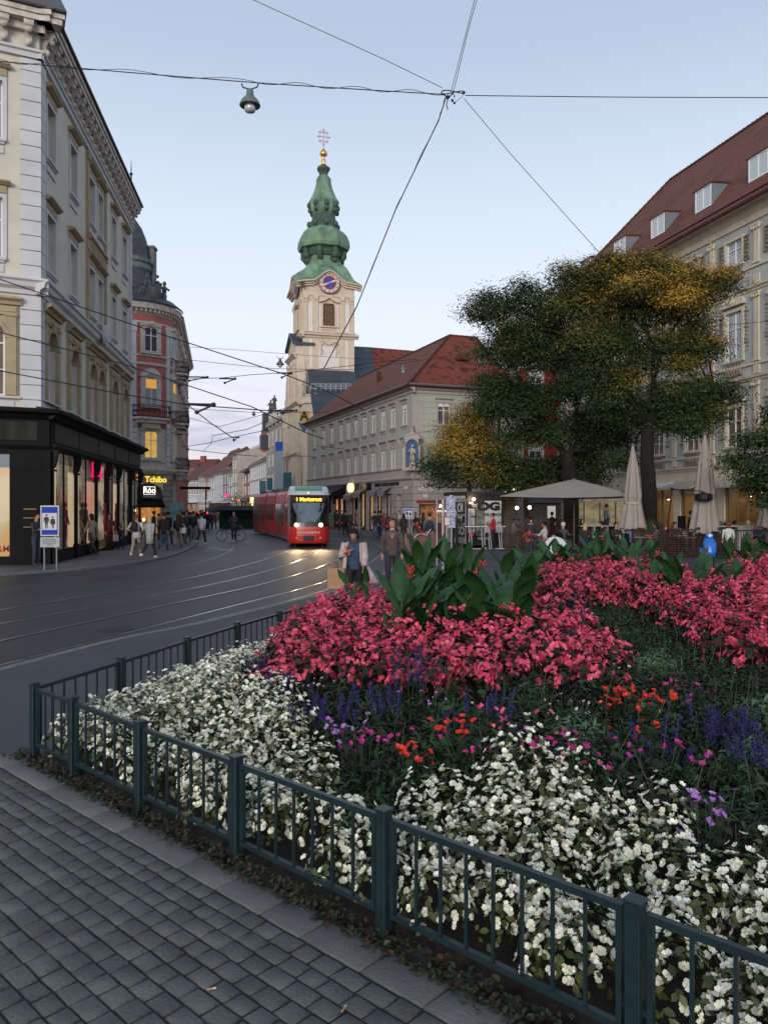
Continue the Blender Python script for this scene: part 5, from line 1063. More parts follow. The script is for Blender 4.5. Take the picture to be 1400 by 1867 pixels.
for fr in (TF, TS):
 m = B.mb(fr)
 for x0, x1 in ((.12, .62), (1.45, 2.1), (TW - 2.1, TW - 1.45), (TW - .62, TW - .12)):
  m.box(x0, x1, -.16, -.003, z_m + .6, z_c - .9)
 B.part('pilasters', m, sand)
 m = B.mb(fr); m.box(.70, 1.35, -.05, -.003, z_m + .6, z_c - .9); m.box(TW - 1.35, TW - .70, -.05, -.003, z_m + .6, z_c - .9); m.box(2.25, 2.5, -.08, -.003, z_m + .6, z_c - 1.1); m.box(TW - 2.5, TW - 2.25, -.08, -.003, z_m + .6, z_c - 1.1)
 m.box(2.2, TW - 2.2, -.05, -.003, Z(672), Z(632)); m.box(.9, 1.3, -.05, -.003, Z(672), z_m - .4); m.box(TW - 1.3, TW - .9, -.05, -.003, Z(672), z_m - .4); B.part('pale_panels', m, sand2)
 m = B.mb(fr)
 for x in (.37, 1.78, TW - 1.78, TW - .37):
  m.box(x - .38, x + .38, -.26, -.003, z_c - .25, z_c - .05); m.prism_x([(-.003, z_c - .95), (-.2, z_c - .95), (-.3, z_c - .26), (-.003, z_c - .26)], x - .32, x + .32)
  for k in (-.22, 0, .22): m.ball((x + k, -.28, z_c - .5), .12, .1, .16, 7, 5)
 for x in (2.55, TW - 2.55):
  for k in range(6): m.ball((x + .12 * math.sin(k * 2), -.15, Z(622) - .35 * k), .22 - .02 * k, .12, .2, 7, 5)
 for k in range(9): q = k / 8; m.ball((2.6 + (TW - 5.2) * q, -.12, Z(620) - .55 * math.sin(math.pi * q)), .18, .1, .16, 7, 5)
 B.part('capitals', m, sand)
 m = B.mb(fr); e_ = .55; cornice(m, -e_, TW + e_, z_m - .2, [(-.05, 0), (.16, 0), (.22, .2), (.5, .34), (.55, .6), (-.05, .72)]); cornice(m, -.2, TW + .2, z_m + .55, [(-.05, 0), (.2, 0), (.14, .2), (-.05, .25)])
 m.box(-.05, TW + .05, -.12, -.003, z_c - .02, z_c + .3); B.part('cornice', m, sand)
 # window hood and balustrade panel
 m = B.mb(fr); c = TW / 2
 for s in (-1, 1): m.box(c + s * 1.0 - .14, c + s * 1.0 + .14, -.18, -.003, Z(596), Z(558))
 P = [(c - 1.5, Z(549)), (c - 1.25, Z(549) + .12), (c - .6, Z(543)), (c, Z(538)), (c + .6, Z(543)), (c + 1.25, Z(549) + .12), (c + 1.5, Z(549)), (c + 1.4, Z(549) - .25), (c + 1.1, Z(550) - .1), (c + .5, Z(546) - .2), (c, Z(541) - .2), (c - .5, Z(546) - .2), (c - 1.1, Z(550) - .1), (c - 1.4, Z(549) - .25)]
 m.prism_y(P, -.42, -.003); m.box(c - 1.35, c + 1.35, -.3, -.003, Z(597), Z(595));
 for k in range(9): m.box(c - 1.0 + k * .24, c - .9 + k * .24, -.14, -.003, Z(609), Z(600))
 B.part('window_surround', m, sand)
 # louvres
 o = B.put('belfry_window', cached(('bw',), lambda: (lambda b: (arch_fill(b, 1.64, Z(559) - Z(594), .78, .02, .28, Z(553) - Z(594)), b.mesh('belfry_window', sand))[1])(MB())), fr, c, Z(594))
 def louv():
  b = MB(); H = Z(553) - Z(594)
  for k in range(13): b.cbox((0, .2, .12 + k * (H / 13)), 1.6, .16, .03, 0, R(38))
  for x in (-.79, -.4, 0, .4, .79): b.box(x - .04, x + .04, .05, .12, 0, H)
  for z in (.02, H * .33, H * .66): b.box(-.8, .8, .06, .125, z, z + .08)
  return b.mesh('louvres', mat('brown_louvres', (.22, .12, .065), (.16, .09, .05), 5, .7))
 link('louvres', cached(('lv',), louv), o)
 # clock
 cz = Z(516.5); R_ = 1.42
 def disc(r, y0, y1, c, n=32): b = B.mb(fr); b.prism_y([(TW / 2 + r * math.cos(t * 2 * math.pi / n), cz + r * math.sin(t * 2 * math.pi / n)) for t in range(n)], y0, y1); return b
 ck = B.part('clock_face', disc(R_, -.46, -.30, 0), mat('clock_white', (.50, .46, .46)), label='white clock face with red ring, blue centre and gilt hands')
 B.part('clock_rim', (lambda b: (b.tube([(TW / 2 + (R_ + .03) * math.cos(t * math.pi / 18), -.44, cz + (R_ + .03) * math.sin(t * math.pi / 18)) for t in range(37)], .07, 5, False), b)[1])(B.mb(fr)), mat('clock_red', (.22, .03, .03)), parent=ck)
 B.part('red_ring', disc(.93, -.48, -.461, 0), mat('clock_red', (.30, .03, .03)), parent=ck); B.part('blue_disc', disc(.66, -.50, -.481, 0), mat('clock_blue', (.03, .06, .38)), parent=ck)
 b = B.mb(fr)
 for ang, ln in ((R(205), 1.0), (R(22), .78)):
  dx, dz = math.cos(ang), math.sin(ang); b.prism_y([(TW / 2 - dz * .05 - dx * .3, cz + dx * .05 - dz * .3), (TW / 2 + dz * .05 - dx * .3, cz - dx * .05 - dz * .3), (TW / 2 + dx * ln + dz * .12, cz + dz * ln - dx * .12), (TW / 2 + dx * (ln + .2), cz + dz * (ln + .2)), (TW / 2 + dx * ln - dz * .12, cz + dz * ln + dx * .12)], -.56, -.53)
 b.build('clock_hands', mat('hand_gilt', (.75, .6, .4), rough=.4), ck)
 b = B.mb(fr)
 for k in range(12):
  a = k * math.pi / 6; q = (TW / 2 + 1.18 * math.cos(a), cz + 1.18 * math.sin(a)); dx, dz = math.cos(a), math.sin(a); b.prism_y([(q[0] + dx * .16 - dz * .06, q[1] + dz * .16 + dx * .06), (q[0] + dx * .16 + dz * .06, q[1] + dz * .16 - dx * .06), (q[0] - dx * .14 + dz * .03, q[1] - dz * .14 - dx * .03), (q[0] - dx * .14 - dz * .03, q[1] - dz * .14 + dx * .03)], -.48, -.461)
 b.build('clock_numerals', M_['iron'], ck)
 # curved main cornice that arches over the clock
 b = B.mb(fr); base = Z(519); N_ = 24; ex = .95; top = []
 def cz_(u):
  d = abs(u - TW / 2);
  if d < 2.3: return base + 1.45 * (.5 + .5 * math.cos(d / 2.3 * math.pi)) ** .75 + .25
  return base + .25 - .35 * ((d - 2.3) / (TW / 2 + ex - 2.3)) ** 1.5
 us = [-ex + (TW + 2 * ex) * i / N_ for i in range(N_ + 1)]
 for o0, o1, z0, z1 in ((.05, .35, -.55, -.28), (.05, .62, -.28, -.05), (.05, .95, -.05, .14)):
  V = [];
  for u in us:
   z = cz_(u); V += [(u, 0, z + z0), (u, -o1, z + z0), (u, -o1, z + z1), (u, 0, z + z1)]
  b.add(V, [(i * 4 + k, i * 4 + (k + 1) % 4, i * 4 + 4 + (k + 1) % 4, i * 4 + 4 + k) for i in range(N_) for k in range(4)])
 # wall field below the arched cornice
 for i in range(N_):
  u0, u1 = max(0, us[i]), min(TW, us[i + 1])
  if u1 > u0: b.quad((u0, -.02, z_t - .6), (u1, -.02, z_t - .6), (u1, -.02, cz_(u1) - .3), (u0, -.02, cz_(u0) - .3))
 B.part('arched_cornice', b, sand)
# helmet: lofted square-to-octagon copper sections
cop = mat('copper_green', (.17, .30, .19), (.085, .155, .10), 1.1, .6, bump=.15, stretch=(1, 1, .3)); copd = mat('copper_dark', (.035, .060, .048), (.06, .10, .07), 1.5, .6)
def sq(r, k, n=32, arch=0):
 """section between square (k=0), octagon (k=1)"""
 out = []
 for i in range(n):
  a = 2 * math.pi * i / n; c, s = math.cos(a), math.sin(a); ms = max(abs(c), abs(s)); mo = max(ms, (abs(c) + abs(s)) / math.sqrt(2)); rr = r / (ms * (1 - k) + mo * k); out.append((rr * c, rr * s))
 return out
Mt = B.T @ Matrix.Translation((TC.x, TC.y, 0)) @ Matrix.Rotation(TA, 4, 'Z')
def loft(mb, secs, n=32):
 V = []
 for r, z, k in secs: V += [(x, y, z) for x, y in sq(r, k, n)]
 mb.add(V, [(j * n + i, j * n + (i + 1) % n, (j + 1) * n + (i + 1) % n, (j + 1) * n + i) for j in range(len(secs) - 1) for i in range(n)])
def rz_(hw): return hw * 113.6 / F
m = MB(Mt); n = 64; V = []; secs = [(HB + .97, None, 0), (HB + .1, None, .05), (rz_(37), Z(493, 113), .15), (rz_(31), Z(485, 113), .3), (rz_(27.5), Z(476, 113), .5), (rz_(27), Z(466, 113), .7)]
for r, z, k in secs:
 for x, y in sq(r, k, n):
  if z is None:
   u = (x if abs(y) > abs(x) else y) + HB; V.append((x, y, cz_(u) + (.14 if r > HB + .5 else .75)))
  else: V.append((x, y, z))
m.add(V, [(j * n + i, j * n + (i + 1) % n, (j + 1) * n + (i + 1) % n, (j + 1) * n + i) for j in range(5) for i in range(n)]); B.part('spire_skirt', m, cop, False)
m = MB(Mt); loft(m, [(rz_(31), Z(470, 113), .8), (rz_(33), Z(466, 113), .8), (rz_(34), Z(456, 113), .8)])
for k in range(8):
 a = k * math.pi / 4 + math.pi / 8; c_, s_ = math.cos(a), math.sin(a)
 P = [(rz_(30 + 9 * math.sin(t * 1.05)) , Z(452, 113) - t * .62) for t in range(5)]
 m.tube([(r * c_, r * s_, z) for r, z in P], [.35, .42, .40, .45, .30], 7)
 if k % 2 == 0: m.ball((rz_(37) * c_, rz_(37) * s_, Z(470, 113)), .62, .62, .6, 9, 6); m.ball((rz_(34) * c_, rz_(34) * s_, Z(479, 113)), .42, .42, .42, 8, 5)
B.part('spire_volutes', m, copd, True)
def spire(name, rows, mm_, sm=False):
 m = MB(Mt); loft(m, [(rz_(a), Z(b, 113), c) for a, b, c in rows]); return B.part(name, m, mm_, sm)
spire('spire_dome', [(33, 458, .9), (43, 456, .9), (45, 450, .95), (44, 440, 1), (40, 430, 1), (33, 422, 1), (26, 417, 1)], cop)
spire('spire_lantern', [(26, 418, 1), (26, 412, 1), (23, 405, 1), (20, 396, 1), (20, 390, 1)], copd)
spire('spire_onion', [(20, 391, 1), (23, 387, 1), (25, 380, 1), (25, 374, 1), (27, 368, 1), (24, 362, 1), (22, 360, 1), (19, 352, 1), (15, 342, 1), (13, 332, 1), (12.5, 324, 1), (10, 320, 1), (6, 316, 1)], cop)
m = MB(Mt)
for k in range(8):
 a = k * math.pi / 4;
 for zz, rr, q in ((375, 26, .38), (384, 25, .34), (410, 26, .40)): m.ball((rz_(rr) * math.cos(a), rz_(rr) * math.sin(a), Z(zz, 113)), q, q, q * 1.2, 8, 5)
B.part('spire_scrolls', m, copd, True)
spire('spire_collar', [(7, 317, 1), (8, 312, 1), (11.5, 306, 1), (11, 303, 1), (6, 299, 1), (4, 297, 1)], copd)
m = MB(Mt); m.lathe([(rz_(a), Z(b, 113)) for a, b in ((4, 298), (3.6, 294), (4.2, 291), (3, 288), (2.6, 284), (5, 281), (7.2, 279), (7, 276), (4.5, 271), (1.5, 268), (.1, 267))], 14); B.part('gilded_finial', m, M_['gold'], True)
m = MB(Mt); zc = Z(267, 113); zt = Z(231, 113); m.tube([(0, 0, zc), (0, 0, zt)], .06, 5);
for zz, w in ((Z(238, 113), .62), (Z(246, 113), .85), (Z(254, 113), .62)):
 m.tube([(-w, 0, zz), (w, 0, zz)], .05, 5)
 for s in (-1, 1): m.tube([(s * w * .4, 0, zz), (s * w * .7, 0, zz + .25), (s * w, 0, zz)], .035, 4); m.tube([(s * w * .4, 0, zz), (s * w * .7, 0, zz - .25), (s * w, 0, zz)], .035, 4); m.ball((s * w, 0, zz), .10)
for s in (-1, 1): m.tube([(0, 0, zt), (s * .2, 0, zt - .3), (0, 0, zt - .5)], .035, 4); m.tube([(0, 0, Z(263, 113)), (s * .2, 0, Z(260, 113)), (0, 0, Z(257, 113))], .035, 4)
B.part('cross', m, mat('cross_copper', (.45, .28, .24), rough=.5))
# nave with dark lead roof and red tiles, side roof, ladder
lead = mat('lead_roof', (.040, .055, .075), (.025, .034, .046), 1.0, .45, spec=.5, stretch=(1, 1, .25), bump=.3, bscale=3)
def WP(px, py, Y): v = W(px, py, Y); return (v.x, v.y, v.z)
roofpoly(B, 'nave_roof', [[WP(620, 760, 108), WP(700, 760, 108), WP(676, 633, 122), WP(640, 631, 122)]], lead)
roofpoly(B, 'nave_roof', [[WP(686, 760, 108), WP(860, 700, 112), WP(860, 648, 128), WP(674, 633, 122)]], tile_m)
roofpoly(B, 'side_roof', [[WP(572, 760, 100), WP(660, 760, 100), WP(648, 678, 108.4), WP(632, 676, 108.4), WP(560, 674, 108.4)]], lead)
m = MB(B.T); a, b = Vector(WP(566, 708, 103.5)), Vector(WP(640, 708, 103.5))
for dz in (0, .28, .56): m.tube([a + Vector((0, 0, dz)), b + Vector((0, 0, dz))], .04, 4)
for i in range(9): p = a.lerp(b, i / 8); m.tube([p - Vector((0, 0, .3)), p + Vector((0, 0, .56))], .035, 4)
B.part('roof_railing', m, mat('railing_white', (.45, .47, .5), rough=.5))
# west front: tall shaped gable in front of the tower
FWf, fl = frame_between((-15.0, 119), (-11.35, 106.5));
def fz(py, Y): return EYE - (py - HZ) * Y / F
m = B.mb(FWf)
prof = [(0, 0), (fl, 0), (fl, fz(745, 108)), (fl - .8, fz(745, 108)), (fl - 1.0, fz(705, 109)), (fl - 2.0, fz(672, 110)), (fl - 2.4, fz(655, 110)), (fl - 2.6, fz(632, 110)), (fl / 2 + 1.2, fz(612, 112)), (4.6, fz(632, 114)), (4.4, fz(658, 115)), (2.2, fz(700, 117)), (1.4, fz(745, 118)), (0, fz(745, 118))]
m.prism_y(prof, -.0, 1.2); B.part('west_front', m, sand)
m = B.mb(FWf)
for x in (1.2, 3.6, fl - 5.2, fl - 3.6, fl - 1.6, fl - .5): m.box(x - .3, x + .3, -.28, -.004, 1, fz(745, 110)); m.box(x - .38, x + .38, -.36, -.004, fz(745, 110) - .8, fz(745, 110))
for x in (5.0, fl - 5.0, fl - 3.2): m.box(x - .3, x + .3, -.25, -.004, fz(738, 110), fz(660, 111)); m.box(x - .36, x + .36, -.33, -.004, fz(668, 111), fz(660, 111))
cornice(m, -.2, fl + .5, fz(745, 110), P_CORN); cornice(m, 4.2, fl - 2.2, fz(660, 112), P_CORN); cornice(m, -.2, fl + .3, fz(835, 110), P_CORN); cornice(m, -.1, fl + .1, fz(775, 110), P_BELT)
B.part('front_pilasters', m, sand)
m = B.mb(FWf); m.prism_y([(4.2, fz(637, 112)), (fl / 2 + 1.2, fz(613, 112)), (fl - 2.2, fz(637, 112)), (fl - 2.2, fz(633, 112)), (fl / 2 + 1.2, fz(609, 112)), (4.2, fz(633, 112))], -.5, 2.6); B.part('gable_roof', m, lead)
# side wall of the church towards the grey-green house, pier with statue
m = MB(B.T); a, b = W(552, 0, 106.5), W(580, 0, 104.5); SF, sl_ = frame_between((-10.9, 105.6), (-8.9, 104.0)); q = B.mb(SF); q.box(0, sl_, 0, 1.6, 0, fz(722, 105)); q.box(-.2, sl_ + .2, -.2, 1.7, fz(736, 105), fz(731, 105)); q.box(-.1, sl_ + .1, -.1, 1.65, fz(722, 105), fz(719, 105)); B.part('corner_pier', q, sand)
p = SF.p(sl_ / 2, .5, fz(719, 105)); statue((p.x - .9, p.y, p.z), 2.1, sc_m, 'pale stone saint standing on the church pier beside the dark lead roof', TA)
m = B.mb(SF); m.box(sl_, 30, .5, 1.0, 0, fz(765, 104)); B.part('side_wall', m, sand)
# ---------------------------------------------------------------- row of houses closing the far street
def swin(w, h, pm, fm):
 m = MB(); m.box(-w / 2 - .14, w / 2 + .14, -.05, -.003, -.02, .1); m.box(-w / 2 - .16, w / 2 + .16, -.10, -.003, -.12, -.021); m.box(-w / 2 - .2, w / 2 + .2, -.14, -.003, h + .12, h + .26)
 m.box(-w / 2 - .12, -w / 2, -.05, -.003, .1, h); m.box(w / 2, w / 2 + .12, -.05, -.003, .1, h); m.box(-w / 2 - .12, w / 2 + .12, -.05, -.003, h, h + .12); m.box(-.04, .04, -.02, -.004, .1, h); m.box(-w / 2, w / 2, -.02, -.004, h * .62, h * .68)
 m.cur = 1; m.box(-w / 2, w / 2, -.012, .02, .1, h); return m.mesh('window', [fm, pm])
def townhouse(label, pf, Yf, pn, Yn, ze, zr, wallc, floors, ncol, roofm, depth=9, lit=0, fm='frame', gz=4.0, shop=True, ww=.95, hh=1.5, side=None):
 a = AT(pf, Yf); b = AT(pn, Yn); fr, L = frame_between(a.xy, b.xy); B = Bld('town_house', (b.x, b.y), label, 'building', 'town houses along the far street'); wm = mat('th_' + str(wallc), wallc, tuple(c * .8 for c in wallc), 1.2, .85)
 m = B.mb(fr); m.box(0, L, 0, depth, 0, ze); B.part('wall', m, wm)
 m = B.mb(fr); cornice(m, 0, L, ze - .3, [(-.02, 0), (.12, .05), (.3, .25), (.34, .4), (-.02, .42)]); cornice(m, 0, L, gz, [(-.02, 0), (.14, .05), (.18, .2), (-.02, .22)]); B.part('cornice', m, mat('trim_grey', (.34, .33, .31), (.25, .24, .22), 2))
 mi = depth / 2; m = B.mb(fr); m.prism_x([(-.4, ze + .1), (mi, zr), (depth + .3, ze + .1), (mi, zr - .25)], -.1, L + .15); B.part('roof', m, roofm)
 m = B.mb(fr); m.prism_x([(0, ze), (depth, ze), (mi, zr - .3)], .01, L - .01); B.part('gable', m, wm if side is None else side)
 n = len(floors)
 for j, z in enumerate(floors):
  for i in range(ncol):
   x = L * (i + .5) / ncol; mesh = cached(('sw', ww, hh, lit and (i * 7 + j * 3) % 5 == 0), lambda: swin(ww, hh, M_['glow2'] if (lit and (i * 7 + j * 3) % 5 == 0) else M_['pane'], M_['frame'])); B.put('window', mesh, fr, x, z)
 if shop:
  m = B.mb(fr);
  for i in range(max(2, ncol // 2)):
   x0 = L * i / max(2, ncol // 2) + .5; x1 = L * (i + 1) / max(2, ncol // 2) - .5; m.box(x0, x1, -.05, .01, .1, 3.1)
  B.part('shop_front', m, emis('far_shop_glow', (1, .55, .25), .35, (.2, .1, .06), .35))
  m = B.mb(fr); m.box(.3, L - .3, -.5, -.06, 3.2, 3.5); B.part('shop_sign_band', m, M_['iron'])
 return B, fr, L
rt = mat('plain_tiles', (.15, .045, .03), (.10, .03, .025), 3, .85); rt2 = mat('weathered_tiles', (.11, .045, .035), (.07, .035, .03), 3, .85)
# ornate palace beside the church
B, fr, L = townhouse('ornate beige palace next to the church with statues on its cornice', 488, 138, 524, 119.5, 16.2, 17.6, (.30, .265, .215), (5.2, 9.0, 12.4), 5, M_['slate'], lit=0, hh=1.9)
m = B.mb(fr)
for i in range(6): x = .3 + (L - .6) * i / 5; m.box(x - .22, x + .22, -.22, 0, 4.3, 15.6); m.ball((x, -.3, 15.2), .35, .25, .35)
for i in range(5): x = L * (i + .5) / 5; m.prism_y([(x - .9, 11.1), (x + .9, 11.1), (x, 11.8)], -.3, 0)
m.box(-.2, L + .2, -.5, 0, 15.6, 16.3); m.box(L - 2.2, L, .0, 3, 16.3, 18.3); B.part('pilasters', m, mat('trim_grey', (.34, .33, .31)))
m = B.mb(fr); m.box(L - 1.6, L - .2, 1.0, 3, 16.5, 19.6); B.part('chimney', m, mat('chimney_red', (.22, .06, .045)))
m = B.mb(fr); m.box(-.5, 1.0, -.9, .4, 15.2, 18.2); m.box(-.5, 1.0, -1.3, .2, 12.0, 14.5); B.part('corner_turret', m, M_['slate'])
for i, (x, lb) in enumerate(((1.4, 'dark statue on the cornice of the ornate palace, farther left'), (5.5, 'dark statue on the cornice of the ornate palace, nearer the church'))):
 p = fr.p(x, .3, 16.3 + ROADZ); statue((p.x, p.y, 17.9 if i == 0 else 18.2), 2.6, stone_d, lb, 0, group=None)
 m = B.mb(fr); m.box(x - .5, x + .5, 0, .9, 16.3, 18.3 if i else 18.0); B.part('pedestal', m, M_['stucco'])
townhouse('pale grey house with red roof and a row of dormers right of the pink house', 456, 166, 492, 138.5, 10.6, 13.4, (.33, .32, .29), (4.8, 7.6), 11, rt, hh=1.9, lit=0)
B, fr, L = townhouse('tall beige house with a big blank gable wall behind the street row', 424, 184, 433, 178, 14.0, 18.4, (.36, .32, .28), (4.8, 7.8, 10.8), 2, rt, depth=22, shop=False)
for x, lb in ((8, ''),):
 m = B.mb(fr); m.box(L - .6, L + .01, 5.5, 7.5, 14.5, 19.5); B.part('chimney', m, mat('chimney_red', (.22, .06, .045)))
m = B.mb(fr); m.box(L, L + .03, 14, 15, 15.0, 16.2); m.box(L, L + .03, 9, 10, 12.0, 13.2); B.part('attic_window', m, M_['frame'])
B, fr, L = townhouse('narrow pink house with dark bay and small statue', 446, 176, 457, 167, 10.0, 11.2, (.30, .13, .12), (4.8, 7.4), 2, rt2, hh=1.4); m = B.mb(fr); m.prism([(0, 0), (L, 0), (L, -1.2), (0, -1.2)], 9.6, 9.95); B.part('bay_roof', m, M_['slate'])
townhouse('bright white house left of the pink house', 433, 188, 447, 177, 10.2, 12.5, (.42, .43, .45), (4.8, 7.4), 4, rt, hh=1.5)
townhouse('slim pale green-grey house in the far row', 417, 200, 425, 190, 10.6, 12.5, (.30, .31, .29), (4.8, 7.4), 2, rt, hh=1.5)
townhouse('brown timber-dark house with a steep red roof in the far row', 405, 212, 418, 200, 12.0, 17.5, (.14, .10, .085), (5.0, 8.0), 3, rt, hh=2.2)
townhouse('grey-white house with tall narrow windows in the far row', 391, 226, 406, 212, 11.2, 18.0, (.37, .38, .39), (4.8, 7.8), 4, rt, hh=2.4)
townhouse('white house with steep tiled roof left of the narrow-windowed house', 381, 236, 392, 226, 10.8, 17.0, (.42, .40, .37), (4.8, 7.6), 3, rt2)
townhouse('salmon pink slim house in the far row', 374, 244, 382, 236, 11.0, 16.0, (.34, .18, .14), (4.8, 7.6), 2, rt)
townhouse('pale stucco house with curved gable near the bend of the street', 362, 254, 375, 244, 11.5, 15.5, (.38, .36, .34), (4.8, 7.6), 3, rt)
townhouse('tan corner house with tiled roof at the bend of the street', 336, 262, 363, 255, 10.6, 15.5, (.31, .25, .18), (4.0, 6.2, 8.4), 6, rt2, lit=0)
B, fr, L = townhouse('big dark red house with wide tiled roof closing the street', 318, 300, 384, 296, 16.4, 20.4, (.24, .07, .06), (5.2, 8.6, 12.4), 9, rt, depth=14, lit=0, gz=4.0)
m = B.mb(fr); m.box(2, 3.4, 3, 4.6, 18, 21.6); m.box(8.2, 10.0, 5, 6.6, 19, 21.6); B.part('chimney', m, mat('chimney_red', (.22, .06, .045)))
m = B.mb(fr)
m.box(4.0, 4.9, .8, 2.6, 17.0, 18.2); m.box(8.6, 9.5, .8, 2.6, 17.0, 18.2); B.part('dormer', m, rt2)
# ---------------------------------------------------------------- cream palace on the right
CF, cl = frame_between((14.85, 67.0), (14.85 + .241 * 44, 67.0 - .9705 * 44))
B = Bld('stucco_palace', (14.85, 67.0), 'cream and blue-grey stucco palace with garlands, big red-brown roof and lit shops, on the right')
cw = mat('blue_grey_render', (.42, .43, .40), (.36, .375, .36), 1.0, .85, bump=.1); cc = mat('cream_trim', (.58, .51, .40), (.50, .44, .34), 1.3, .85, bump=.1)
XC = [3.0, 6.8, 10.6, 14.3, 18.0, 21.9, 25.7, 29.5, 33.3, 37.1]
fl3 = ((15.9, 1.4, 1.35), (10.45, 2.75, 1.4), (5.5, 2.2, 1.35)); hs = [(x - w / 2, x + w / 2, z, z + h) for x in XC for z, h, w in fl3]
m = B.mb(CF); wallface(m, cl, 4.4, 18.7, hs, .25); B.part('wall', m, cw)
og = [(8.9, 12.2, .5, 3.2), (13.0, 16.0, 0, 3.3), (16.7, 19.6, .5, 3.4), (21.0, 24.6, .5, 3.4), (26.0, 28.6, .5, 3.4), (30, 33.5, .5, 3.4)]
m = B.mb(CF); wallface(m, cl, 0, 4.4, og, .35); B.part('ground_floor_wall', m, cc)
m = B.mb(CF); m.box(0.1, cl - .1, .45, 12, 4.4, 18.7); m.box(0.02, .09, 0.02, 12, 0, 18.7); m.box(0, cl, 3.4, 12, 0, 4.4); m.box(0.01, 8.5, .4, 3.4, 0, 4.39); B.part('rear_wall', m, mat('cream_trim', (.43, .385, .30)))
m = B.mb(CF)
for z in (4.25, 9.05, 14.05): cornice(m, 0, cl, z, P_BELT)
for z in (5.0, 9.9, 15.3): m.box(0, cl, -.10, -.003, z + .02, z + .16)
cornice(m, 0, cl, 17.9, [(-.02, 0), (.10, 0), (.12, .35), (.5, .75), (.75, .8), (.78, .95), (-.02, .98)]); B.part('cornices', m, cc)
def pilc(b):
 for z0, z1 in ((5.2, 8.7), (10.1, 13.6), (15.5, 17.6)): b.box(-.2, .2, -.10, -.003, z0, z1); b.box(-.26, .26, -.14, -.003, z0, z0 + .15)
 for z0 in (4.6, 9.4, 14.4): b.box(-.24, .24, -.09, -.003, z0, z0 + .5)
 for z in (8.7, 13.6, 17.35):
  b.box(-.3, .3, -.2, -.003, z + .22, z + .32); b.box(-.22, .22, -.14, -.003, z, z + .22)
  for s in (-1, 1): b.ball((s * .27, -.14, z + .12), .11, .09, .11, 7, 5)
  for k in (-.1, .1): b.ball((k, -.16, z + .1), .08, .06, .11, 6, 4)
pm_ = (lambda b: (pilc(b), b.mesh('pilaster', cc))[1])(MB())
for i in range(-1, len(XC)): x = (XC[i] + XC[i + 1]) / 2 if 0 <= i < len(XC) - 1 else (1.1 if i < 0 else 39); B.put('pilaster', pm_, CF, x, 0)
def garland(b, z, h):
 for k in range(int(h / .22)):
  zz = z + h - k * .22; r = random.uniform(.05, .12); b.ball((random.uniform(-.06, .06), -.05, zz), r * 1.1, .05, r, 6, 4)
  if k % 4 == 1: b.ball((-.12, -.05, zz), .07, .04, .07, 5, 4); b.ball((.12, -.05, zz), .07, .04, .07, 5, 4)
gm = (lambda b: ([garland(b, z, h) for z, h in ((5.6, 2.4), (10.5, 2.8), (15.8, 1.5))], b.mesh('garland', mat('garland_stucco', (.30, .26, .20), (.2, .17, .13), 8, .9)))[1])(MB())
for x in XC:
 for s in (-1, 1): B.put('garland', gm, CF, x + s * 1.08, 0)
def csur(b, w, h): a = w / 2; b.box(-a - .16, -a, -.09, -.003, 0, h); b.box(a, a + .16, -.09, -.003, 0, h); b.box(-a - .16, a + .16, -.09, -.003, h, h + .18); b.box(-a - .2, a + .2, -.14, .05, -.12, -.004)
def csur2(b, w, h):
 csur(b, w, h); a = w / 2; b.box(-a - .3, a + .3, -.24, -.003, h + .32, h + .42)
 P = [(a + .3, h + .43)] + [((a + .3) * math.cos(t * math.pi / 10), h + .43 + .45 * math.sin(t * math.pi / 10)) for t in range(1, 10)] + [(-a - .3, h + .43)]; b.prism_y(P, -.2, -.003); b.ball((0, -.22, h + .55), .3, .08, .16, 8, 5)
def cbal(b, w, h):
 a = w / 2
 for k in range(6): x = -a + .1 + (w - .2) * k / 5; b.tube([(x, -.08, -.82), (x, -.12, -.62), (x, -.07, -.42), (x, -.08, -.22)], [.05, .07, .035, .05], 5)
 b.box(-a - .05, a + .05, -.12, -.003, -.2, -.13) ; b.box(-a - .05, a + .05, -.14, -.003, -.92, -.83)
CS = ('surround', 'c1', csur, cc); CS2 = ('surround', 'c2', csur2, cc); CB = ('balustrade', 'c3', cbal, mat('garland_stucco', (.30, .26, .20)))
warm = mat('room_brown_pane', (.20, .12, .06), (.05, .05, .05), .9, .12, spec=.8)
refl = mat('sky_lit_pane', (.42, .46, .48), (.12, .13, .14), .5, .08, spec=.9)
def shut():
 b = MB()
 for s in (-1, 1):
  x0, x1 = (-1.32, -.72) if s < 0 else (.72, 1.32); b.box(x0, x0 + .05, -.09, -.04, 0, 1.4); b.box(x1 - .05, x1, -.09, -.04, 0, 1.4); b.box(x0, x1, -.09, -.04, 0, .05); b.box(x0, x1, -.09, -.04, 1.35, 1.4)
  for k in range(16): b.cbox(((x0 + x1) / 2, -.06, .1 + k * .08), .5, .05, .015, 0, R(35))
 return b.mesh('shutters', mat('shutter_grey', (.22, .20, .17), rough=.7))
sh = shut()
for i, x in enumerate(XC):
 o = window(B, CF, x, 15.9, 1.35, 1.4, trim=(CS, CB), pm=refl, depth=.1); link('shutters', sh, o)
 window(B, CF, x, 10.45, 1.4, 2.75, 'grid', trim=(CS2, CB), pm=refl if i % 2 else warm, depth=.1)
 window(B, CF, x, 5.5, 1.35, 2.2, 'grid', trim=(CS2, CB), pm=warm, depth=.1)
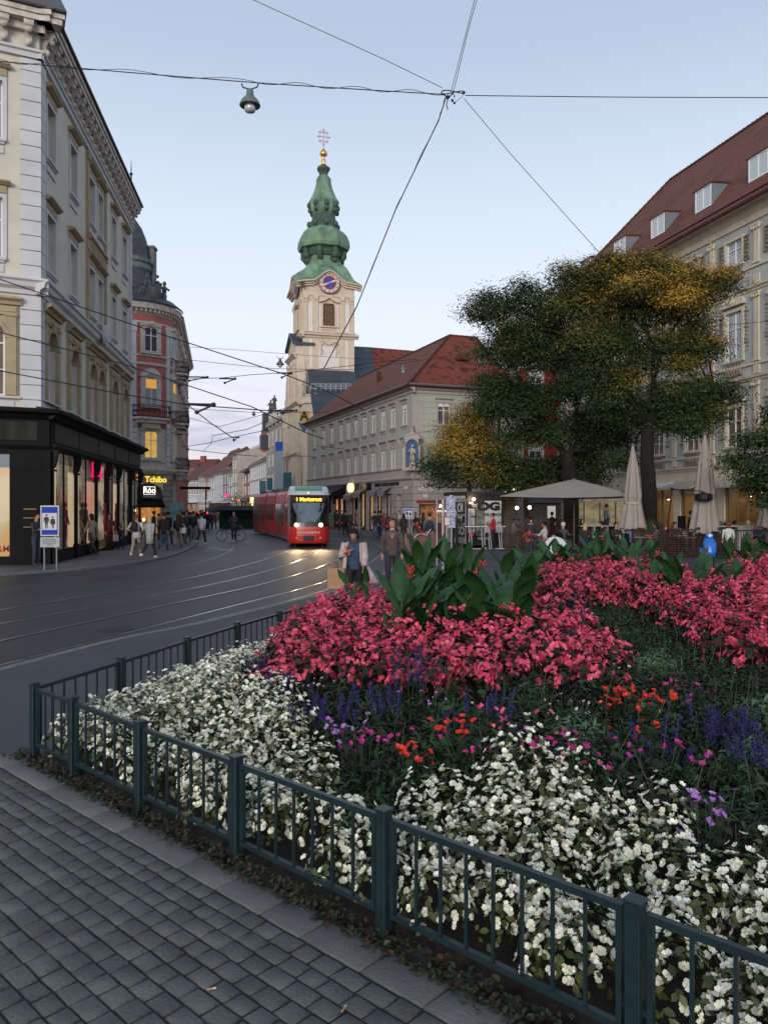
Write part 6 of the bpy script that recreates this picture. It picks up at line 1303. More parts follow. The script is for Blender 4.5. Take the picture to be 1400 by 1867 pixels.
for k, (a, b, c, d) in enumerate(og):
 m = B.mb(CF); m.box(a, b, 2.6, 2.66, c, d); B.part('lit_interior', m, emis('yellow_shop_room', (1, .66, .24), .50, (.62, .40, .14), .9))
 m = B.mb(CF); m.box(a, b, .35, 2.6, c - .05, c); m.box(a, b, .35, 2.6, d, d + .05); m.box(a - .05, a, .35, 2.6, c, d); m.box(b, b + .05, .35, 2.6, c, d); B.part('shop_room', m, mat('room_ochre', (.5, .38, .2)))
 m = B.mb(CF); m.quad((a, .2, c), (b, .2, c), (b, .2, d), (a, .2, d)); g = B.part('shop_window', m, glassmat())
 m = B.mb(CF); m.box(a, a + .08, .1, .25, c, d); m.box(b - .08, b, .1, .25, c, d); m.box(a + .08, b - .08, .1, .25, d - .08, d); m.box(a + .08, b - .08, .1, .25, c, c + .1); m.box((a + b) / 2 - .03, (a + b) / 2 + .03, .12, .24, c + .1, d - .08); m.build('shop_window_frame', M_['brownframe'], g)
 for j in range(3):
  l = MB(); l.lathe([(.02, .25), (.05, .2), (.18, .05), (.2, 0)], 8); l.cur = 1; l.ball((0, 0, .02), .11, .11, .07, 8, 5)
  o = l.build('ceiling_lamp', [M_['iron'], M_['lamp']], B.e); o.location = CF.p(a + (b - a) * (j + .5) / 3, 1.3 + .3 * (j % 2), d - .75) - B.o
 m = B.mb(CF)
 for j in range(9): x = a + .25 + (b - a - .5) * j / 8; m.box(x - .1, x + .1, 2.3, 2.5, c, c + random.uniform(.5, 1.5))
 B.part('shop_shelves', m, mat('goods', (.4, .25, .14)))
m = B.mb(CF); m.box(12.9, 16.1, -.3, -.02, 3.3, 3.6); B.part('awning_case', m, M_['frame'])
m = B.mb(CF)
for a, b in ((16.5, 19.8), (20.8, 24.8)): m.prism_x([(-.1, 3.62), (-1.5, 3.2), (-1.5, 3.1), (-.1, 3.52)], a, b)
B.part('awning', m, mat('awning_cream', (.36, .33, .28), rough=.8))
m = B.mb(CF); m.tube([(12.55, -.12, 4.2), (12.55, -.12, 0)], .06, 6); m.tube([(19.9, -.12, 18), (19.9, -.12, 0)], .06, 6); B.part('downpipe', m, mat('pipe_cream', (.36, .32, .25)))
# steep roof with hip and dormers
def cp(u, y, z): v = CF.p(u, y, z); return (v.x, v.y, z)
rr_m = brickmat('red_brown_tiles', (.235, .088, .058), (.16, .064, .044), (.075, .03, .022), .20, .24, .03, .85, 1.0, plane='UV', noise=(.35, (.82, .8, .8), .5))
ez = 18.75; c0 = cp(-1.0, -.9, ez); c1 = cp(cl, -.9, ez); r0 = cp(5.2, 7.0, 28.2); r1 = cp(cl, 7.0, 28.2); k0 = cp(-1.0, 14.9, ez); k1 = cp(cl, 14.9, ez)
roofpoly(B, 'roof', [[c0, c1, r1, r0]], rr_m); roofpoly(B, 'roof', [[k0, c0, r0]], rr_m); roofpoly(B, 'roof', [[k1, k0, r0, r1]], rr_m)
ridge(B, [c0, r0, r1], rr_m, .16); ridge(B, [k0, r0], rr_m, .16)
rg = mat('gutter_red', (.13, .035, .028), (.10, .03, .025), 3, .5)
m = B.mb(CF); m.tube([(-1.1, -1.0, ez - .02), (cl, -1.0, ez - .02)], .13, 8); m.tube([(-.6, -.55, ez + .55), (cl, -.55, ez + .55)], .06, 6); B.part('gutter', m, rg)
sl = (28.2 - ez) / 7.9
for x in (3.4, 8.5, 13.4, 18.3, 23.2):
 m = B.mb(CF); yf = .55; z0 = ez + (yf + .9) * sl; h = 1.35
 yb = yf + h / sl + .25
 m.prism_x([(yf, z0), (yf, z0 + h), (yb + .15, z0 + h + .12), (yf + .001, z0)], x - .85, x - .78); m.prism_x([(yf, z0), (yf, z0 + h), (yb + .15, z0 + h + .12), (yf + .001, z0)], x + .78, x + .85)
 o = B.part('dormer', m, mat('zinc_grey', (.16, .18, .21), rough=.45)); m = B.mb(CF); m.prism_x([(yf - .12, z0 + h), (yf - .12, z0 + h + .08), (yb + .7, z0 + h + .22), (yb + .7, z0 + h + .1)], x - .95, x + .95); m.build('dormer_roof', rg, o)
 m = B.mb(CF); m.box(x - .78, x - .70, yf - .03, yf + .05, z0, z0 + h); m.box(x + .70, x + .78, yf - .03, yf + .05, z0, z0 + h); m.box(x - .70, x + .70, yf - .03, yf + .05, z0 + h - .08, z0 + h); m.box(x - .70, x + .70, yf - .03, yf + .05, z0, z0 + .08); m.box(x - .05, x + .05, yf - .03, yf + .05, z0 + .08, z0 + h - .08); m.cur = 1; m.box(x - .70, x + .70, yf, yf + .03, z0 + .08, z0 + h - .08)
 m.build('dormer_window', [mat('bright_white_paint', (.75, .75, .74), rough=.5), mat('dormer_glass', (.45, .5, .52), rough=.1, spec=.9)], o)
# ---------------------------------------------------------------- trees
LEAFV = np.array([(0, 0, 0), (.5, .17, .05), (1, 0, -.06), (.5, -.17, .05)]); LEAFF = np.array([(0, 3, 2, 1)])
tg = [mat('leaf_green', (.030, .062, .014), (.014, .034, .010), .5, .6, island=.22), mat('leaf_olive', (.11, .105, .018), (.07, .075, .016), .5, .6, island=.22), mat('leaf_yellow', (.42, .25, .03), (.26, .16, .022), .5, .6, island=.2)]
bark = mat('bark', (.007, .006, .005), (.013, .011, .010), 5, .95, bump=1, bscale=12, stretch=(1, 1, .25))
def limb(mb, pts, r0, r1, n=7):
 P = smooth(pts, 4); k = len(P) - 1; mb.tube([p + Vector((random.uniform(-.02, .02), random.uniform(-.02, .02), 0)) for p in P], [r0 + (r1 - r0) * (i / k) ** .8 for i in range(k + 1)], n)
def tree(name, label, cat, base, trunk, limbs, blobs, dens, ls, ymix, group=None, nb=98):
 """blobs: (x,y,z,rx,ry,rz,yellowness) in world coords"""
 e = empty(name, (base[0], base[1], 0), 0, label, cat, group); o = Vector((base[0], base[1], 0)); m = MB(Matrix.Translation(-o)); blobs = [(a, b_, c_, d * .92, e_ * .92, f_ * .88, g_) for a, b_, c_, d, e_, f_, g_ in blobs]
 limb(m, trunk[0], trunk[1], trunk[2], 10); m.build('trunk', bark, e, True)
 for pts, r0, r1 in limbs: m = MB(Matrix.Translation(-o)); limb(m, pts, r0, r1); m.build('limb', bark, e, True)
 Ps = []; Ns = []; Ms = []; tw = MB(Matrix.Translation(-o)); tops = [Vector(l[0][-1]) for l in limbs] + [Vector(trunk[0][-1])]; Y_ = base[1]; sp_ = Y_ / 34
 for bx, by, bz, rx, ry, rz, yl in blobs:
  by_ = random.uniform(-.16, .16)
  vol = rx * ry * rz; nt = max(6, int(nb * rx * rz / (Y_ / F) ** 2 / 1000 * random.uniform(.6, 1.3))); c = Vector((bx, by, bz)); t0 = min(tops, key=lambda q: (q - c).length)
  limb(tw, [t0, t0.lerp(c, .6) + Vector((0, 0, -.15)), c], .07, .03, 5)
  for _ in range(nt):            # twigs with pinnate sprays
   v = Vector(RNG.normal(0, 1, 3)); v.normalize(); rad = random.uniform(.35, 1.0) ** .55 * (random.uniform(1.1, 1.42) if random.random() < .14 else 1); q = c + Vector((v.x * rx, v.y * ry, v.z * rz)) * rad
   if random.random() < .5: tw.tube([c.lerp(q, .1), c.lerp(q, .98)], [.02, .006], 3, False)
   k = int(dens); d = np.array([v.x, v.y, v.z * .6 - .1]);
   spr = RNG.normal(0, 1, (k, 3)) * np.array([.34, .34, .12]) * sp_ + d * RNG.uniform(-.2, .3, (k, 1)) + np.array(q)
   Ps.append(spr); nn = RNG.normal(0, .28, (k, 3)) + np.array([v.x * .9, v.y * .9, v.z * .5 + .8]); Ns.append(nn)
   yy = yl + .22 * v.z + random.uniform(-.16, .16) + by_; mi = 2 if yy > .62 else (1 if yy > .35 else 0); mm_ = np.full(k, mi); fl = RNG.random(k) < .10; mm_[fl] = np.clip(mm_[fl] + RNG.integers(-1, 2, fl.sum()), 0, 2); Ms.append(mm_)  # blob yellowness, plus lighter leaves painted towards clump tops as top light
 P = np.concatenate(Ps) - np.array(o); Nn = np.concatenate(Ns); V, Fq = inst(LEAFV, LEAFF, P, Nn, RNG.uniform(ls * .75, ls * 1.3, len(P)))
 link('crown', npmesh('crown', V, Fq, tg, mi=np.concatenate(Ms)), e); tw.build('twigs', bark, e)
 return len(P)
def BL(px, py, Y, rpx, rpy, yl, dy=0.75):
 w = W(px, py, Y); s = Y / F; return (w.x, w.y, w.z, rpx * s, (rpx + rpy) / 2 * s * dy, rpy * s, yl)
def TP(px, py, Y): v = W(px, py, Y); return (v.x, v.y, v.z)
YA = 44.0
tree('tree', 'tall dark green tree with forked trunk rising behind the open parasol', 'tree', (TP(1040, 985, YA)[0], YA),
     ([TP(1042, 1008, YA), TP(1040, 900, YA), TP(1036, 850, YA), TP(1034, 825, YA)], .46, .34),
     [([TP(1036, 840, YA), TP(1010, 800, YA), TP(985, 760, YA), TP(950, 700, YA - .5), TP(930, 640, YA - .5)], .20, .06), ([TP(1036, 835, YA), TP(1050, 780, YA), TP(1045, 700, YA), TP(1010, 610, YA)], .22, .05), ([TP(1045, 790, YA), TP(1075, 730, YA), TP(1100, 660, YA)], .14, .05), ([TP(1000, 790, YA), TP(960, 770, YA), TP(910, 750, YA + 1)], .10, .04)],
     [BL(895, 560, YA, 34, 32, .25), BL(940, 545, YA, 34, 34, .25), BL(985, 550, YA, 36, 34, .2), BL(925, 600, YA, 46, 36, .3), BL(975, 610, YA, 48, 44, .2), BL(925, 640, YA, 38, 30, .3), BL(965, 655, YA + 1, 40, 28, .15), BL(1010, 580, YA, 36, 40, .25), BL(1020, 640, YA, 40, 40, .15),
      BL(900, 700, YA, 40, 24, .05), BL(945, 705, YA, 40, 30, .05), BL(905, 735, YA, 40, 26, .0), BL(950, 745, YA, 46, 30, .0), BL(1000, 730, YA, 44, 36, .0), BL(985, 775, YA + 1, 40, 22, .0), BL(1040, 700, YA, 40, 40, .05), BL(1075, 770, YA + 1, 42, 34, .0), BL(1120, 760, YA + 1, 36, 28, .0), BL(1075, 820, YA + 1.5, 28, 28, .0), BL(1065, 850, YA + 2, 30, 28, .0), BL(1020, 860, YA + 3, 34, 24, .1), BL(950, 860, YA + 4, 50, 26, .1), BL(905, 880, YA + 4, 30, 18, .1), BL(1085, 870, YA + 2, 18, 16, .0), BL(1010, 790, YA, 46, 26, .0), BL(880, 640, YA, 26, 22, .3), BL(1100, 800, YA, 36, 26, .0), BL(950, 795, YA + 1, 40, 20, .1), BL(1140, 800, YA, 30, 22, .0), BL(870, 570, YA, 18, 18, .3), BL(955, 525, YA, 22, 18, .3)],
     34, .18, 0)
YB = 40.0
tree('tree', 'large broad tree turning yellow in front of the stucco palace', 'tree', (TP(1183, 985, YB)[0], YB),
     ([TP(1183, 1021, YB), TP(1184, 920, YB), TP(1180, 850, YB), TP(1180, 790, YB), TP(1186, 755, YB)], .41, .32),
     [([TP(1186, 770, YB), TP(1190, 700, YB), TP(1188, 640, YB), TP(1170, 570, YB), TP(1150, 510, YB)], .20, .05), ([TP(1188, 700, YB), TP(1215, 620, YB), TP(1250, 570, YB), TP(1300, 530, YB)], .12, .04), ([TP(1182, 780, YB), TP(1140, 720, YB), TP(1100, 660, YB), TP(1065, 600, YB)], .16, .05), ([TP(1190, 775, YB), TP(1240, 730, YB), TP(1300, 710, YB)], .12, .04), ([TP(1110, 640, YB), TP(1130, 590, YB), TP(1135, 560, YB)], .09, .04)],
     [BL(1060, 510, YB, 46, 40, .55), BL(1095, 500, YB, 34, 28, .5), BL(1140, 500, YB, 44, 34, .45), BL(1190, 490, YB, 44, 30, .55), BL(1235, 505, YB, 46, 32, .6), BL(1040, 550, YB, 36, 36, .45), BL(1085, 560, YB, 46, 42, .5), BL(1140, 555, YB, 48, 42, .4), BL(1200, 560, YB, 50, 40, .55), BL(1265, 540, YB, 44, 26, .6), BL(1315, 520, YB, 36, 24, .6), BL(1260, 590, YB, 34, 30, .55), BL(1080, 625, YB, 46, 38, .35), BL(1140, 620, YB, 44, 36, .3), BL(1205, 625, YB, 44, 30, .35), BL(1265, 640, YB, 50, 24, .35), BL(1290, 625, YB, 26, 22, .5), BL(1240, 665, YB, 34, 18, .55),
      BL(1085, 690, YB, 46, 38, .15), BL(1135, 700, YB, 40, 34, .55), BL(1110, 740, YB, 44, 30, .05), BL(1150, 755, YB + 1, 36, 26, .05), BL(1225, 720, YB, 50, 30, .05), BL(1285, 710, YB, 52, 32, .05), BL(1325, 715, YB, 26, 24, .1), BL(1250, 755, YB, 40, 24, .15), BL(1300, 755, YB, 34, 22, .2), BL(1265, 785, YB, 24, 16, .3), BL(1195, 745, YB, 34, 20, .0), BL(1130, 840, YB + 2, 24, 18, .0), BL(1150, 660, YB, 44, 34, .3), BL(1310, 500, YB, 26, 20, .7), BL(1165, 520, YB - 2, 40, 26, .7), BL(1235, 540, YB - 2, 44, 24, .75), BL(1215, 775, YB, 30, 18, .1), BL(1120, 475, YB, 26, 18, .55), BL(1030, 500, YB, 20, 24, .5)],
     36, .17, 0)
YC = 46.0
tree('small_tree', 'small tree with golden leaves in front of the grey-green house', 'tree', (TP(855, 985, YC)[0], YC),
     ([TP(857, 1000, YC), TP(856, 930, YC), TP(855, 880, YC), TP(856, 850, YC)], .16, .12), [([TP(856, 870, YC), TP(840, 830, YC), TP(820, 790, YC)], .07, .03), ([TP(856, 860, YC), TP(870, 810, YC), TP(865, 760, YC)], .08, .03), ([TP(857, 880, YC), TP(885, 850, YC), TP(905, 830, YC)], .06, .03)],
     [BL(855, 755, YC, 26, 22, .6), BL(835, 785, YC, 34, 26, .75), BL(880, 780, YC, 30, 26, .6), BL(825, 820, YC, 40, 28, .7), BL(870, 820, YC, 40, 30, .65), BL(905, 825, YC, 34, 28, .5), BL(795, 850, YC, 28, 24, .25), BL(815, 868, YC, 30, 18, .2), BL(855, 860, YC, 34, 20, .55), BL(900, 865, YC, 40, 24, .45), BL(930, 860, YC, 26, 20, .3), BL(885, 740, YC + 1, 24, 16, .4)], 34, .17, 0)
YD = 30.0
tree('tree', 'dark green tree reaching in from the right edge of the photo', 'tree', (TP(1440, 985, YD)[0], YD),
     ([TP(1440, 1046, YD), TP(1442, 900, YD), TP(1440, 800, YD)], .18, .12), [([TP(1440, 830, YD), TP(1400, 810, YD), TP(1365, 800, YD)], .06, .02), ([TP(1440, 860, YD), TP(1400, 870, YD), TP(1370, 890, YD)], .06, .02)],
     [BL(1375, 805, YD, 34, 20, .2), BL(1410, 800, YD, 30, 26, .15), BL(1345, 840, YD, 26, 14, .1), BL(1385, 845, YD, 36, 22, .1), BL(1430, 850, YD, 34, 34, .1), BL(1370, 875, YD, 26, 18, .1), BL(1400, 885, YD, 30, 20, .1), BL(1425, 760, YD, 34, 26, .2), BL(1400, 915, YD, 20, 14, .1)], 26, .16, 0)
tree('tree', 'dark tree behind the food kiosk, beside the lit cafe', 'tree', (TP(960, 985, 47)[0], 47), ([TP(960, 985, 47), TP(958, 900, 47), TP(960, 870, 47)], .16, .12), [([TP(960, 880, 47), TP(945, 850, 47)], .07, .03)],
     [BL(925, 850, 46, 34, 22, .3), BL(960, 870, 46, 40, 22, .2), BL(935, 885, 46, 36, 14, .35), BL(1000, 850, 46, 34, 26, .15)], 24, .22, 0)
# ================================================================ TRAM
def arc_points(T, y0, dists):
 i = min(range(len(T)), key=lambda k: abs(T[k].y - y0)); out = [T[i].copy()]; d = 0; want = list(dists); j = i
 while want and j < len(T) - 1:
  seg = (T[j + 1] - T[j]).length
  if d + seg >= want[0]: out.append(T[j].lerp(T[j + 1], (want[0] - d) / seg)); want.pop(0); continue
  d += seg; j += 1
 return out
def tram(T, y0, label, lit=True):
 nod = arc_points(T, y0, [5.0, 9.2, 14.2, 18.4, 24.5]); o = Vector((nod[0].x, nod[0].y, ROADZ)); e = empty('tram', o, 0, label, 'tram')
 red = mat('tram_red', (.42, .022, .022), (.38, .02, .02), 1, .30, spec=.5); wht = mat('tram_white', (.42, .46, .50), rough=.3, spec=.5); grn = mat('tram_green', (.06, .25, .17), rough=.35); blk = mat('tram_black', (.008, .008, .01), rough=.2, spec=.6)
 adv = mat('tram_window_film', (.05, .035, .03), (.11, .07, .045), 1.5, .12, spec=.7); wsc = mat('windscreen', (.10, .14, .17), (.05, .07, .09), 1.2, .05, spec=1.0); gry = mat('tram_grey', (.10, .10, .11), rough=.6)
 HW = 1.10; prof = [(.22, -.10), (.35, -.03), (.60, 0), (.95, 0), (1.08, -.01), (1.30, -.05), (1.60, -.13), (1.95, -.23), (2.30, -.36), (2.62, -.48), (2.74, -.55), (2.92, -.70), (3.08, -.95), (3.18, -1.35), (3.24, -1.9)]
 ys = [-1.10, -1.06, -.97, -.85, -.62, -.4, -.2, 0, .2, .4, .62, .85, .97, 1.06, 1.10]
 def X(z, xz, y): return xz - .75 * (abs(y) / 1.1) ** 4.5 * (1 if z < 2.7 else .7)
 a, b = nod[0], nod[1]; d = (a - b).normalized(); ang = math.atan2(d.y, d.x); Mf = Matrix.Rotation(ang, 4, 'Z')   # +x is forward
 def cells(mb, test):
  for i in range(len(prof) - 1):
   for j in range(len(ys) - 1):
    zc = (prof[i][0] + prof[i + 1][0]) / 2; yc = (ys[j] + ys[j + 1]) / 2
    if not test(zc, yc): continue
    q = [(i, j), (i, j + 1), (i + 1, j + 1), (i + 1, j)]; mb.quad(*[(X(prof[p][0], prof[p][1], ys[r]), ys[r] * (1 - .10 * max(0, (prof[p][0] - 2.62) / .62) ** 2), prof[p][0]) for p, r in q])
 _c = cells
 def cells(mb, test):
  _c(mb, test)
  for i in range(len(prof) - 1):
   zc = (prof[i][0] + prof[i + 1][0]) / 2
   if not test(zc, 1.1): continue
   for s in (-1, 1):
    pts = []
    for p in (prof[i], prof[i + 1]): k_ = 1 - .10 * max(0, (p[0] - 2.62) / .62) ** 2; pts.append(((X(p[0], p[1], 1.1), s * 1.1 * k_, p[0]), (-2.1, s * 1.1 * k_, p[0])))
    q = (pts[0][0], pts[1][0], pts[1][1], pts[0][1]); mb.quad(*(q if s < 0 else q[::-1]))
 f = MB(Mf); cells(f, lambda z, y: z < 1.02); fb = f.build('front_apron', red, e, True)
 f = MB(Mf); cells(f, lambda z, y: 1.02 < z < 2.68); ws = f.build('front_mask', blk, e, True)
 f = MB(Mf); cells(f, lambda z, y: z > 2.68); rf = f.build('front_roof_dome', wht, e, True)
 f = MB(Mf); V = []; rows = [(1.32, .34), (1.5, .50), (1.8, .68), (2.1, .80), (2.34, .84)]
 for z, w in rows:
  xz = np.interp(z, [p[0] for p in prof], [p[1] for p in prof])
  for k in range(7): y = -w + 2 * w * k / 6; V.append((X(z, xz, y) + .015, y, z))
 f.add(V, [(r * 7 + k, r * 7 + k + 1, r * 7 + 8 + k, r * 7 + 7 + k) for r in range(4) for k in range(6)]); f.build('windscreen', wsc, ws, True)
 f = MB(Mf); f.tube([(-.02, .30, 1.30), (-.06, .0, 1.40), (-.28, -.1, 1.95)], .012, 4); f.build('wiper', blk, ws)
 f = MB(Mf)
 for y0_, y1_ in ((-.62, .62),):
  V = []
  for z in (2.96, 3.06, 3.14, 3.19):
   xz = np.interp(z, [p[0] for p in prof], [p[1] for p in prof]); V += [(X(z, xz, y) * 1 + .03 , y, z + .012) for y in (-.72, -.3, .3, .72)]
  f.add(V, [(r * 4 + k, r * 4 + k + 1, r * 4 + 5 + k, r * 4 + 4 + k) for r in range(3) for k in range(3)])
 f.build('roof_panel', grn, rf, True)
 f = MB(Mf); f.ball((-.62, 0, 2.84), .06, .13, .10); f.build('badge', mat('badge_silver', (.8, .75, .65), rough=.25, metal=.5), rf, True)
 f = MB(Mf); f.cbox((-.415, 0, 2.50), .06, 1.7, .22, 0, 0, R(-20)); dp = f.build('destination_display', blk, ws)
 me = text_mesh('1 Mariatrost', .255, .006, .005, 1.05); me.materials.clear(); me.materials.append(emis('led_amber', (1, .50, .03), 5)); t = link('display_text', me, dp); t.matrix_local = Mf @ Matrix.Translation((-.362, 0, 2.50)) @ Matrix.Rotation(R(90), 4, 'Z') @ Matrix.Rotation(R(-18), 4, 'X')
 me = text_mesh('www.murpark.at', .17, .001, .004, 1.0); me.materials.clear(); me.materials.append(mat('decal_white', (.6, .55, .55))); t = link('lettering', me, fb); t.matrix_local = Mf @ Matrix.Translation((.018, 0, .80)) @ Matrix.Rotation(R(90), 4, 'Z')
 f = MB(Mf); f.box(-.02, .03, -.27, .27, .36, .62); f.build('coupler_cover', blk, fb)
 for y in (-.62, .62):
  f = MB(Mf); P = [(.085 * math.cos(t * math.pi / 8), .085 * math.sin(t * math.pi / 8)) for t in range(16)]; xh = X(1.17, -.02, y); f.add([(xh + .045, y + p, 1.17 + q * .9) for p, q in P] + [(xh - .06, y + p * 1.3, 1.17 + q * 1.2) for p, q in P], [tuple(range(16))] + [(i, (i + 1) % 16, 16 + (i + 1) % 16, 16 + i) for i in range(16)])
  hl = f.build('headlight', emis('headlamp', (1, .74, .40), 16), e)
  f = MB(Mf); f.ball((X(.42, -.02, y) + .02, y, .50), .03, .05, .05); f.build('fog_lamp', mat('lamp_amber', (.5, .35, .15), rough=.2), fb)
  if lit:
   ld = bpy.data.lights.new('headlight_beam', 'SPOT'); ld.energy = 240; ld.color = (1, .68, .38); ld.spot_size = R(58); ld.spot_blend = .8; ld.shadow_soft_size = .08
   lo = bpy.data.objects.new('headlight_beam', ld); COL.objects.link(lo); lo.parent = hl; p = Mf @ Vector((xh + .16, y, 1.17)); lo.location = p; dr = Mf @ Vector((1, 0, -.12)); lo.rotation_euler = dr.to_track_quat('-Z', 'Y').to_euler()
 for s in (-1, 1): f = MB(Mf); f.tube([(-.9, s * 1.12, 2.4), (-.75, s * 1.32, 2.3)], .02, 5); f.cbox((-.78, s * 1.36, 2.05), .08, .12, .42); f.build('mirror', blk, e)
 # modules
 zs = [(.22, 1.0), (.9, 1.10), (1.0, 1.10), (2.35, 1.08), (2.45, 1.07), (2.9, 1.04), (3.10, .92), (3.18, .6)]
 for k in range(len(nod) - 1):
  a, b = nod[k] - nod[0], nod[k + 1] - nod[0]; a.z = b.z = 0; d = (a - b); L = d.length; ang = math.atan2(d.y, d.x); Mm = Matrix.Translation(b) @ Matrix.Rotation(ang, 4, 'Z'); x0 = .28 if k < len(nod) - 2 else 0; x1 = L - (.28 if k else 2.0)
  f = MB(Mm); V = []
  for x in (x0, x1): V += [(x, w * s, z) for s, lst in ((1, zs), (-1, zs[::-1])) for z, w in lst]
  n = len(zs) * 2; f.add(V, [(i, i + 1, n + i + 1, n + i) for i in range(n - 1)] + [tuple(range(n))[::-1], tuple(range(n, 2 * n))]); mod = f.build('body_module', red, e, True if False else False)
  f = MB(Mm); nb_ = 3 if k in (0, 2, 4) else 1; seg = (x1 - x0 - .1) / nb_
  for i in range(nb_):
   for s in (-1, 1): xa, xb = x0 + .08 + seg * i, x0 + seg * (i + 1) - .06; f.box(xa, xb, min(s * 1.085, s * 1.104), max(s * 1.085, s * 1.104), .95 if k % 2 == 0 else 1.2, 2.32)
  f.build('side_windows', adv, mod)
  if k % 2 == 0:
   f = MB(Mm)
   for s in (-1, 1): f.box(x0 + 1.3, x0 + 1.33, min(s * 1.09, s * 1.11), max(s * 1.09, s * 1.11), .3, 2.4); f.box(x0 + 2.5, x0 + 2.53, min(s * 1.09, s * 1.11), max(s * 1.09, s * 1.11), .3, 2.4)
   f.build('door_gaps', blk, mod)
  f = MB(Mm)
  for s in (-1, 1): f.box(x0 + .1, x1 - .1, min(s * 1.0, s * 1.05), max(s * 1.0, s * 1.05), .08, .24);
  f.box(x0 + .3, x1 - .3, -.7, .7, 3.17, 3.38) if k in (1, 2, 3) else f.box(x0 + 1, x1 - 1.8, -.7, .7, 3.17, 3.3); f.build('roof_box', gry, mod)
  if k < len(nod) - 2: f = MB(Mm); f.box(-.30, .30, -.98, .98, .35, 2.95); f.build('bellows', blk, e)
  if k % 2 == 0:
   for s in (-.72, .72):
    for xx in (L * .35, L * .62): f = MB(Mm); f.M = Mm @ Matrix.Translation((xx, s, .30)) @ Matrix.Rotation(R(90), 4, 'X'); f.lathe([(.30, -.05), (.30, .05)], 16); f.build('wheel', gry, e)
 a = nod[2] - nod[0]; f = MB(Matrix.Translation((a.x, a.y, 0)) @ Matrix.Rotation(math.atan2((nod[0] - nod[2]).y, (nod[0] - nod[2]).x), 4, 'Z'))
 f.tube([(-.6, 0, 3.4), (.5, 0, 4.3), (-.2, 0, 5.35)], .03, 5); f.tube([(-.2, -.8, 5.35), (-.2, .8, 5.35)], .03, 5); f.build('pantograph', gry, e)
 return e
tram(T1, 41, 'red and white articulated tram with lit headlights and an amber destination display')
# distant tram at the end of the street
m = MB(); c = AT(371, 150); e = empty('tram', (c.x, c.y, ROADZ), 0, 'small distant tram with red tail lights far down the street', 'tram'); m = MB(); m.box(-1.1, 1.1, 0, 20, .25, 2.9); m.box(-1.0, 1.0, .1, 20, 2.901, 3.2); m.build('body', mat('far_tram_grey', (.22, .17, .15)), e)
m = MB(); m.box(-.85, .85, -.03, -.001, 1.5, 2.5); m.build('rear_window', M_['pane'], e)
for x in (-.8, .8): m = MB(); m.ball((x, -.06, 1.0), .18, .06, .14); m.build('tail_light', emis('tail_red', (1, .02, .04), 6), e)
# ================================================================ WIRES, LAMPS, SIGNS
def wirept(q): return W(*q)
def wire(name, pts, label, sag=0.0, rk=.0007, cat='cable', group='overhead wires above the square', twist=False):
 P = [wirept(q) for q in pts]; out = []
 for a, b in zip(P[:-1], P[1:]):
  for i in range(12): t = i / 12; p = a.lerp(b, t); p.z -= sag * 4 * t * (1 - t) * (a - b).length * .01; out.append(p)
 out.append(P[-1]); o = out[0]; m = MB(Matrix.Translation(-o)); r = [max(.005, rk * .8 * p.y) for p in out]; m.tube(out, r, 5)
 if twist:
  m.tube([p + Vector((0, 0, .05 * math.sin(i * .9) + .02)) for i, p in enumerate(out)], [x * .6 for x in r], 4)
 ob = m.build(name, M_['wire'], None, label=label, cat=cat, group=group); ob.location = o
YR = 19.0
wire('span_cable', [(-40, 108, 19.6), (140, 124, 19.4), (456, 150, YR), (640, 162, YR), (808, 172, YR)], 'span cable crossing the sky on the left, carrying the pendant lamp', .1, twist=True, rk=.0008)
wire('span_cable', [(848, 174, YR), (1120, 177, YR), (1440, 178, YR + 1)], 'span cable running right from the ring to the right edge', .05)
wire('span_cable', [(812, 180, YR), (800, 218, 24), (720, 385, 38), (650, 560, 56), (590, 673, 75)], 'thick cable sloping down from the ring past the church tower', 0, rk=.0009, twist=True)
wire('span_cable', [(806, 160, YR), (700, 108, 17), (458, -2, 14), (400, -30, 13)], 'thin wire from the ring to the top edge, left of the pair', 0, .0005)
wire('span_cable', [(822, 168, YR), (848, 66, 16), (866, -5, 14)], 'left wire of the pair rising from the ring to the top edge', 0, .0005)
wire('span_cable', [(827, 166, YR), (852, 60, 16), (870, -5, 14)], 'right wire of the pair rising from the ring to the top edge', 0, .0005)
wire('span_cable', [(846, 180, YR), (930, 280, 26), (1095, 464, 50)], 'thin wire running down right from the ring to the palace roof', 0, .0005)
wire('contact_wire', [(-60, 490, 10.8), (0, 509, 12.2), (236, 590, 15.0), (520, 683, 21.5), (600, 715, 24.5), (664, 748, 29)], 'upper tram contact wire crossing the left facade and rising from the left edge', 0, .0009)
wire('contact_wire', [(-60, 590, 14), (0, 606, 15.2), (220, 662, 19.5), (460, 742, 28.5), (560, 790, 38), (590, 800, 41)], 'middle tram contact wire crossing the left facade', 0, .0009)
wire('contact_wire', [(0, 676, 19.0), (220, 718, 24), (343, 738, 28), (440, 745, 36), (530, 752, 48)], 'lowest tram wire crossing the left facade', 0, .0009)
wire('contact_wire', [(343, 738, 28), (380, 768, 40), (424, 798, 58)], 'wire dropping from the knot to the small far lamp', 0, .0008)
wire('span_cable', [(325, 691, 58), (372, 690, 50), (405, 689, 50), (460, 683, 50), (527, 679, 50), (700, 660, 56), (760, 655, 60)], 'cross wire from the red round house at the height of the bracket', .1, .0005)
wire('span_cable', [(330, 632, 60), (420, 637, 58), (600, 651, 56), (735, 658, 58)], 'faint cross wire above the bracket wire', .1, .0003)
wire('span_cable', [(335, 655, 50), (500, 672, 50), (640, 674, 52), (880, 640, 45), (1100, 610, 38), (1400, 586, 30)], 'long faint wire crossing in front of the trees', .3, .0004)
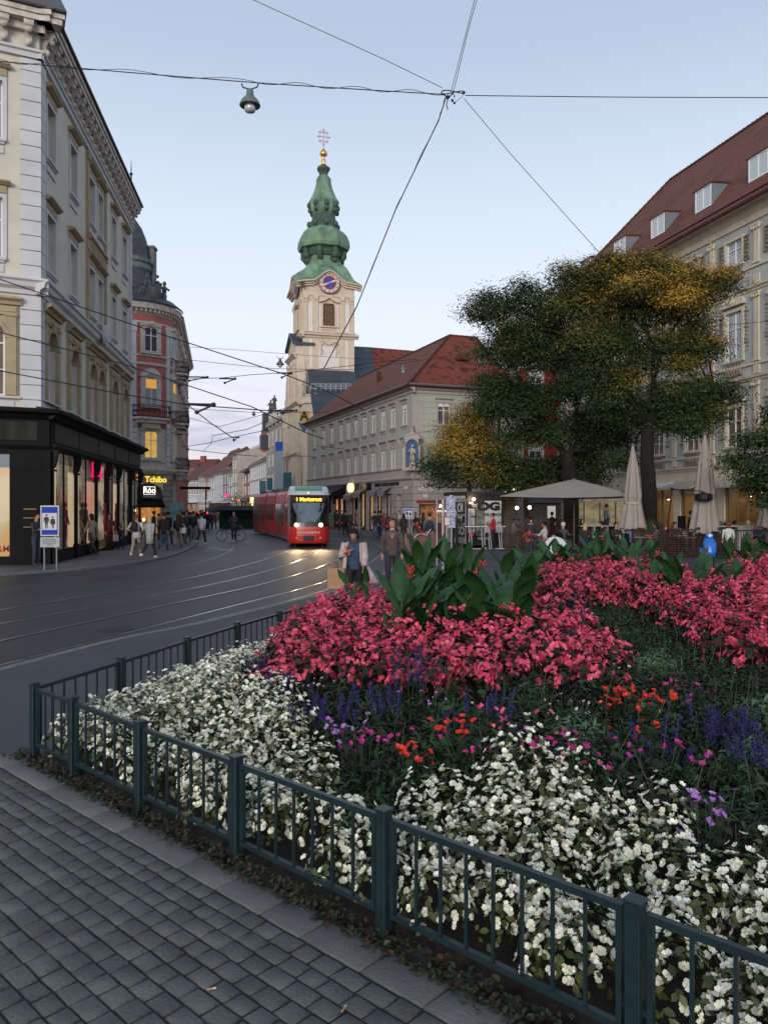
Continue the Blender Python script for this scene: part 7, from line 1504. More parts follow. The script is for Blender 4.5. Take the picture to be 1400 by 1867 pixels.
wire('span_cable', [(330, 757, 66), (400, 778, 70), (520, 744, 80), (560, 735, 84)], 'cross wire behind the knot over the street', .1, .0004)
wire('span_cable', [(333, 815, 70), (380, 808, 74), (420, 798, 78), (492, 783, 84)], 'cross wire carrying the small far lamp', 0, .0005)
wire('span_cable', [(334, 818, 80), (400, 826, 84), (470, 832, 90)], 'lowest cross wire far down the street', .1, .0005)
wire('span_cable', [(388, 792, 78), (386, 808, 78), (370, 824, 82)], 'short hanging wire far down the street', 0, .0004)
wire('span_cable', [(390, 794, 80), (450, 783, 84), (500, 762, 88)], 'thin cross wire rising to the church front', 0, .0005)
wire('span_cable', [(330, 744, 62), (463, 752, 66), (600, 752, 70)], 'cross wire carrying the middle far lamp', 0, .0004)
wire('span_cable', [(570, 812, 60), (655, 822, 60), (760, 790, 50), (1000, 745, 42), (1400, 690, 30)], 'faint wire low across the grey-green house and the trees', .1, .0003)
wire('span_cable', [(634, 745, 55), (644, 778, 55), (655, 812, 55)], 'short drop wire in front of the grey-green house', 0, .0004)
# ring where the cables meet
c = W(826, 168, YR); e = empty('cable_ring', c, 0, 'round iron ring where the overhead cables meet, top centre', 'cable ring'); m = MB(); m.tube([(.28 * math.cos(t * math.pi / 14), .28 * math.sin(t * math.pi / 14), .03 * math.sin(t * .45)) for t in range(29)], .014, 6, False); o = m.build('ring', M_['wire'], e); o.rotation_euler = (R(25), 0, 0)
m = MB(); m.tube([(-.23, 0, -.05), (-.12, .03, -.13), (0, 0, -.02), (.03, 0, -.12)], .018, 6); m.ball((-.13, 0, -.12), .05); m.ball((-.02, 0, -.20), .035); m.ball((.03, 0, -.26), .03); m.tube([(-.12, 0, -.12), (-.16, 0, -.3), (-.13, 0, -.42)], .012, 5); m.tube([(.25, 0, -.02), (.2, 0, -.12), (.05, 0, -.24)], .006, 4); m.ball((.25, 0, -.02), .035); m.build('clamps', M_['wire'], e)
def pendant(px, py, Y, s, lb):
 c = W(px, py, Y); e = empty('pendant_lamp', c, 0, lb, 'street lamp', 'pendant street lamps hung from the wires'); m = MB(); m.tube([(-.20 * s, 0, .39 * s), (-.17 * s, 0, .30 * s), (0, 0, .25 * s), (.17 * s, 0, .30 * s), (.20 * s, 0, .39 * s)], .018 * s, 6); m.tube([(0, 0, .26 * s), (0, 0, .2 * s)], .04 * s, 6); m.build('hanger', M_['wire'], e)
 m = MB(); m.lathe([(.07 * s, .24 * s), (.085 * s, .2 * s), (.09 * s, .12 * s), (.12 * s, .06 * s), (.20 * s, -.02 * s), (.235 * s, -.09 * s), (.25 * s, -.14 * s), (.24 * s, -.15 * s), (.13 * s, -.14 * s), (.0, -.13 * s)], 20); m.build('lamp_shade', mat('lamp_grey_green', (.12, .15, .15), (.09, .11, .11), 6, .5), e, True)
 m = MB(); m.lathe([(.13 * s, -.14 * s), (.135 * s, -.22 * s), (.12 * s, -.28 * s), (.06 * s, -.31 * s), (0, -.32 * s)], 16); m.build('glass_bowl', mat('lamp_glass', (.45, .48, .5), rough=.15, spec=.8), e, True)
pendant(456, 182, YR, 1.0, 'large pendant street lamp hanging from the span cable, upper left')
pendant(511, 661, 50, 1.0, 'pendant lamp hanging left of the church tower')
pendant(735, 672, 58, 1.0, 'pendant lamp in front of the grey-green house roof')
pendant(595, 759, 84, 1.0, 'pendant lamp at the left gutter of the grey-green house')
pendant(463, 754, 66, .7, 'small pendant lamp over the street, left of the ornate palace')
pendant(427, 801, 78, .7, 'smallest pendant lamp, low over the far street')
def bracket_arm(px, py, Y, L, lb, flip=1):
 c = W(px, py, Y); e = empty('wire_bracket', c, 0, lb, 'wire bracket', 'insulated wire brackets on the overhead wires'); m = MB(); m.tube([(0, 0, 0), (L * flip, 0, -.02)], .05, 6); m.tube([(L * flip, 0, -.02), (L * .35 * flip, 0, -.28)], .04, 5); m.ball((L * flip, 0, -.02), .09); m.ball((L * .35 * flip, 0, -.28), .08); m.build('arm', M_['wire'], e)
bracket_arm(327, 687, 56, 2.0, 'dark bracket arm fixed to the red round house'); bracket_arm(343, 737, 28, .9, 'dark wire knot right of the red round house'); bracket_arm(505, 680, 50, .9, 'wire bracket left of the church front'); bracket_arm(400, 690, 50, 1.0, 'turnbuckle on the cross wire beside the bracket arm'); bracket_arm(421, 797, 78, .8, 'wire knot above the smallest pendant lamp'); bracket_arm(488, 748, 60, 2.2, 'double insulator over the ornate palace')
# pole with pedestrian zone signs, left kerb
def ped_sign(px, yb, w, h, zt, lb, Y=None, board=True, thick=.25, group='blue pedestrian zone signs'):
 c = G(px, yb) if Y is None else AT(px, Y); e = empty('pedestrian_zone_sign', (c.x, c.y, -.015), 0, lb, 'road sign', group); pm = mat('pole_grey', (.25, .26, .27), (.2, .2, .2), 5, .5, metal=.4)
 for x in (-w * .32, w * .32): m = MB(); m.tube([(x, .03, 0), (x, .03, zt - .05)], .028, 8); m.build('pole', pm, e)
 m = MB(); m.box(-w / 2, w / 2, -thick * .1, thick * .5, zt - h, zt); bx = m.build('sign_box', pm, e); bevel(bx, .01); m = MB(); y = -thick * .1
 m.box(-w / 2 + .02, w / 2 - .02, y - .006, y - .001, zt - h + .02, zt - .02); m.build('white_border', mat('sign_white', (.5, .5, .5)), e)
 m = MB(); m.box(-w / 2 + .05, w / 2 - .05, y - .012, y - .007, zt - h + .05, zt - .05); m.build('blue_panel', mat('sign_blue', (.006, .040, .30), rough=.6, spec=.2), e)
 q = w * .38; zc = zt - h * .52; m = MB(); qv = min(q * 1.15, h * .32); q = min(q, qv); m.box(-q, q, y - .018, y - .013, zc - qv, zc + qv); pn = m.build('white_panel', mat('sign_white', (.5, .5, .5)), e)
 for sx, sc, sk in ((-q * .42, 1.0, 0), (q * .45, .85, 1)):
  m = MB(); H = q * 2.0 * sc; z0 = zc - q * .98; yy = (y - .022, y - .019)
  m.prism_y([(sx + .07 * H * math.cos(t * math.pi / 6), z0 + H * .92 + .07 * H * math.sin(t * math.pi / 6)) for t in range(12)], *yy)
  m.prism_y([(sx - .14 * H, z0 + .8 * H), (sx + .14 * H, z0 + .8 * H), (sx + (.20 if sk else .10) * H, z0 + .36 * H), (sx - (.20 if sk else .10) * H, z0 + .36 * H)], *yy)
  m.prism_y([(sx - .14 * H, z0 + .80 * H), (sx - .21 * H, z0 + .45 * H), (sx - .17 * H, z0 + .44 * H), (sx - .10 * H, z0 + .7 * H)], yy[0] - .002, yy[1]); m.prism_y([(sx + .14 * H, z0 + .80 * H), (sx + .21 * H, z0 + .45 * H), (sx + .17 * H, z0 + .44 * H), (sx + .10 * H, z0 + .7 * H)], yy[0] - .002, yy[1])
  m.prism_y([(sx - .09 * H, z0 + .37 * H), (sx - .01 * H, z0 + .37 * H), (sx - .03 * H, z0), (sx - .08 * H, z0)], *yy); m.prism_y([(sx + .01 * H, z0 + .37 * H), (sx + .09 * H, z0 + .37 * H), (sx + .08 * H, z0), (sx + .03 * H, z0)], *yy); m.build('pedestrian_figure', M_['iron'], pn)
 if board:
  m = MB(); m.box(-w / 2, w / 2, -.02, .01, zt - h - .35, zt - h - .03); bd = m.build('supplementary_plate', mat('plate_pale', (.33, .36, .37)), e); m = MB()
  for k, ww in enumerate((.30, .38, .36, .16)):
   for j in range(5): m.box(-ww * w + j * ww * w * .4, -ww * w + j * ww * w * .4 + ww * w * .3, -.026, -.021, zt - h - .11 - k * .06, zt - h - .085 - k * .06)
  m.build('plate_text', mat('plate_ink', (.06, .06, .07)), bd)
ped_sign(92, 1038, .62, 1.0, 2.08, 'blue pedestrian zone sign with white plate on two grey poles at the left kerb')
ped_sign(745, 985, .62, .62, 1.95, 'small blue pedestrian zone sign in front of the grey-green corner house', Y=46, board=False, thick=.12)
# pharmacy letter sign and banners
c = W(555, 759, 97); e = empty('letter_sign', c, R(8), 'yellow box sign with a big black A on the beige facade', 'sign'); m = MB(); m.box(-.72, .72, 0, .5, -.80, .80); m.build('box', mat('sign_frame_white', (.45, .47, .5)), e)
m = MB(); m.box(-.60, .60, -.03, -.001, -.66, .66); p_ = m.build('yellow_panel', mat('sign_yellow', (.50, .28, .02), rough=.5), e); letters(p_, 'A', (0, -.04, 0), 0, 1.55, M_['iron'], .05, .01, .95, 'sign_letter')
m = MB(); m.prism_y([(-.72, -.82), (.72, -.82), (.0, -2.0)], 0, .5); m.build('blue_grey_shield', mat('shield_grey', (.06, .10, .14)), e)
for px, py0, py1, Y, w, cc_, lb in ((509, 806, 895, 112, 1.5, (.30, .34, .38), 'tall pale banner with a blue head on the ornate palace'), (524, 862, 893, 108, 1.6, (.02, .10, .12), 'dark teal banner beside the ornate palace'), (492, 872, 893, 118, 1.2, (.02, .10, .12), 'dark teal banner left of the pale banner'), (479, 877, 898, 130, 1.6, (.03, .09, .12), 'dark teal banner on the grey house with dormers')):
 a = W(px, py0, Y); b = W(px, py1, Y); e = empty('banner', (a.x, a.y, b.z), R(-40), lb, 'banner', 'banners hanging along the street'); m = MB(); H = a.z - b.z; m.box(-w / 2, w / 2, 0, .04, 0, H * (.82 if px == 509 else 1)); m.build('cloth', mat('cloth_%d' % int(cc_[1] * 100), cc_), e); m = MB(); m.tube([(-w / 2, .02, H), (w / 2, .02, H)], .04, 5); m.build('rod', M_['iron'], e)
 if px == 509: m = MB(); m.box(-w / 2, w / 2, 0, .04, H * .821, H); m.build('blue_head', mat('banner_blue', (.01, .08, .40)), e)
for px, Y in ((518, 112), (486, 122)):
 a = AT(px, Y); e = empty('flagpole', (a.x, a.y, 0), 0, 'slender white flagpole in front of the ornate palace, %s' % ('nearer the church' if px == 518 else 'farther left'), 'flagpole', 'flagpoles'); m = MB(); m.tube([(0, 0, 0), (0, 0, 9)], [.07, .04], 6); m.build('pole', mat('pole_white', (.5, .5, .5)), e); m = MB(); m.lathe([(.2, 0), (.2, .15)], 8); m.build('base', M_['iron'], e)
# bus stop frame with timetable in front of the kiosk
c = AT(813, 26); e = empty('timetable_stand', (c.x, c.y, -.015), 0, 'stop stand with blue patterned board and small red-edged notice beside the kiosk', 'information stand')
for x in (-.30, -.10, .02, .18): m = MB(); m.tube([(x, 0, 0), (x, 0, 2.28)], .022 if x != -.10 else .045, 8); m.build('pole', mat('pole_steel', (.42, .43, .45), rough=.35, metal=.6), e)
m = MB(); m.box(-.32, .05, -.02, .02, 1.86, 1.92); m.build('crossbar', mat('pole_steel', (.42, .43, .45)), e)
m = MB(); P = [(.02, 1.35), (.30, 1.35), (.30, 2.30), (.27, 2.38), (.16, 2.42), (.05, 2.38), (.02, 2.30)]; m.prism_y(P, -.06, -.03); m.build('blue_board', mat('board_blue_white', (.03, .06, .18), (.42, .45, .5), 22, .4), e)
m = MB(); m.box(-.06, .12, -.08, -.065, 1.42, 1.72); n_ = m.build('notice', mat('notice_red', (.40, .05, .05)), e); m = MB(); m.box(-.045, .105, -.086, -.081, 1.44, 1.68); m.build('notice_paper', mat('paper', (.5, .48, .46)), n_)
# ================================================================ PEOPLE
def cl(col, rough=.85): return mat('cloth_%.2f_%.2f_%.2f' % tuple(col), col, tuple(c * .7 for c in col), 9, rough, bump=.2, bscale=60)
SKIN = mat('skin', (.42, .24, .17), (.36, .20, .14), 12, .6)
HAIRS = dict(dark=mat('hair_dark', (.014, .009, .008), rough=.7, spec=.15), brown=mat('hair_brown', (.05, .026, .014), rough=.7, spec=.15), blond=mat('hair_blond', (.38, .25, .12), rough=.6), grey=mat('hair_grey', (.3, .29, .28), rough=.7), red=mat('hair_auburn', (.12, .03, .015), rough=.6))
def eloft(mb, rows, n=12):
 """rows: (x,y,z, rx, ry)"""
 V = []
 for x, y, z, rx, ry in rows: V += [(x + rx * math.cos(2 * math.pi * k / n), y + ry * math.sin(2 * math.pi * k / n), z) for k in range(n)]
 mb.add(V, [(j * n + k, j * n + (k + 1) % n, (j + 1) * n + (k + 1) % n, (j + 1) * n + k) for j in range(len(rows) - 1) for k in range(n)] + [tuple(range(n))[::-1], tuple(range((len(rows) - 1) * n, len(rows) * n))])
def person(px, Y, face, label, top=(.05, .05, .06), legs=(.03, .035, .05), hair='dark', H=1.7, ph=.6, coat=0.0, hl=0, pose='walk', sleeve=None, skirt=0, shoes=(.03, .03, .03), arm=None, z=None, group=None, hi=False, bare=None, lean=0, open_coat=None, scale=1, hat=None, pt=None, head_down=0, arms=None):
 """face: heading in degrees, 0 = away from the camera, 180 = towards it"""
 p = AT(px, Y) if pt is None else Vector(pt); zz = -.015 if z is None else z
 e = empty('person', (p.x, p.y, zz), R(-face), label, 'person', group); s = H / 1.72
 # joints, x right, y forward
 sit = pose == 'sit'; hipz = .50 if sit else .90; sw = ph if pose == 'walk' else 0
 J = {}
 for sd, k in ((-1, 'l'), (1, 'r')):
  a = sw * .42 * sd; hip = Vector((.095 * sd, 0, hipz))
  if sit: kn = hip + Vector((.03 * sd, .42, .02)); an = kn + Vector((0, -.05, -.44));
  else:
   kn = hip + Vector((0, math.sin(a) * .43 + .02, -math.cos(a) * .43)); b = a - (.55 * abs(sw) if sd * sw < 0 else .08); an = kn + Vector((0, math.sin(b) * .41, -math.cos(b) * .41))
  J['hip' + k], J['kn' + k], J['an' + k] = hip, kn, an
 if not sit:
  dz = min(J['anl'].z, J['anr'].z) - .075
  for k in list(J): J[k].z -= dz
  hipz = J['hipl'].z
 ln = math.sin(R(lean)); sh_z = hipz + .50 * math.cos(R(lean)); sy = .50 * ln
 for sd, k in ((-1, 'l'), (1, 'r')):
  S = Vector((.185 * sd, sy, sh_z)); a = -sw * .45 * sd; A = (arms or {}).get(k) or ('table' if sit else arm)
  if A == 'table': E = S + Vector((.06 * sd, .16, -.24)); Wr = E + Vector((-.10 * sd, .22, .03))
  elif A == 'face': E = S + Vector((.03 * sd, .18, -.22)); Wr = E + Vector((-.10 * sd, .10, .21))
  elif A == 'fwd': E = S + Vector((.04 * sd, .10, -.26)); Wr = E + Vector((-.05 * sd, .22, .06))
  elif A == 'chest': E = S + Vector((.07 * sd, .05, -.27)); Wr = E + Vector((-.19 * sd, .16, .12))
  elif A == 'bag': E = S + Vector((.07 * sd, .03, -.28)); Wr = E + Vector((-.02 * sd, .16, -.12))
  elif A == 'hips': E = S + Vector((.16 * sd, -.08, -.24)); Wr = E + Vector((-.12 * sd, .12, -.12))
  else: E = S + Vector((.05 * sd, math.sin(a) * .28, -math.cos(a) * .28)); Wr = E + Vector((.0, math.sin(a + .3) * .25, -math.cos(a + .3) * .25))
  J['sh' + k], J['el' + k], J['wr' + k] = S, E, Wr
 neck = Vector((0, sy * 1.06, sh_z + .07)); hy = neck.y + .02 + .05 * head_down; head = Vector((0, hy, neck.z + .165 - .02 * head_down)); J['head'] = head
 bm = MB(Matrix.Scale(s, 4)); cm_ = MB(Matrix.Scale(s, 4)); tm = MB(Matrix.Scale(s, 4)); sm_ = MB(Matrix.Scale(s, 4)); hm = MB(Matrix.Scale(s, 4))
 # body (one mesh): legs, torso, arms, neck, head, hands
 eloft(bm, [(0, 0, hipz - .08, .12, .08), (0, 0, hipz + .05, .14, .09), (0, sy * .4, hipz + .22, .115, .08), (0, sy * .8, hipz + .42, .15, .09), (0, sy, sh_z + .03, .13, .07), (0, neck.y, neck.z, .055, .055), (0, hy - .01, head.z - .06, .050, .055)])
 for k in 'lr':
  bm.tube([J['hip' + k], J['kn' + k], J['an' + k]], [.075, .05, .035], 8); bm.tube([J['sh' + k], J['el' + k], J['wr' + k]], [.045, .036, .024], 8)
  w = J['wr' + k]; dv = (w - J['el' + k]).normalized(); sd = -1 if k == 'l' else 1; lat = dv.cross(Vector((0, 0, 1))); lat = lat.normalized() if lat.length > .1 else Vector((0, 1, 0)); pal = w + dv * .085
  bm.tube([w - dv * .01, w + dv * .04, pal], [.024, .034, .032], 8, True, .6)
  for q, (o_, l_) in enumerate(((-.026, .062), (-.009, .072), (.009, .068), (.026, .052))):
   b0 = pal + lat * o_ - dv * .006; dn = (dv + Vector((0, 0, -.35)) ).normalized(); bm.tube([b0, b0 + dv * l_ * .5, b0 + dv * l_ * .5 + dn * l_ * .5], [.0088, .008, .006], 5)
  tb = w + dv * .03 + lat * (-.03); bm.tube([tb, tb + (dv - lat).normalized() * .035, tb + (dv * 1.6 - lat * .6).normalized() * .065], [.011, .009, .007], 5)
 tl = math.sin(R(head_down * 22)); HR = Matrix.Translation(head) @ Matrix.Rotation(-R(head_down * 22), 4, 'X')
 hb = MB(Matrix.Scale(s, 4) @ HR); eloft(hb, [(0, .012, -.118, .022, .030), (0, .018, -.105, .045, .055), (0, .012, -.07, .062, .075), (0, .004, -.02, .072, .088), (0, 0, .03, .077, .095), (0, -.005, .075, .068, .085), (0, -.008, .105, .042, .055), (0, -.008, .118, .012, .016)], 14)
 hb.tube([(0, .088, .022), (0, .112, -.022), (0, .092, -.034)], [.010, .015, .010], 6); hb.tube([(-.022, .088, -.062), (0, .094, -.060), (.022, .088, -.062)], [.005, .008, .005], 5)
 for sd in (-1, 1): hb.ball((sd * .078, 0, -.01), .012, .022, .032, 7, 5)
 n = len(bm.v); bm.v += hb.v; bm.f += [tuple(i + n for i in f) for f in hb.f]; bm.mi += hb.mi
 n0 = len(bm.f); bm.cur = 1; eb = MB(Matrix.Scale(s, 4) @ HR)
 for sd in (-1, 1): eb.ball((sd * .030, .084, .012), .011, .008, .007, 6, 4); eb.tube([(sd * .045, .082, .036), (sd * .030, .092, .040), (sd * .015, .092, .036)], .0035, 4)
 n = len(bm.v); bm.v += eb.v; bm.f += [tuple(i + n for i in f) for f in eb.f]; bm.mi += [1] * len(eb.f); n = len(bm.v)
 body = bm.build('body', [SKIN, HAIRS['dark']], e, True)
 # trousers / skirt / shoes
 tr = cl(legs)
 if skirt: eloft(tm, [(0, 0, max(.05, hipz - skirt), .22, .20), (0, 0, hipz - skirt * .4, .19, .15), (0, 0, hipz + .08, .145, .11), (0, 0, hipz + .14, .13, .10)], 14)
 if not skirt or skirt < .7:
  for k in 'lr': tm.tube([J['hip' + k] + Vector((0, 0, .06)), J['hip' + k].lerp(J['kn' + k], .5), J['kn' + k], J['kn' + k].lerp(J['an' + k], .5), J['an' + k] + Vector((0, 0, .01))], [.098, .086, .066, .062, .052], 9)
  if not skirt: eloft(tm, [(0, 0, hipz - .10, .13, .10), (0, 0, hipz, .155, .115), (0, 0, hipz + .12, .14, .10)])
 tm.build('trousers' if not skirt else 'skirt', tr, e, True)
 for k in 'lr':
  a = J['an' + k]; sm_.M = Matrix.Scale(s, 4) @ Matrix.Translation(a); eloft(sm_, [(0, .045, -.075, .045, .125), (0, .045, -.05, .046, .125), (0, .015, -.02, .042, .075), (0, 0, .03, .04, .045)], 10)
 sm_.build('shoes', cl(shoes, .5), e, True)
 # top / coat with sleeves
 tc_ = cl(top); cz = hipz - .02 - coat; fl = coat * .10
 rows = [(0, 0, cz, .165 + fl, .125 + fl), (0, 0, hipz + .02, .16 + fl * .3, .125)] if coat > .05 else [(0, 0, hipz - .04, .158, .122)]
 rows += [(0, sy * .35, hipz + .20, .145, .112), (0, sy * .75, hipz + .38, .175, .12), (0, sy * .95, sh_z - .02, .185, .105), (0, sy, sh_z + .035, .125, .08), (0, neck.y, neck.z - .005, .066, .066)]
 eloft(cm_, rows, 16)
 for k in 'lr': cm_.tube([J['sh' + k] + Vector((0, 0, .0)), J['sh' + k].lerp(J['el' + k], .5), J['el' + k], J['el' + k].lerp(J['wr' + k], .85)], [.066, .058, .050, .038], 9)
 c = cm_.build('jacket' if coat < .3 else 'coat', tc_, e, True)
 if hi:
  for ob, vs in ((c, .013),): r = ob.modifiers.new('r', 'REMESH'); r.mode = 'VOXEL'; r.voxel_size = vs; r.use_smooth_shade = True; q = ob.modifiers.new('s', 'SMOOTH'); q.iterations = 4
 # hair
 hmM = Matrix.Scale(s, 4) @ HR; hm.M = hmM; hc = HAIRS[hair] if isinstance(hair, str) else cl(hair)
 if hat: hc = cl(hat)
 V = []; nn = 14
 for j, (zz_, rr_) in enumerate(((-.045, .083), (-.01, .090), (.03, .094), (.07, .090), (.10, .070), (.125, .035), (.132, .004))):
  for k in range(nn):
   a = 2 * math.pi * k / nn; fr = max(0, math.sin(a)); yy = rr_ * 1.16 * math.sin(a) - .008; xx = rr_ * math.cos(a)
   if fr > .25 and zz_ < .07: yy = min(yy, .045 + zz_ * .3);
   V.append((xx, yy, zz_))
 hm.add(V, [(j * nn + k, j * nn + (k + 1) % nn, (j + 1) * nn + (k + 1) % nn, (j + 1) * nn + k) for j in range(6) for k in range(nn)])
 if hl: eloft(hm, [(0, -.045, -.12 - hl, .085, .035), (0, -.045, -.09 - hl * .5, .108, .055), (0, -.030, -.04, .104, .072), (0, -.02, .04, .096, .085), (0, -.01, .09, .07, .075)], 12)
 hm.build('headscarf' if hat and hl else ('cap' if hat else 'hair'), hc, e, True)
 return e, J, s
def off(e, v): return e.matrix_basis @ Vector(v) if False else (Matrix.Translation(e.location) @ Matrix.Rotation(e.rotation_euler.z, 4, 'Z') @ Vector(v))
def bag(e, at, w, h, d, col, label, cat='bag', name='shopping_bag', handles=.18, m_=None, taper=1.0):
 p = off(e, at); o = empty(name, p, e.rotation_euler.z, label, cat); m = MB(); b = taper
 m.add([(-w / 2 * b, -d / 2, -h), (w / 2 * b, -d / 2, -h), (w / 2 * b, d / 2, -h), (-w / 2 * b, d / 2, -h), (-w / 2, -d / 2, 0), (w / 2, -d / 2, 0), (w / 2, d / 2, 0), (-w / 2, d / 2, 0)], [(0, 3, 2, 1), (0, 1, 5, 4), (1, 2, 6, 5), (2, 3, 7, 6), (3, 0, 4, 7), (4, 5, 6, 7)])
 q = m.build('pouch', m_ or cl(col), o); bevel(q, .012, 2); m = MB()
 for y in (-d / 2, d / 2): m.tube([(-w * .28, y, -.02), (-w * .22, y * .5, handles * .8), (0, y * .2, handles), (w * .22, y * .5, handles * .8), (w * .28, y, -.02)], .008, 5)
 m.build('handle', m_ or cl(col), o); return o
def backpack(e, hz, col, label, s=1):
 p = off(e, (0, -.19 * s, hz)); o = empty('backpack', p, e.rotation_euler.z, label, 'backpack'); m = MB(); eloft(m, [(0, 0, 0, .13, .07), (0, 0, .04, .15, .09), (0, 0, .30, .145, .085), (0, 0, .38, .11, .06), (0, 0, .40, .05, .03)], 12); m.build('pack', cl(col), o, True); m = MB(); m.tube([(-.1, -.02, .38), (0, -.02, .43), (.1, -.02, .38)], .012, 5); m.box(-.1, .1, -.105, -.085, .05, .18); m.build('pocket', cl(tuple(c * .6 for c in col)), o)
GS = 'people on the left pavement'; GT = 'people in front of the grey-green house'
person(67, 27.6, 110, 'man in dark clothes standing against the black shopfront behind the sign', top=(.03, .03, .04), pose='stand', H=1.78, group=GS, arm='fwd')
e, J, s = person(168, 33.5, -70, 'woman in a pale wrap and dark trousers walking left past the shop window', top=(.34, .28, .22), legs=(.05, .045, .04), hair='brown', H=1.72, coat=.25, hl=.06, group=GS)
e, J, s = person(201, 37.5, 175, 'woman in a burgundy top, headscarf and long black skirt at the pink-lit entrance', top=(.10, .02, .035), hat=(.07, .015, .03), hl=.12, skirt=.85, legs=(.012, .012, .014), H=1.68, ph=.3, group=GS); bag(e, (-.28, .05, .72), .24, .30, .12, (.42, .44, .47), 'pale carrier bag held by the woman in burgundy')
person(220, 38, 200, 'child in a dark jacket holding on beside the woman in burgundy', top=(.03, .03, .05), legs=(.03, .03, .04), H=1.12, ph=.5, group=GS)
e, J, s = person(249, 32.8, 6, 'woman in a white jacket with a black backpack walking away, hands on hips', top=(.52, .52, .52), legs=(.33, .27, .19), hair='red', shoes=(.7, .7, .7), coat=.12, H=1.68, arm='hips', group=GS); backpack(e, 1.02, (.015, .015, .018), 'black backpack on the woman in the white jacket')
e, J, s = person(273, 31.8, 18, 'blond woman in a loose grey coat walking away', top=(.30, .34, .34), legs=(.02, .02, .025), hair='blond', hl=.10, shoes=(.7, .7, .7), coat=.28, H=1.68, ph=.8, group=GS); bag(e, (-.34, 0, .62), .34, .30, .14, (.06, .055, .055), 'dark grey bag carried by the blond woman')
person(299, 37.5, 8, 'man in a black jacket and blue jeans walking away', top=(.015, .015, .017), legs=(.04, .07, .14), hair='brown', coat=.12, H=1.74, group=GS)
person(307, 43, 20, 'man in black close to the stone pier of the bakery', top=(.02, .02, .02), H=1.75, group=GS)
person(281, 47, 90, 'customer in black facing the lit bakery, left one', top=(.02, .02, .02), H=1.75, pose='stand', group=GS); person(290, 49, 60, 'customer in a pale top at the lit bakery', top=(.25, .24, .25), hair='brown', H=1.6, pose='stand', group=GS)
e, J, s = person(325, 39.8, 5, 'woman in a black top and beige trousers with a white shoulder bag', top=(.02, .02, .022), legs=(.28, .22, .17), hair='brown', hl=.08, H=1.65, group=GS); bag(e, (.28, -.05, 1.0), .26, .28, .1, (.6, .6, .62), 'white shoulder bag of the woman in beige trousers')
person(334, 44, 0, 'man in dark clothes right behind the woman with the white bag', top=(.03, .03, .035), legs=(.18, .12, .10), H=1.74, group=GS)
person(341, 47, 185, 'man in an open dark suit and pale shirt walking towards the camera', top=(.04, .04, .045), H=1.76, group=GS)
person(353, 45.5, 0, 'man in a dark jacket and grey trousers near the kerb', top=(.02, .022, .03), legs=(.16, .16, .18), hair='brown', H=1.78, group=GS)
person(368, 43.6, 12, 'person in a white hooded top, black trousers and white sneakers', top=(.50, .54, .62), legs=(.015, .015, .017), shoes=(.7, .7, .7), hair='dark', H=1.70, ph=.9, coat=.06, group=GS)
person(347, 50, 10, 'person in black in the crowd behind the suit', top=(.02, .02, .025), H=1.7, group=GS); person(360, 53, -10, 'woman with dark hair in the crowd behind the white hooded top', top=(.03, .03, .03), hl=.1, H=1.64, group=GS); person(329, 52, 190, 'bearded man in dark clothes in the crowd near the pier', top=(.03, .028, .03), hair='brown', H=1.78, group=GS)
person(384, 66, 170, 'person with a light collar walking towards the camera in the street', top=(.04, .04, .05), legs=(.03, .04, .07), H=1.7, group=GS); person(391, 74, 10, 'person in a pink jacket far along the street', top=(.40, .06, .14), legs=(.05, .05, .08), H=1.66, group=GS); person(376, 72, 5, 'person in navy left of the pink jacket', top=(.02, .025, .05), H=1.72, group=GS); person(366, 80, 0, 'two-tone dressed walker far along the street', top=(.02, .02, .02), legs=(.1, .1, .12), H=1.72, group=GS)
e, J, s = person(427, 48.4, 185, 'person in a dark coat standing beside the bicycle in the road', top=(.025, .022, .03), legs=(.02, .02, .03), coat=.3, H=1.72, pose='stand', arm='fwd', group=GS)
# bicycle
c = AT(421, 49.2, ROADZ); e = empty('bicycle', c, R(8), 'city bicycle with basket held by the person in the dark coat', 'bicycle')
for x in (-.55, .55):
 m = MB(); m.tube([(x + .34 * math.cos(t * math.pi / 12), 0, .34 + .34 * math.sin(t * math.pi / 12)) for t in range(25)], .022, 5, False); w = m.build('wheel', M_['iron'], e); m = MB()
 for t in range(8): m.tube([(x, 0, .34), (x + .33 * math.cos(t * math.pi / 4), 0, .34 + .33 * math.sin(t * math.pi / 4))], .006, 3)
 m.build('spokes', M_['galv'], w)
m = MB()
for a, b in (((-.55, .34), (-.42, .92)), ((-.45, .80), (.08, .34)), ((-.42, .70), (.2, .78)), ((.08, .34), (.2, .88)), ((.08, .34), (.55, .34)), ((.55, .34), (.2, .78))): m.tube([(a[0], 0, a[1]), (b[0], 0, b[1])], .02, 6)
m.build('frame', cl((.04, .04, .05), .4), e); m = MB(); m.ball((.2, 0, .92), .13, .08, .04); m.build('saddle', M_['iron'], e); m = MB(); m.tube([(-.3, -.25, .98), (-.42, 0, .98), (-.3, .25, .98)], .015, 5); m.build('handlebar', M_['iron'], e); m = MB(); m.box(.42, .72, -.16, .16, .72, .95); m.build('basket', M_['iron'], e)
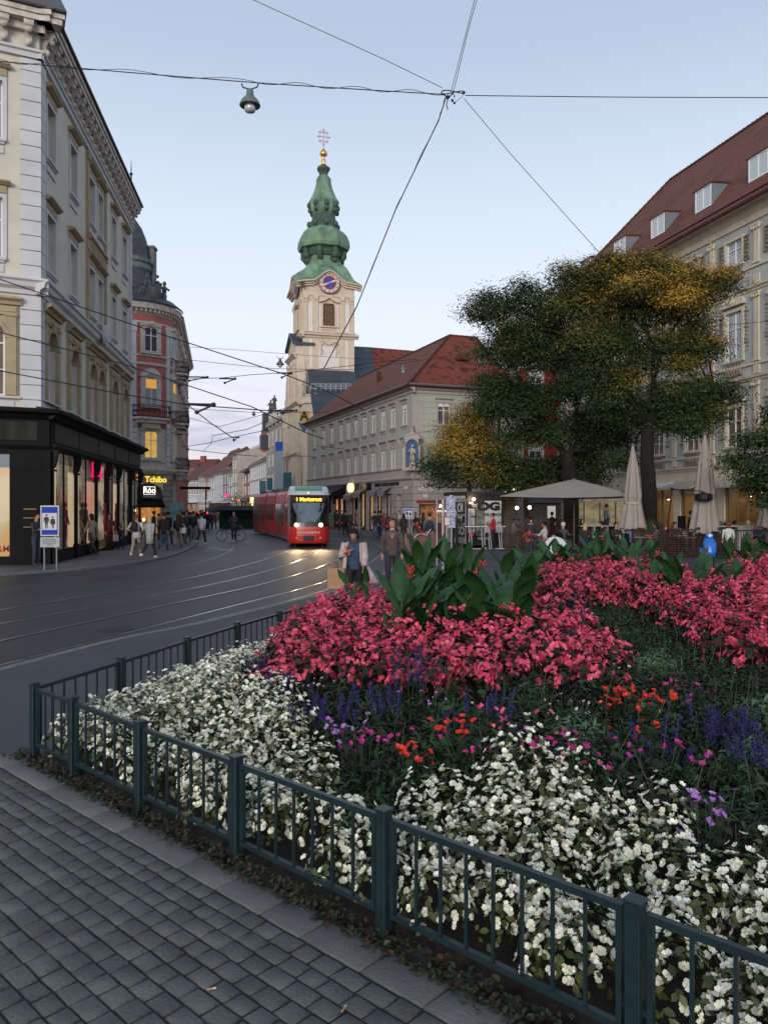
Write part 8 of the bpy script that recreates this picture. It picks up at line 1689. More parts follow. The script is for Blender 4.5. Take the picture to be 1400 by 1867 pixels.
# right-hand group by the shops
R8 = [(684, 53.5, 10, 'man in a black jacket and blue jeans standing before the house corner', (.015, .015, .02), (.04, .08, .18), 'dark', 0), (692, 54.5, -20, 'person in black beside the man in jeans', (.02, .02, .02), (.03, .04, .07), 'dark', 0), (700, 51.5, 10, 'woman in burgundy with long hair', (.09, .02, .03), (.03, .04, .09), 'red', .12), (720, 47, 190, 'brown-haired woman in a grey-brown coat facing the camera', (.10, .07, .06), (.02, .02, .02), 'brown', .12), (728, 60, 190, 'man in a pale shirt behind the group', (.30, .30, .32), (.03, .03, .04), 'dark', 0), (736, 46, 10, 'person in black with long hair seen from behind', (.015, .015, .017), (.02, .02, .02), 'dark', .15), (771, 52, 60, 'person in black beside the stone wall', (.02, .02, .025), (.02, .02, .03), 'dark', .1),
      (604, 76, 10, 'person in a green top and beige trousers in front of the yellow panel', (.03, .20, .11), (.30, .20, .14), 'dark', 0), (595, 72, 180, 'person in a pinkish coat at the tram side', (.25, .14, .13), (.04, .04, .05), 'brown', 0), (614, 70, 20, 'person in black left of the dark shopfront', (.02, .02, .02), (.02, .02, .02), 'dark', 0), (622, 68, 200, 'person in dark grey before the dark shopfront', (.04, .04, .04), (.03, .03, .03), 'dark', 0), (630, 57.5, 10, 'man in black with a white belt bag walking away', (.015, .015, .015), (.015, .015, .02), 'dark', 0), (638, 62, 170, 'person in dark clothes near the lit jewellery window', (.03, .025, .025), (.03, .03, .03), 'brown', 0)]
for px, Y, f, lb, t, l, h, hl in R8: person(px, Y, f, lb, top=t, legs=l, hair=h, hl=hl, H=1.62 if hl else 1.75, ph=.4, coat=.1, group=GT)
person(709, 52, 0, 'child in a red jacket before the house corner', top=(.42, .03, .03), legs=(.03, .03, .05), H=1.38, ph=.3, group=GT)
e, J, s = person(783, 34.5, 4, 'man with a dark backpack seen from behind near the stop stand', top=(.10, .10, .11), legs=(.16, .17, .21), hair='brown', H=1.74, ph=.2, group=GT); backpack(e, 1.02, (.02, .025, .035), 'dark blue backpack of the man near the stop stand')
person(757, 47, 180, 'person in dark clothes left of the red basket stall', top=(.03, .03, .04), H=1.68, pose='stand', group=GT)
# the two women nearest the flower bed
e, J, s = person(715, 19.0, 182, 'woman with pulled-back hair in a buttoned dark brown jacket walking towards the camera', top=(.085, .062, .058), legs=(.03, .03, .035), hair='brown', H=1.72, ph=.35, hi=True)
m = MB(Matrix.Scale(s, 4)); m.add([(-.05, .098, 1.40), (.05, .098, 1.40), (0, .126, 1.27)], [(0, 2, 1)]); m.build('neckline', SKIN, e)
e, J, s = person(646, 15.6, 186, 'dark-haired woman in a pale pink open coat and blue top looking down', top=(.035, .06, .12), legs=(.012, .012, .014), hair='dark', hl=.10, H=1.60, ph=.5, hi=True, head_down=1.4, arms={'r': 'chest', 'l': None}, lean=4)
# open coat as its own shell, swinging to her left
m = MB(Matrix.Scale(s, 4)); hz = J['hipl'].z; sz = J['shl'].z
for sd in (-1, 1):
 V = []; rows = [(sz + .05, .09, .02, .07), (sz, .20, .12, .11), (hz + .35, .22, .13, .12), (hz + .15, .24, .15, .14), (hz - .10, .28 + (.12 if sd < 0 else 0), .14, .15), (hz - .33, .31 + (.24 if sd < 0 else 0), .08, .17)]
 for z_, rx, fy, by in rows:
  for t in range(7): a = -math.pi / 2 + t / 6 * (math.pi * .80); V.append((sd * max(.0, rx * math.cos(a)) + (0 if t else 0), (fy if a > 0 else by) * math.sin(a) * 1.15, z_))
 m.add(V, [(j * 7 + k, j * 7 + k + 1, j * 7 + 8 + k, j * 7 + 7 + k) for j in range(5) for k in range(6)])
for k in 'lr': m.tube([J['sh' + k], J['el' + k], J['el' + k].lerp(J['wr' + k], .8)], [.078, .066, .055], 9)
o = m.build('open_coat', cl((.46, .37, .38)), e, True); so = o.modifiers.new('t', 'SOLIDIFY'); so.thickness = .012
m = MB(Matrix.Scale(s, 4)); m.tube([(-.08, .07, sz + .06), (0, .11, sz + .02), (.08, .07, sz + .06), (.06, -.04, sz + .09), (-.06, -.04, sz + .09), (-.08, .07, sz + .06)], .045, 8); m.build('scarf', cl((.05, .045, .05)), e, True)
paper = mat('kraft_paper', (.36, .21, .11), (.30, .17, .09), 8, .8, bump=.3, bscale=30)
bag(e, (.33, .16, .83), .33, .40, .17, None, 'brown paper shopping bag carried by the woman in the pale coat', handles=.16, m_=paper, name='paper_bag')
# distant crowd: every walker on his own, copied from a few small figures
protos = []
def small(top, legs, hair, label):
 e = empty('person', (0, 0, -.05), 0, label, 'person', 'distant walkers in the far street'); m = MB(); eloft(m, [(0, 0, .80, .17, .12), (0, 0, 1.1, .16, .11), (0, 0, 1.38, .2, .11), (0, 0, 1.46, .07, .06)], 8)
 for sd in (-1, 1): m.tube([(sd * .2, 0, 1.38), (sd * .26, .05 * sd, 1.1), (sd * .25, .12 * sd, .88)], [.06, .05, .035], 6)
 m.build('jacket', cl(top), e, True); m = MB()
 for sd in (-1, 1): m.tube([(sd * .09, 0, .9), (sd * .1, .12 * sd, .48), (sd * .1, .2 * sd - .05, .04)], [.095, .07, .05], 6); m.ball((sd * .1, .2 * sd, .05), .05, .12, .05, 6, 4)
 m.build('trousers', cl(legs), e, True); m = MB(); m.ball((0, 0, 1.58), .085, .1, .12, 8, 6); m.tube([(0, 0, 1.42), (0, 0, 1.52)], .05, 6)
 for sd in (-1, 1): m.tube([(sd * .25, .12 * sd, .88), (sd * .24, .15 * sd, .76)], [.035, .02], 5)
 m.build('body', SKIN, e, True); m = MB(); m.ball((0, -.02, 1.62), .095, .105, .11, 8, 5); m.build('hair', HAIRS[hair], e, True); return e
LBF = 'distant walker in dark clothes in the crowd of the far street'
protos = [small((.02, .02, .025), (.03, .03, .05), 'dark', LBF), small((.04, .035, .04), (.02, .02, .03), 'brown', LBF), small((.10, .10, .11), (.03, .04, .07), 'brown', 'distant walker in grey in the crowd of the far street'), small((.28, .06, .05), (.03, .03, .03), 'dark', 'distant walker in red in the crowd of the far street'), small((.36, .35, .35), (.05, .05, .06), 'blond', 'distant walker in a pale top in the crowd of the far street')]
spots = []
random.seed(5)
for i in range(20): Y = random.uniform(85, 190); spots.append((random.uniform(334, 372), Y))
for i in range(30): Y = random.uniform(95, 200); spots.append((random.uniform(398, 474), Y))
for i in range(10): spots.append((random.uniform(338, 374), random.uniform(56, 80)))
spots += [(459, 96), (463, 98), (468, 94), (471, 100), (474, 92)]
for i, (px, Y) in enumerate(spots):
 k = i if i < 5 else random.choices(range(5), (5, 4, 3, 1, 2))[0]; o = protos[k] if i < 5 else copy_tree(protos[k]); c = AT(px, Y); o.location = (c.x, c.y, ROADZ); o.rotation_euler.z = random.uniform(0, 6.28); sc_ = random.uniform(.93, 1.05); o.scale = (sc_, sc_, sc_)
 o['label'] = 'distant walker in %s, %s' % (('black', 'dark brown and black', 'grey and blue', 'red', 'a pale top')[k], ('just right of the red round house' if Y < 85 else 'left of the distant tram with red lights') if px < 352 else ('among the people before the distant tram' if px < 380 else ('under the far white parasols' if px < 418 else ('behind the dark green market stall' if px < 450 else 'between the market stall and the red tram'))))
# ---------------------------------------------------------------- far street furniture
def umbrella(c, w, zt, ze, label, m_, rz=0, n=4, group=None, name='parasol', pole=.035):
 e = empty(name, (c.x, c.y, -.015), rz, label, 'parasol', group); m = MB(); r = w / 2 * (1.414 if n == 4 else 1); N_ = 6
 rim = [(r * math.cos(2 * math.pi * (k + .5) / n), r * math.sin(2 * math.pi * (k + .5) / n)) for k in range(n)]; V = [(0, 0, zt)]; Fq = []
 for k in range(n):
  a = Vector(rim[k]); b = Vector(rim[(k + 1) % n]); n0 = len(V);
  for j in range(N_ + 1):
   t = j / N_
   for i in range(5): p = a.lerp(b, i / 4) * t; sagm = .10 * w / 4 * math.sin(math.pi * i / 4) * t; V.append((p.x * (1 - .02 * math.sin(math.pi * i / 4)), p.y, zt + (ze - zt) * (t ** 1.05) - sagm * .5))
  Fq += [(n0 + j * 5 + i, n0 + j * 5 + i + 1, n0 + j * 5 + 6 + i, n0 + j * 5 + 5 + i) for j in range(N_) for i in range(4)]
 m.add(V, Fq); o = m.build('canopy', m_, e); so = o.modifiers.new('t', 'SOLIDIFY'); so.thickness = .015
 m = MB(); m.tube([(0, 0, 0), (0, 0, zt - .02)], pole, 8); m.lathe([(.35, 0), (.35, .1), (.08, .12)], 12); m.lathe([(.07, zt - .03), (.09, zt + .02), (.05, zt + .07)], 10); m.build('pole', mat('parasol_pole', (.10, .09, .085), rough=.5), e)
 m = MB()
 for k in range(n): m.tube([(0, 0, zt - .10), (rim[k][0] * .98, rim[k][1] * .98, ze - .05)], .016, 4); m.tube([(0, 0, ze - .15), (rim[k][0] * .5, rim[k][1] * .5, (zt + ze) / 2 - .08)], .014, 4)
 m.build('ribs', mat('parasol_pole', (.10, .09, .085)), e); return e
cream_c = mat('parasol_cream', (.30, .27, .235), (.26, .235, .205), 2, .85, bump=.1); wh_c = mat('parasol_white', (.5, .49, .47), rough=.8)
for px, Y, lb in ((401, 120, 'far white parasol over the green stall'), (357, 140, 'far white parasol at the distant tram'), (410, 150, 'farthest pale parasol in the street')): umbrella(AT(px, Y), 5.5, 3.9, 2.9, lb, wh_c, n=8, group='far parasols')
def kiosk_box(px, Y, w, h, d, col, lb, name='market_stall'):
 c = AT(px, Y); e = empty(name, (c.x, c.y, ROADZ), 0, lb, 'stall'); m = MB(); m.box(-w / 2, w / 2, 0, d, 0, h); m.build('body', cl(col), e); m = MB(); m.prism_x([(-.5, h), (-.5, h + .08), (d / 2, h + .5), (d + .3, h + .08), (d + .3, h)], -w / 2 - .3, w / 2 + .3); m.build('roof', cl(tuple(c_ * .8 for c_ in col)), e)
 m = MB(); m.box(-w / 2 + .3, w / 2 - .3, -.02, -.001, 1.0, h - .35); m.build('counter_opening', M_['iron'], e)
kiosk_box(439, 78, 4.2, 1.75, 2.2, (.012, .04, .03), 'dark green market stall in the street left of the tram'); kiosk_box(401, 121, 3.6, 1.6, 2.0, (.02, .04, .03), 'green stall under the far white parasol')
for px, Y, s_, c_, lb in ((414, 170, .55, (1, .04, .16), 'pink lit shop sign far down the street'), (419, 150, .7, (1, .6, .25), 'warm lit shop window far down the street'), (467, 118, .9, (1, .68, .3), 'cluster of warm lights left of the tram, upper'), (466, 119, .6, (1, .75, .45), 'cluster of warm lights left of the tram, lower'), (357, 140, .30, (1, .85, .6), 'single far lamp above the crowd'), (434, 140, .35, (1, .3, .15), 'small red lit sign by the pink house')):
 c = W(px, 903 if px == 414 else (912 if px != 466 else 918), Y); e = empty('shop_light', c, 0, lb, 'light', None); m = MB(); m.box(-s_, s_, 0, .1, -s_ * .5, s_ * .5); m.build('lit_panel', emis('far_%s' % lb[:12], c_, 2.2), e); m = MB(); m.box(-s_ - .08, s_ + .08, .03, .14, -s_ * .5 - .08, s_ * .5 + .08); m.build('case', M_['iron'], e)
for px, Y, h in ((441, 84, 3.2), (432, 100, 3.2)): tree('small_tree', 'dark potted tree beside the market stall, %s' % ('nearer' if px == 441 else 'farther'), 'tree', (AT(px, Y).x, Y), ([(AT(px, Y).x, Y, -.05), (AT(px, Y).x, Y, 2.2)], .1, .07), [], [(AT(px, Y).x, Y, 2.8, 1.0, 1.0, .8, .0)], 20, .22, 0, nb=60)
c = AT(330, 70); e = empty('lamp_bracket_sign', (c.x, c.y, 3.7), 0, 'dark horizontal sign arm with a lamp beside the stone pier', 'sign'); m = MB(); m.box(-.2, 2.6, -.06, .06, -.12, .12); m.build('arm', M_['iron'], e); m = MB(); m.ball((-.6, 0, .3), .16); m.build('lamp', M_['lamp'], e); m = MB(); m.tube([(2.2, 0, 0), (2.2, 0, -3.6)], .05, 6); m.build('post', M_['iron'], e)
c = AT(322, 62); e = empty('advertising_column', (c.x, c.y, -.01), R(10), 'pale green and white display board at the stone pier', 'display board'); m = MB(); m.box(-.5, .5, -.08, .08, .2, 2.4); m.build('panel', mat('board_green_white', (.30, .40, .38), (.06, .22, .16), 1.4, .4), e); m = MB(); m.box(-.55, -.5, -.1, .1, 0, 2.5); m.box(.5, .55, -.1, .1, 0, 2.5); m.build('frame', M_['galv'], e)
# ================================================================ KIOSK AND TERRACE
# black and white food kiosk
KC = AT(851, 39.5); ka = R(20); e = empty('food_kiosk', (KC.x, KC.y, -.015), ka, 'black and white food kiosk with bold lettering and a bright lamp', 'kiosk')
kb = mat('kiosk_black', (.010, .010, .011), (.02, .02, .02), 3, .5); kw = mat('kiosk_white', (.46, .47, .48), (.38, .39, .40), 2, .6)
m = MB(); m.box(0, 1.95, 0, 2.6, .12, 2.62); m.build('body', kb, e); m = MB(); m.box(-.06, 2.0, -.06, 2.66, 2.62, 2.80); m.build('roof', kb, e)
m = MB(); m.box(.98, 1.90, -.03, -.002, .75, 2.34); pw = m.build('white_panel', kw, e)
letters(e, 'OG', (1.18, -.05, 2.05), 0, .54, kb, .035, .01, 1.5, 'sign_letters'); letters(pw, 'WILL SHOW', (1.46, -.045, 1.64), 0, .22, kb, .006, .006, .95, 'sign_letters'); letters(e, 'THE WAY', (.95, -.012, .45), 0, .17, kw, .004, .006, 1.0, 'sign_letters')
m = MB()
for i in range(9): m.ball((1.08 + .095 * i, -.04, 1.22 + .05 * math.sin(i * 1.9)), .05, .01, .035, 6, 4)
m.build('ornament', kb, pw)
m = MB(); m.box(.06, .42, -.03, -.002, .75, 1.95); mb_ = m.build('menu_board', mat('menu_paper', (.36, .38, .41), (.30, .31, .34), 6, .7), e); m = MB()
for k in range(16): m.box(.09, .09 + random.uniform(.10, .28), -.036, -.031, .85 + k * .065, .87 + k * .065)
m.build('menu_lines', M_['iron'], mb_); letters(mb_, 'EN', (.32, -.04, 1.55), 0, .16, kb, .006, .004, 1, 'sign_letters'); letters(mb_, 'ZEU', (.22, -.04, .98), 0, .17, kb, .006, .004, 1, 'sign_letters')
m = MB(); m.box(.50, .95, -.03, -.002, .60, 2.2); m.build('picture_panel', mat('kiosk_picture', (.22, .21, .20), (.05, .05, .05), 3.5, .6), e)
letters(e, 'MEL', (.22, -.03, 2.22), 0, .17, kw, .006, .006, 1, 'sign_letters'); letters(e, 'LO', (.38, -.03, 2.09), 0, .17, kw, .006, .006, 1, 'sign_letters')
m = MB(); m.ball((.33, -.10, 2.42), .075); m.build('lamp', emis('kiosk_lamp', (1, .70, .42), 14), e)
ld = bpy.data.lights.new('kiosk_lamp_light', 'POINT'); ld.energy = 14; ld.color = (1, .7, .45); ld.shadow_soft_size = .08; lo = bpy.data.objects.new('kiosk_lamp_light', ld); COL.objects.link(lo); lo.parent = e; lo.location = (.33, -.3, 2.42)
# left side of the kiosk: plank wall with big letters
ks = MB(); ks.box(-.04, -.002, .08, 2.5, .2, 2.45); sp_ = ks.build('side_panel', mat('side_boards', (.30, .28, .27), (.20, .19, .19), 4, .7), e)
for t_, z, sz in (('OI', 1.98, .62), ('MY', 1.42, .36), ('GO', .82, .60)):
 m = MB(); m.box(-.055, -.041, .15, 1.2, z - sz * .48, z + sz * .48); pl = m.build('letter_board', kb if t_ != 'GO' else kb, sp_); letters(pl, t_, (-.066, .66, z), R(-90), sz, kw, .02, .006, 1.0, 'sign_letters')
m = MB(); m.box(-.06, -.041, 1.3, 2.3, .5, 2.3); m.build('poster', mat('poster_beige', (.34, .25, .22), (.10, .08, .08), 2.5, .7), sp_)
m = MB(); m.box(-.055, -.041, .1, 2.45, 2.46, 2.6); m.build('top_sign', kw, e)
# standing tables before the kiosk
def stand_table(px, Y, w, lb):
 c = AT(px, Y); e = empty('standing_table', (c.x, c.y, -.015), R(3), lb, 'table', 'white standing tables at the kiosk'); m = MB(); m.box(-w / 2, w / 2, -.3, .3, 1.08, 1.11); m.build('table_top', mat('table_white', (.5, .5, .5), rough=.5), e); wm = mat('tube_white', (.42, .43, .44), rough=.4)
 for x in (-w * .32, -w * .22, w * .22, w * .32): m = MB(); m.tube([(x, -.22 if x in (-w * .32, w * .32) else .22, 1.08), (x, 0, .5), (x, -.25, .03)], .022, 6); m.build('leg', wm, e)
 m = MB(); m.tube([(-w * .42, -.25, .03), (w * .42, -.25, .03)], .022, 6); m.build('foot_bar', wm, e)
stand_table(869, 38.2, 1.15, 'white tubular standing table left before the kiosk'); stand_table(902, 38.4, .95, 'white tubular standing table right before the kiosk')
person(829, 38.6, 15, 'bald man in black standing at the side of the kiosk', top=(.02, .02, .025), legs=(.02, .02, .02), hair='grey', H=1.80, pose='stand', arm='fwd', lean=6)
person(899, 37.9, -80, 'person in a red shirt and black trousers at the standing table', top=(.40, .02, .025), legs=(.012, .012, .012), hair='brown', H=1.70, pose='stand', arm='fwd')
person(1000 - 120, 42.5, 180, 'person half hidden behind the kiosk menu board', top=(.2, .18, .17), H=1.7, pose='stand')
# red basket stall + red awning far left of the kiosk
c = AT(763, 30); e = empty('rickshaw_cart', (c.x, c.y, -.015), 0, 'dark red cart with curved metal frame parked behind the cannas', 'cart')
m = MB(); m.prism_x([(0, .35), (.1, 1.05), (.9, 1.0), (1.0, .35)], -.45, .75); m.build('body', mat('cart_red', (.09, .008, .012), rough=.5), e); m = MB(); m.tube([(.45, -.1, 1.2 + .0)] + [(.1 + .30 * math.cos(t), -.1, .72 + .30 * math.sin(t)) for t in np.linspace(.9, 5.2, 14)], .02, 6); m.build('frame', mat('tube_white', (.42, .43, .44)), e)
for x in (-.35, .65): m = MB(Matrix.Translation((x, .5, .32)) @ Matrix.Rotation(R(90), 4, 'Y')); m.lathe([(.30, -.04), (.32, 0), (.30, .04)], 16); m.build('wheel', M_['iron'], e)
c = AT(786, 54); e = empty('market_stall', (c.x, c.y, -.015), 0, 'small stall with a dark red roof against the grey-green house', 'stall'); m = MB(); m.box(-1.0, 1.2, -.6, .6, 2.3, 2.5); m.build('roof', mat('stall_red', (.18, .015, .02)), e); m = MB(); m.box(-1.0, 1.2, 0, .5, 0, .95); m.build('counter', cl((.10, .03, .02)), e); m = MB(); m.box(-.8, 1.0, .45, .5, 1.0, 2.25); m.build('back_shelf', mat('stall_goods', (.20, .05, .03), (.5, .28, .12), 7), e)
for x in (-.8, 1.0): m = MB(); m.tube([(x, -.5, 0), (x, -.5, 2.3)], .04, 5); m.build('post', M_['iron'], e)
m = MB(); m.ball((.6, -.3, 2.1), .09); m.build('lamp', M_['lamp'], e)
# slatted wooden screens
wood = mat('slat_wood', (.055, .028, .020), (.035, .018, .014), 5, .65, bump=.2, stretch=(6, 1, 1))
def screen(pa, Ya, pb, Yb, z0, z1, lb, cap=True, n=None):
 a, b = AT(pa, Ya), AT(pb, Yb); fr, L = frame_between(a.xy, b.xy); e = empty('slatted_screen', (a.x, a.y, -.015), fr.a, lb, 'fence', 'wooden slatted screens round the terrace'); m = MB(); n = n or int((z1 - z0) / .085)
 for k in range(n): z = z0 + (z1 - z0) * k / n; m.box(0, L, -.015, .015, z, z + .05)
 m.build('slats', wood, e)
 k = max(2, round(L / 1.4) + 1)
 for i in range(k): x = L * i / (k - 1); m = MB(); m.box(x - .035, x + .035, .016, .085, 0, z1 + .02); m.build('post', M_['iron'], e)
 if cap: m = MB(); m.box(-.03, L + .03, -.08, .1, z1 + .021, z1 + .06); m.build('cap_rail', wood, e)
screen(920, 39.2, 1000, 39.0, .1, 1.42, 'dark slatted wooden screen right of the kiosk'); screen(1000, 39.0, 1060, 41.5, .1, 1.35, 'dark slatted screen behind the white round table')
screen(1152, 32.5, 1216, 31.5, .1, 1.08, 'lit slatted wooden screen in the middle of the terrace edge'); screen(1217, 31.5, 1330, 33.0, .1, 1.08, 'long dark slatted screen behind the scooter')
# railing on the right
a, b = AT(1318, 33.0), AT(1470, 33.5); fr, L = frame_between(a.xy, b.xy); e = empty('terrace_railing', (a.x, a.y, -.015), fr.a, 'black metal railing of the terrace at the right', 'railing'); m = MB(); m.box(0, L, -.02, .02, 1.02, 1.07); m.box(0, L, -.02, .02, .12, .16); m.build('rails', M_['iron'], e); m = MB()
for i in range(int(L / .11)): m.box(i * .11, i * .11 + .014, -.008, .008, .161, 1.019)
m.build('bars', M_['iron'], e)
# parasols
umbrella(AT(1046, 38.5), 6.0, 3.36, 2.52, 'wide open cream parasol over the terrace', cream_c, R(-20))
def folded(px, Y, zt, zb, r, lb, tie):
 c = AT(px, Y); e = empty('parasol', (c.x, c.y, -.015), 0, lb, 'parasol', 'folded parasols on the terrace'); m = MB(); n = 40; rows = [(0, .10), (.04, .16), (.3, .55), (.6, .85), (tie, .80), (tie + .03, .70), (tie + .06, .85), (.97, 1.25), (1.0, 1.22)]; V = []
 for t, k in rows:
  for i in range(n): a = 2 * math.pi * i / n; q = r * k * (1 + .20 * math.sin(8 * a + 2.2 * t) * min(1, t * 3) + .05 * math.sin(19 * a)); V.append((q * math.cos(a), q * math.sin(a), zt - (zt - zb) * t + (.05 * math.sin(4 * a) if t > .95 else 0)))
 m.add(V, [(j * n + i, j * n + (i + 1) % n, (j + 1) * n + (i + 1) % n, (j + 1) * n + i) for j in range(len(rows) - 1) for i in range(n)]); m.build('canopy', cream_c, e, True)
 m = MB(); m.tube([(0, 0, 0), (0, 0, zt + .02)], .04, 8); m.lathe([(.4, 0), (.4, .1), (.08, .12)], 12); m.lathe([(r * .28, zt), (r * .30, zt + .04), (.04, zt + .08)], 12); m.build('pole', mat('parasol_pole', (.10, .09, .085)), e)
 m = MB(); m.lathe([(r * .86, 0), (r * .90, .04), (r * .86, .08)], 20, (0, 0, zt - (zt - zb) * (tie + .05))); m.build('strap', mat('strap_cream', (.36, .33, .28)), e)
folded(1153, 34.5, 4.72, 1.1, .40, 'folded grey-beige parasol left of the big tree trunk', .66); folded(1284, 32.5, 5.0, 1.0, .44, 'taller folded beige parasol with a hanging heater beside it', .62); folded(1397, 33.5, 3.2, 1.2, .3, 'folded parasol cut by the right edge of the photo', .6)
# hanging heater on an arm
p0 = W(1217, 962, 32); p1 = W(1224, 891, 32); p2 = W(1281, 895, 32); e = empty('patio_heater', (p0.x, p0.y, -.015), 0, 'black patio heater hanging from a long thin arm', 'heater'); o_ = Vector((p0.x, p0.y, 0)); m = MB(Matrix.Translation(-o_)); m.tube([(p0.x, p0.y, 0), p0, p1], .03, 6); m.tube([p1, p2], .022, 6); m.ball(p1, .07); m.build('arm', M_['iron'], e)
c = W(1282, 905, 32); m = MB(Matrix.Translation(c - o_)); m.lathe([(.05, .20), (.08, .16), (.30, .12), (.34, .08), (.34, -.10), (.30, -.16), (.0, -.16)], 20); m.build('heater_head', M_['iron'], e)
# glazed bar hut behind and small awnings
c = AT(1080, 50); e = empty('bar_hut', (c.x, c.y, -.015), 0, 'low glazed bar hut with a dark roof edge behind the open parasol', 'kiosk'); m = MB(); m.box(-.6, 2.6, 0, 2.4, 2.35, 2.6); m.build('roof', M_['stucco'], e); m = MB(); m.box(-.5, 2.5, .3, 2.2, 0, 1.0); m.build('counter', M_['stucco'], e)
m = MB(); m.box(-.5, 2.5, 1.9, 2.0, 1.0, 2.35); m.build('back_wall', emis('hut_glow', (.75, .62, .36), .30, (.4, .3, .18), 2), e)
for x in (-.5, .5, 1.5, 2.45): m = MB(); m.box(x, x + .06, .3, .36, 1.0, 2.35); m.build('mullion', M_['iron'], e)
c = AT(1015, 50); e = empty('market_stall', (c.x, c.y, -.015), 0, 'black stall with a bright white door and red neon under the big tree', 'stall'); m = MB(); m.box(-1.6, .2, 0, 1.6, 0, 2.4); m.build('body', kb, e); m = MB(); m.prism_x([(-.4, 2.3), (.8, 2.9), (2.0, 2.3)], -1.8, .4); m.build('roof', mat('dark_canvas', (.05, .05, .055)), e)
m = MB(); m.box(-.6, -.1, -.03, -.002, .9, 2.1); m.build('lit_door', emis('hut_white', (.8, .78, .72), .45), e)
m = MB();
for x, z in ((.55, 2.1), (.62, 2.25), (.75, 2.2), (.70, 2.0), (.62, 1.7), (.66, 1.5), (.6, 1.3)): m.ball((x, -.1, z), .10, .05, .12, 7, 5)
m.build('red_neon', emis('neon_red', (1, .04, .06), 1.6), e)
# festoon lights of the cafe left of the parasol
c = AT(965, 52); e = empty('string_lights', (c.x, c.y, 3.4), 0, 'warm festoon lights hanging left under the open parasol', 'lights'); m = MB(); m.tube([(-2.2, 0, .1), (-1, 0, -.25), (.3, 0, .05), (1.6, 0, -.2), (2.6, 0, .1)], .012, 4); m.build('cable', M_['wire'], e)
m = MB()
for i in range(16): x = -2.2 + 4.8 * i / 15; m.ball((x, 0, -.25 + .15 * math.cos(i * 1.3)), .05, .05, .06, 6, 4)
o = m.build('bulbs', M_['bulb'], e); o['kind'] = 'stuff'
c = W(935, 893, 50); e = empty('star_lantern', c, 0, 'cluster of lit bulbs hanging left of the open parasol', 'lantern'); m = MB()
for i in range(10): m.ball((random.gauss(0, .12), random.gauss(0, .05), random.gauss(0, .14)), .04)
o = m.build('bulbs', M_['bulb'], e); m = MB(); m.tube([(0, 0, .2), (0, 0, 1.0)], .01, 4); m.build('cord', M_['wire'], e)
for px, py, lb in ((942, 926, 'small warm cafe lamp, left of the pair'), (965, 925, 'small warm cafe lamp, right of the pair')):
 c = W(px, py, 46); e = empty('cafe_lamp', c, 0, lb, 'lamp', 'cafe lamps'); m = MB(); m.ball((0, 0, 0), .10); m.build('globe', M_['lamp'], e); m = MB(); m.tube([(0, 0, .1), (0, 0, 1.0)], .012, 4); m.build('cord', M_['wire'], e)
# furniture
def round_table(px, Y, r, zt, lb, m_):
 c = AT(px, Y); e = empty('table', (c.x, c.y, -.015), 0, lb, 'table'); m = MB(); m.lathe([(r, zt - .03), (r, zt), (0, zt + .001)], 24); m.build('table_top', m_, e); m = MB(); m.lathe([(.25, 0), (.25, .03), (.03, .05), (.03, zt - .03)], 12); m.build('pedestal', M_['iron'], e)
c = AT(1013, 27); e = empty('table', (c.x, c.y, -.015), 0, 'tilted white round table among the cannas', 'table'); m = MB(Matrix.Translation((0, 0, .72)) @ Matrix.Rotation(R(52), 4, 'X')); m.lathe([(.36, -.02), (.37, 0), (.36, .02)], 28); m.build('table_top', mat('table_white', (.5, .5, .5)), e); m = MB(); m.tube([(0, .05, .68), (0, .3, 0)], .03, 6); m.build('pedestal', M_['iron'], e)
def chair(px, Y, rz, lb):
 c = AT(px, Y); e = empty('chair', (c.x, c.y, -.015), rz, lb, 'chair', 'dark terrace chairs'); m = MB(); m.box(-.22, .22, -.22, .22, .43, .47); m.build('seat', M_['iron'], e); m = MB(); m.box(-.22, .22, -.25, -.215, .48, .88); m.build('backrest', M_['iron'], e)
 for x in (-.19, .19):
  for y in (-.2, .2): m = MB(); m.box(x - .015, x + .015, y - .015, y + .015, 0, .43); m.build('leg', M_['iron'], e)
def tbl(px, Y, w, lb):
 c = AT(px, Y); e = empty('table', (c.x, c.y, -.015), 0, lb, 'table', 'square terrace tables'); m = MB(); m.box(-w / 2, w / 2, -.4, .4, .72, .75); m.build('table_top', mat('table_pale', (.34, .33, .31), rough=.5), e)
 for x in (-w / 2 + .06, w / 2 - .06): m = MB(); m.box(x - .03, x + .03, -.3, .3, 0, .72); m.build('leg', M_['iron'], e)
GR_ = 'guests seated on the terrace'
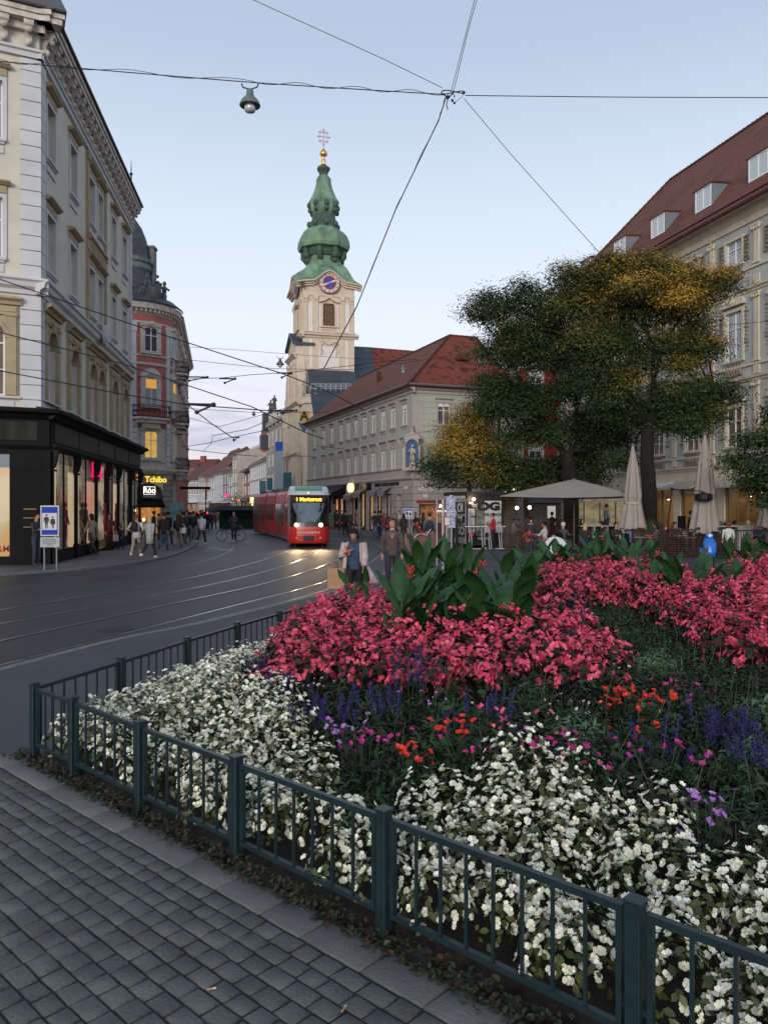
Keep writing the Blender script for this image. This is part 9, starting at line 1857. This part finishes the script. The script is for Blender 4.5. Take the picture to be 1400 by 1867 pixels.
seats = [(966, 36.0, 20, 'person in a dark hooded coat bending forward left of the man in white', (.03, .03, .035), (.03, .03, .035), 'dark', 'stand', 1.62, 28, {}), (993, 35.5, -60, 'man in a white shirt seated at the left of the terrace', (.50, .48, .47), (.03, .03, .03), 'dark', 'sit', 1.74, 0, {}), (1026, 35.5, 60, 'guest with a white cap and dark grey top', (.05, .06, .07), (.03, .03, .03), 'dark', 'sit', 1.72, 0, dict(hat=(.5, .48, .46))), (1066, 35.0, 30, 'blond guest in black seen from behind', (.02, .02, .02), (.02, .02, .02), 'blond', 'sit', 1.66, 0, dict(hl=.14)), (1097, 36.0, -70, 'dark-haired man in black seated in profile', (.02, .022, .025), (.02, .02, .02), 'dark', 'sit', 1.76, 0, {}), (1122, 34.8, 170, 'bearded man in black facing the camera', (.02, .02, .02), (.02, .02, .02), 'dark', 'sit', 1.72, 0, {}),
         (1105, 44.5, 80, 'man in a grey shirt standing at the bar hut', (.16, .18, .19), (.03, .03, .03), 'dark', 'stand', 1.78, 0, dict(z=.35)), (1146, 34.5, 60, 'guest in a denim jacket beside the left folded parasol', (.13, .17, .26), (.03, .03, .04), 'brown', 'sit', 1.72, 0, {}), (1196, 35, -75, 'woman with dark hair in profile left of the burgundy sweater', (.16, .15, .16), (.03, .03, .04), 'dark', 'sit', 1.68, 0, dict(hl=.06)), (1213, 34, 60, 'guest in a burgundy sweater seen from behind', (.08, .02, .04), (.03, .03, .04), 'red', 'sit', 1.72, 0, {}), (1229, 36, 170, 'woman with a cup facing the camera in a dark cardigan', (.03, .035, .035), (.03, .03, .04), 'dark', 'sit', 1.72, 0, dict(arms={'l': 'face', 'r': 'table'})),
         (1257, 37.5, 90, 'waiter in black standing beside the taller folded parasol', (.015, .015, .017), (.015, .015, .015), 'dark', 'stand', 1.82, 6, {}), (1281, 34, 150, 'smiling dark-haired woman in a black top right of the folded parasol', (.02, .02, .022), (.02, .02, .02), 'dark', 'sit', 1.72, 0, dict(hl=.12)), (1300, 38, 120, 'guest in a dark top farther back on the right', (.04, .05, .05), (.02, .02, .02), 'brown', 'sit', 1.7, 0, {}), (1327, 30.5, 10, 'woman with auburn hair in a white black-patterned vest', (.50, .52, .52), (.03, .05, .05), 'red', 'stand', 1.42, 0, dict(hl=.10)), (1322, 38, 20, 'blond guest seen from behind near the white counter', (.20, .18, .16), (.02, .02, .02), 'blond', 'sit', 1.7, 0, {}), (1338, 39, 60, 'guest in black by the shop window, left of the pair', (.02, .02, .02), (.02, .02, .02), 'dark', 'sit', 1.74, 0, {}), (1363, 38, -60, 'blond guest in black by the shop window', (.02, .02, .02), (.02, .02, .02), 'blond', 'sit', 1.76, 0, {}), (1385, 35, 200, 'guest in grey-violet at the right edge of the photo', (.12, .10, .13), (.03, .03, .03), 'brown', 'sit', 1.72, 0, {}), (1398, 34, -30, 'guest in a grey coat cut by the right edge of the photo', (.18, .18, .19), (.03, .03, .03), 'brown', 'sit', 1.74, 0, {}),
         (936, 43, 100, 'guest in white at the cafe table behind the slatted screen', (.42, .42, .42), (.03, .03, .03), 'dark', 'sit', 1.8, 0, {}), (944, 44, -90, 'guest in black opposite the one in white', (.02, .02, .02), (.02, .02, .02), 'dark', 'sit', 1.8, 0, {}), (1006, 44, 10, 'dark figure with curly hair in front of the lit door', (.015, .015, .015), (.015, .015, .015), 'dark', 'stand', 1.72, 0, {})]
for i, (px, Y, f, lb, t, l, h, ps, H, ln_, kw_) in enumerate(seats):
 person(px, Y, f, lb, top=t, legs=l, hair=h, pose=ps, H=H, lean=ln_, group=GR_, **kw_)
 if ps == 'sit': chair(px, Y, R(-f), 'dark chair of the ' + ' '.join(lb.split()[:11]))
for px, Y, w, lb in ((1010, 36, .8, 'pale table between the man in white and the white cap'), (1083, 35.5, .8, 'pale table between the blond guest and the man in profile'), (1170, 34.6, .9, 'pale table behind the lit slatted screen'), (1212, 35.2, 1.0, 'pale table of the burgundy sweater group'), (1262, 34.2, 1.0, 'pale table beside the taller folded parasol'), (1352, 38, 1.2, 'pale table by the lit shop window'), (1392, 36, .9, 'pale table at the right edge of the terrace')): tbl(px, Y, w, lb)
# service counters and planters
c = AT(1090, 40.0); e = empty('service_counter', (c.x, c.y, -.015), 0, 'white service shelf with dark compartments behind the guests', 'counter'); m = MB(); m.box(-.9, 1.0, 0, .5, 1.05, 1.10); m.box(-.2, -.15, 0, .5, .2, 1.05); m.box(.45, .5, 0, .5, .2, 1.05); m.box(.95, 1.0, 0, .5, .2, 1.05); m.box(-.15, .95, 0, .5, .6, .64); m.build('shelf', mat('table_white', (.5, .5, .5)), e); m = MB(); m.box(-.88, .98, .45, .49, .1, 1.04); m.build('back_panel', M_['iron'], e)
c = AT(1345, 35.5); e = empty('service_counter', (c.x, c.y, -.015), 0, 'pale service counter behind the railing at the right', 'counter'); m = MB(); m.box(-1.2, .7, 0, .6, 1.14, 1.19); m.build('counter_top', mat('table_white', (.5, .5, .5)), e); m = MB(); m.box(-.0, .66, .03, .55, .1, 1.139); m.build('cabinet', M_['stucco'], e); m = MB(); m.box(-1.15, -.01, .35, .4, .1, 1.139); m.build('back_panel', wood, e)
def planter(px, Y, n, h, lb):
 c = AT(px, Y); e = empty('planter', (c.x, c.y, -.015), 0, lb, 'planter', 'planters with tall grass on the terrace'); m = MB(); m.box(-.35, .35, -.2, .2, 0, .55); m.build('box', M_['iron'], e); P = RNG.normal(0, 1, (n, 3)) * np.array([.22, .12, 0]) + np.array([0, 0, .5]); V = []; Fq = []
 for i, p in enumerate(P): d = RNG.normal(0, .16, 2); hh = h * RNG.uniform(.6, 1.1); b = len(V); V += [(p[0] - .012, p[1], p[2]), (p[0] + .012, p[1], p[2]), (p[0] + d[0] * .6 + .008, p[1] + d[1] * .6, p[2] + hh * .7), (p[0] + d[0], p[1] + d[1], p[2] + hh)]; Fq.append((b, b + 1, b + 2, b + 3))
 link('grass', npmesh('grass', np.array(V), np.array(Fq), mat('reed_green', (.02, .05, .022), (.04, .07, .03), 6, .6)), e)
for px, lb in ((1163, 'planter with dark reeds right of the left folded parasol'), (1180, 'planter with dark reeds in front of the tree trunk'), (1198, 'planter with dark reeds behind the woman in profile'), (1310, 'planter with dry reeds behind the waiter'), (1325, 'planter with dry reeds left of the lit shop window')): planter(px, 36.8, 90, .95, lb)
for px, Y, lb in ((1242, 36.3, 'black loudspeaker box between the guests'),):
 c = AT(px, Y); e = empty('loudspeaker', (c.x, c.y, -.015), 0, lb, 'speaker'); m = MB(); m.box(-.14, .14, -.12, .12, .95, 1.62); m.build('cabinet', M_['black'], e); m = MB(); m.tube([(0, 0, 0), (0, 0, .95)], .03, 6); m.build('stand', M_['iron'], e)
# blue scooter
c = AT(1289, 25.5); e = empty('scooter', (c.x, c.y, -.015), R(168), 'bright blue motor scooter parked behind the cannas', 'scooter'); bl = mat('scooter_blue', (.01, .13, .50), rough=.3, spec=.5)
m = MB(); eloft(m, [(0, .45, .42, .12, .10), (0, .42, .62, .19, .13), (0, .36, .86, .20, .12), (0, .30, 1.02, .14, .10), (0, .28, 1.10, .07, .06)], 14); m.build('front_apron', bl, e, True); m = MB(); eloft(m, [(0, -.35, .35, .14, .32), (0, -.38, .55, .19, .38), (0, -.36, .72, .17, .36)], 14); m.build('rear_body', bl, e, True)
m = MB(); eloft(m, [(0, -.30, .72, .16, .34), (0, -.30, .80, .15, .33), (0, -.28, .83, .10, .25)], 14); m.build('seat', M_['iron'], e, True); m = MB(); m.box(-.16, .16, -.1, .4, .30, .36); m.build('footboard', M_['iron'], e)
m = MB(); m.tube([(-.34, .22, 1.10), (-.12, .30, 1.13), (.12, .30, 1.13), (.34, .22, 1.10)], .02, 6); m.build('handlebar', M_['iron'], e); m = MB(); m.ball((0, .34, 1.12), .13, .10, .09); hd = m.build('headlamp_cowl', bl, e, True); m = MB(); m.ball((0, .43, 1.12), .07, .03, .06); m.build('headlamp', mat('lamp_clear', (.55, .6, .62), rough=.1), hd, True)
for y in (.62, -.62): m = MB(Matrix.Translation((0, y, .24)) @ Matrix.Rotation(R(90), 4, 'Y')); m.lathe([(.15, -.06), (.24, -.05), (.25, 0), (.24, .05), (.15, .06)], 18); m.build('wheel', M_['iron'], e, True)
for x in (-.28, .28): m = MB(); m.tube([(x * .8, .26, 1.12), (x * 1.1, .24, 1.30)], .01, 4); m.ball((x * 1.15, .24, 1.34), .07, .02, .05); m.build('mirror', M_['iron'], e)
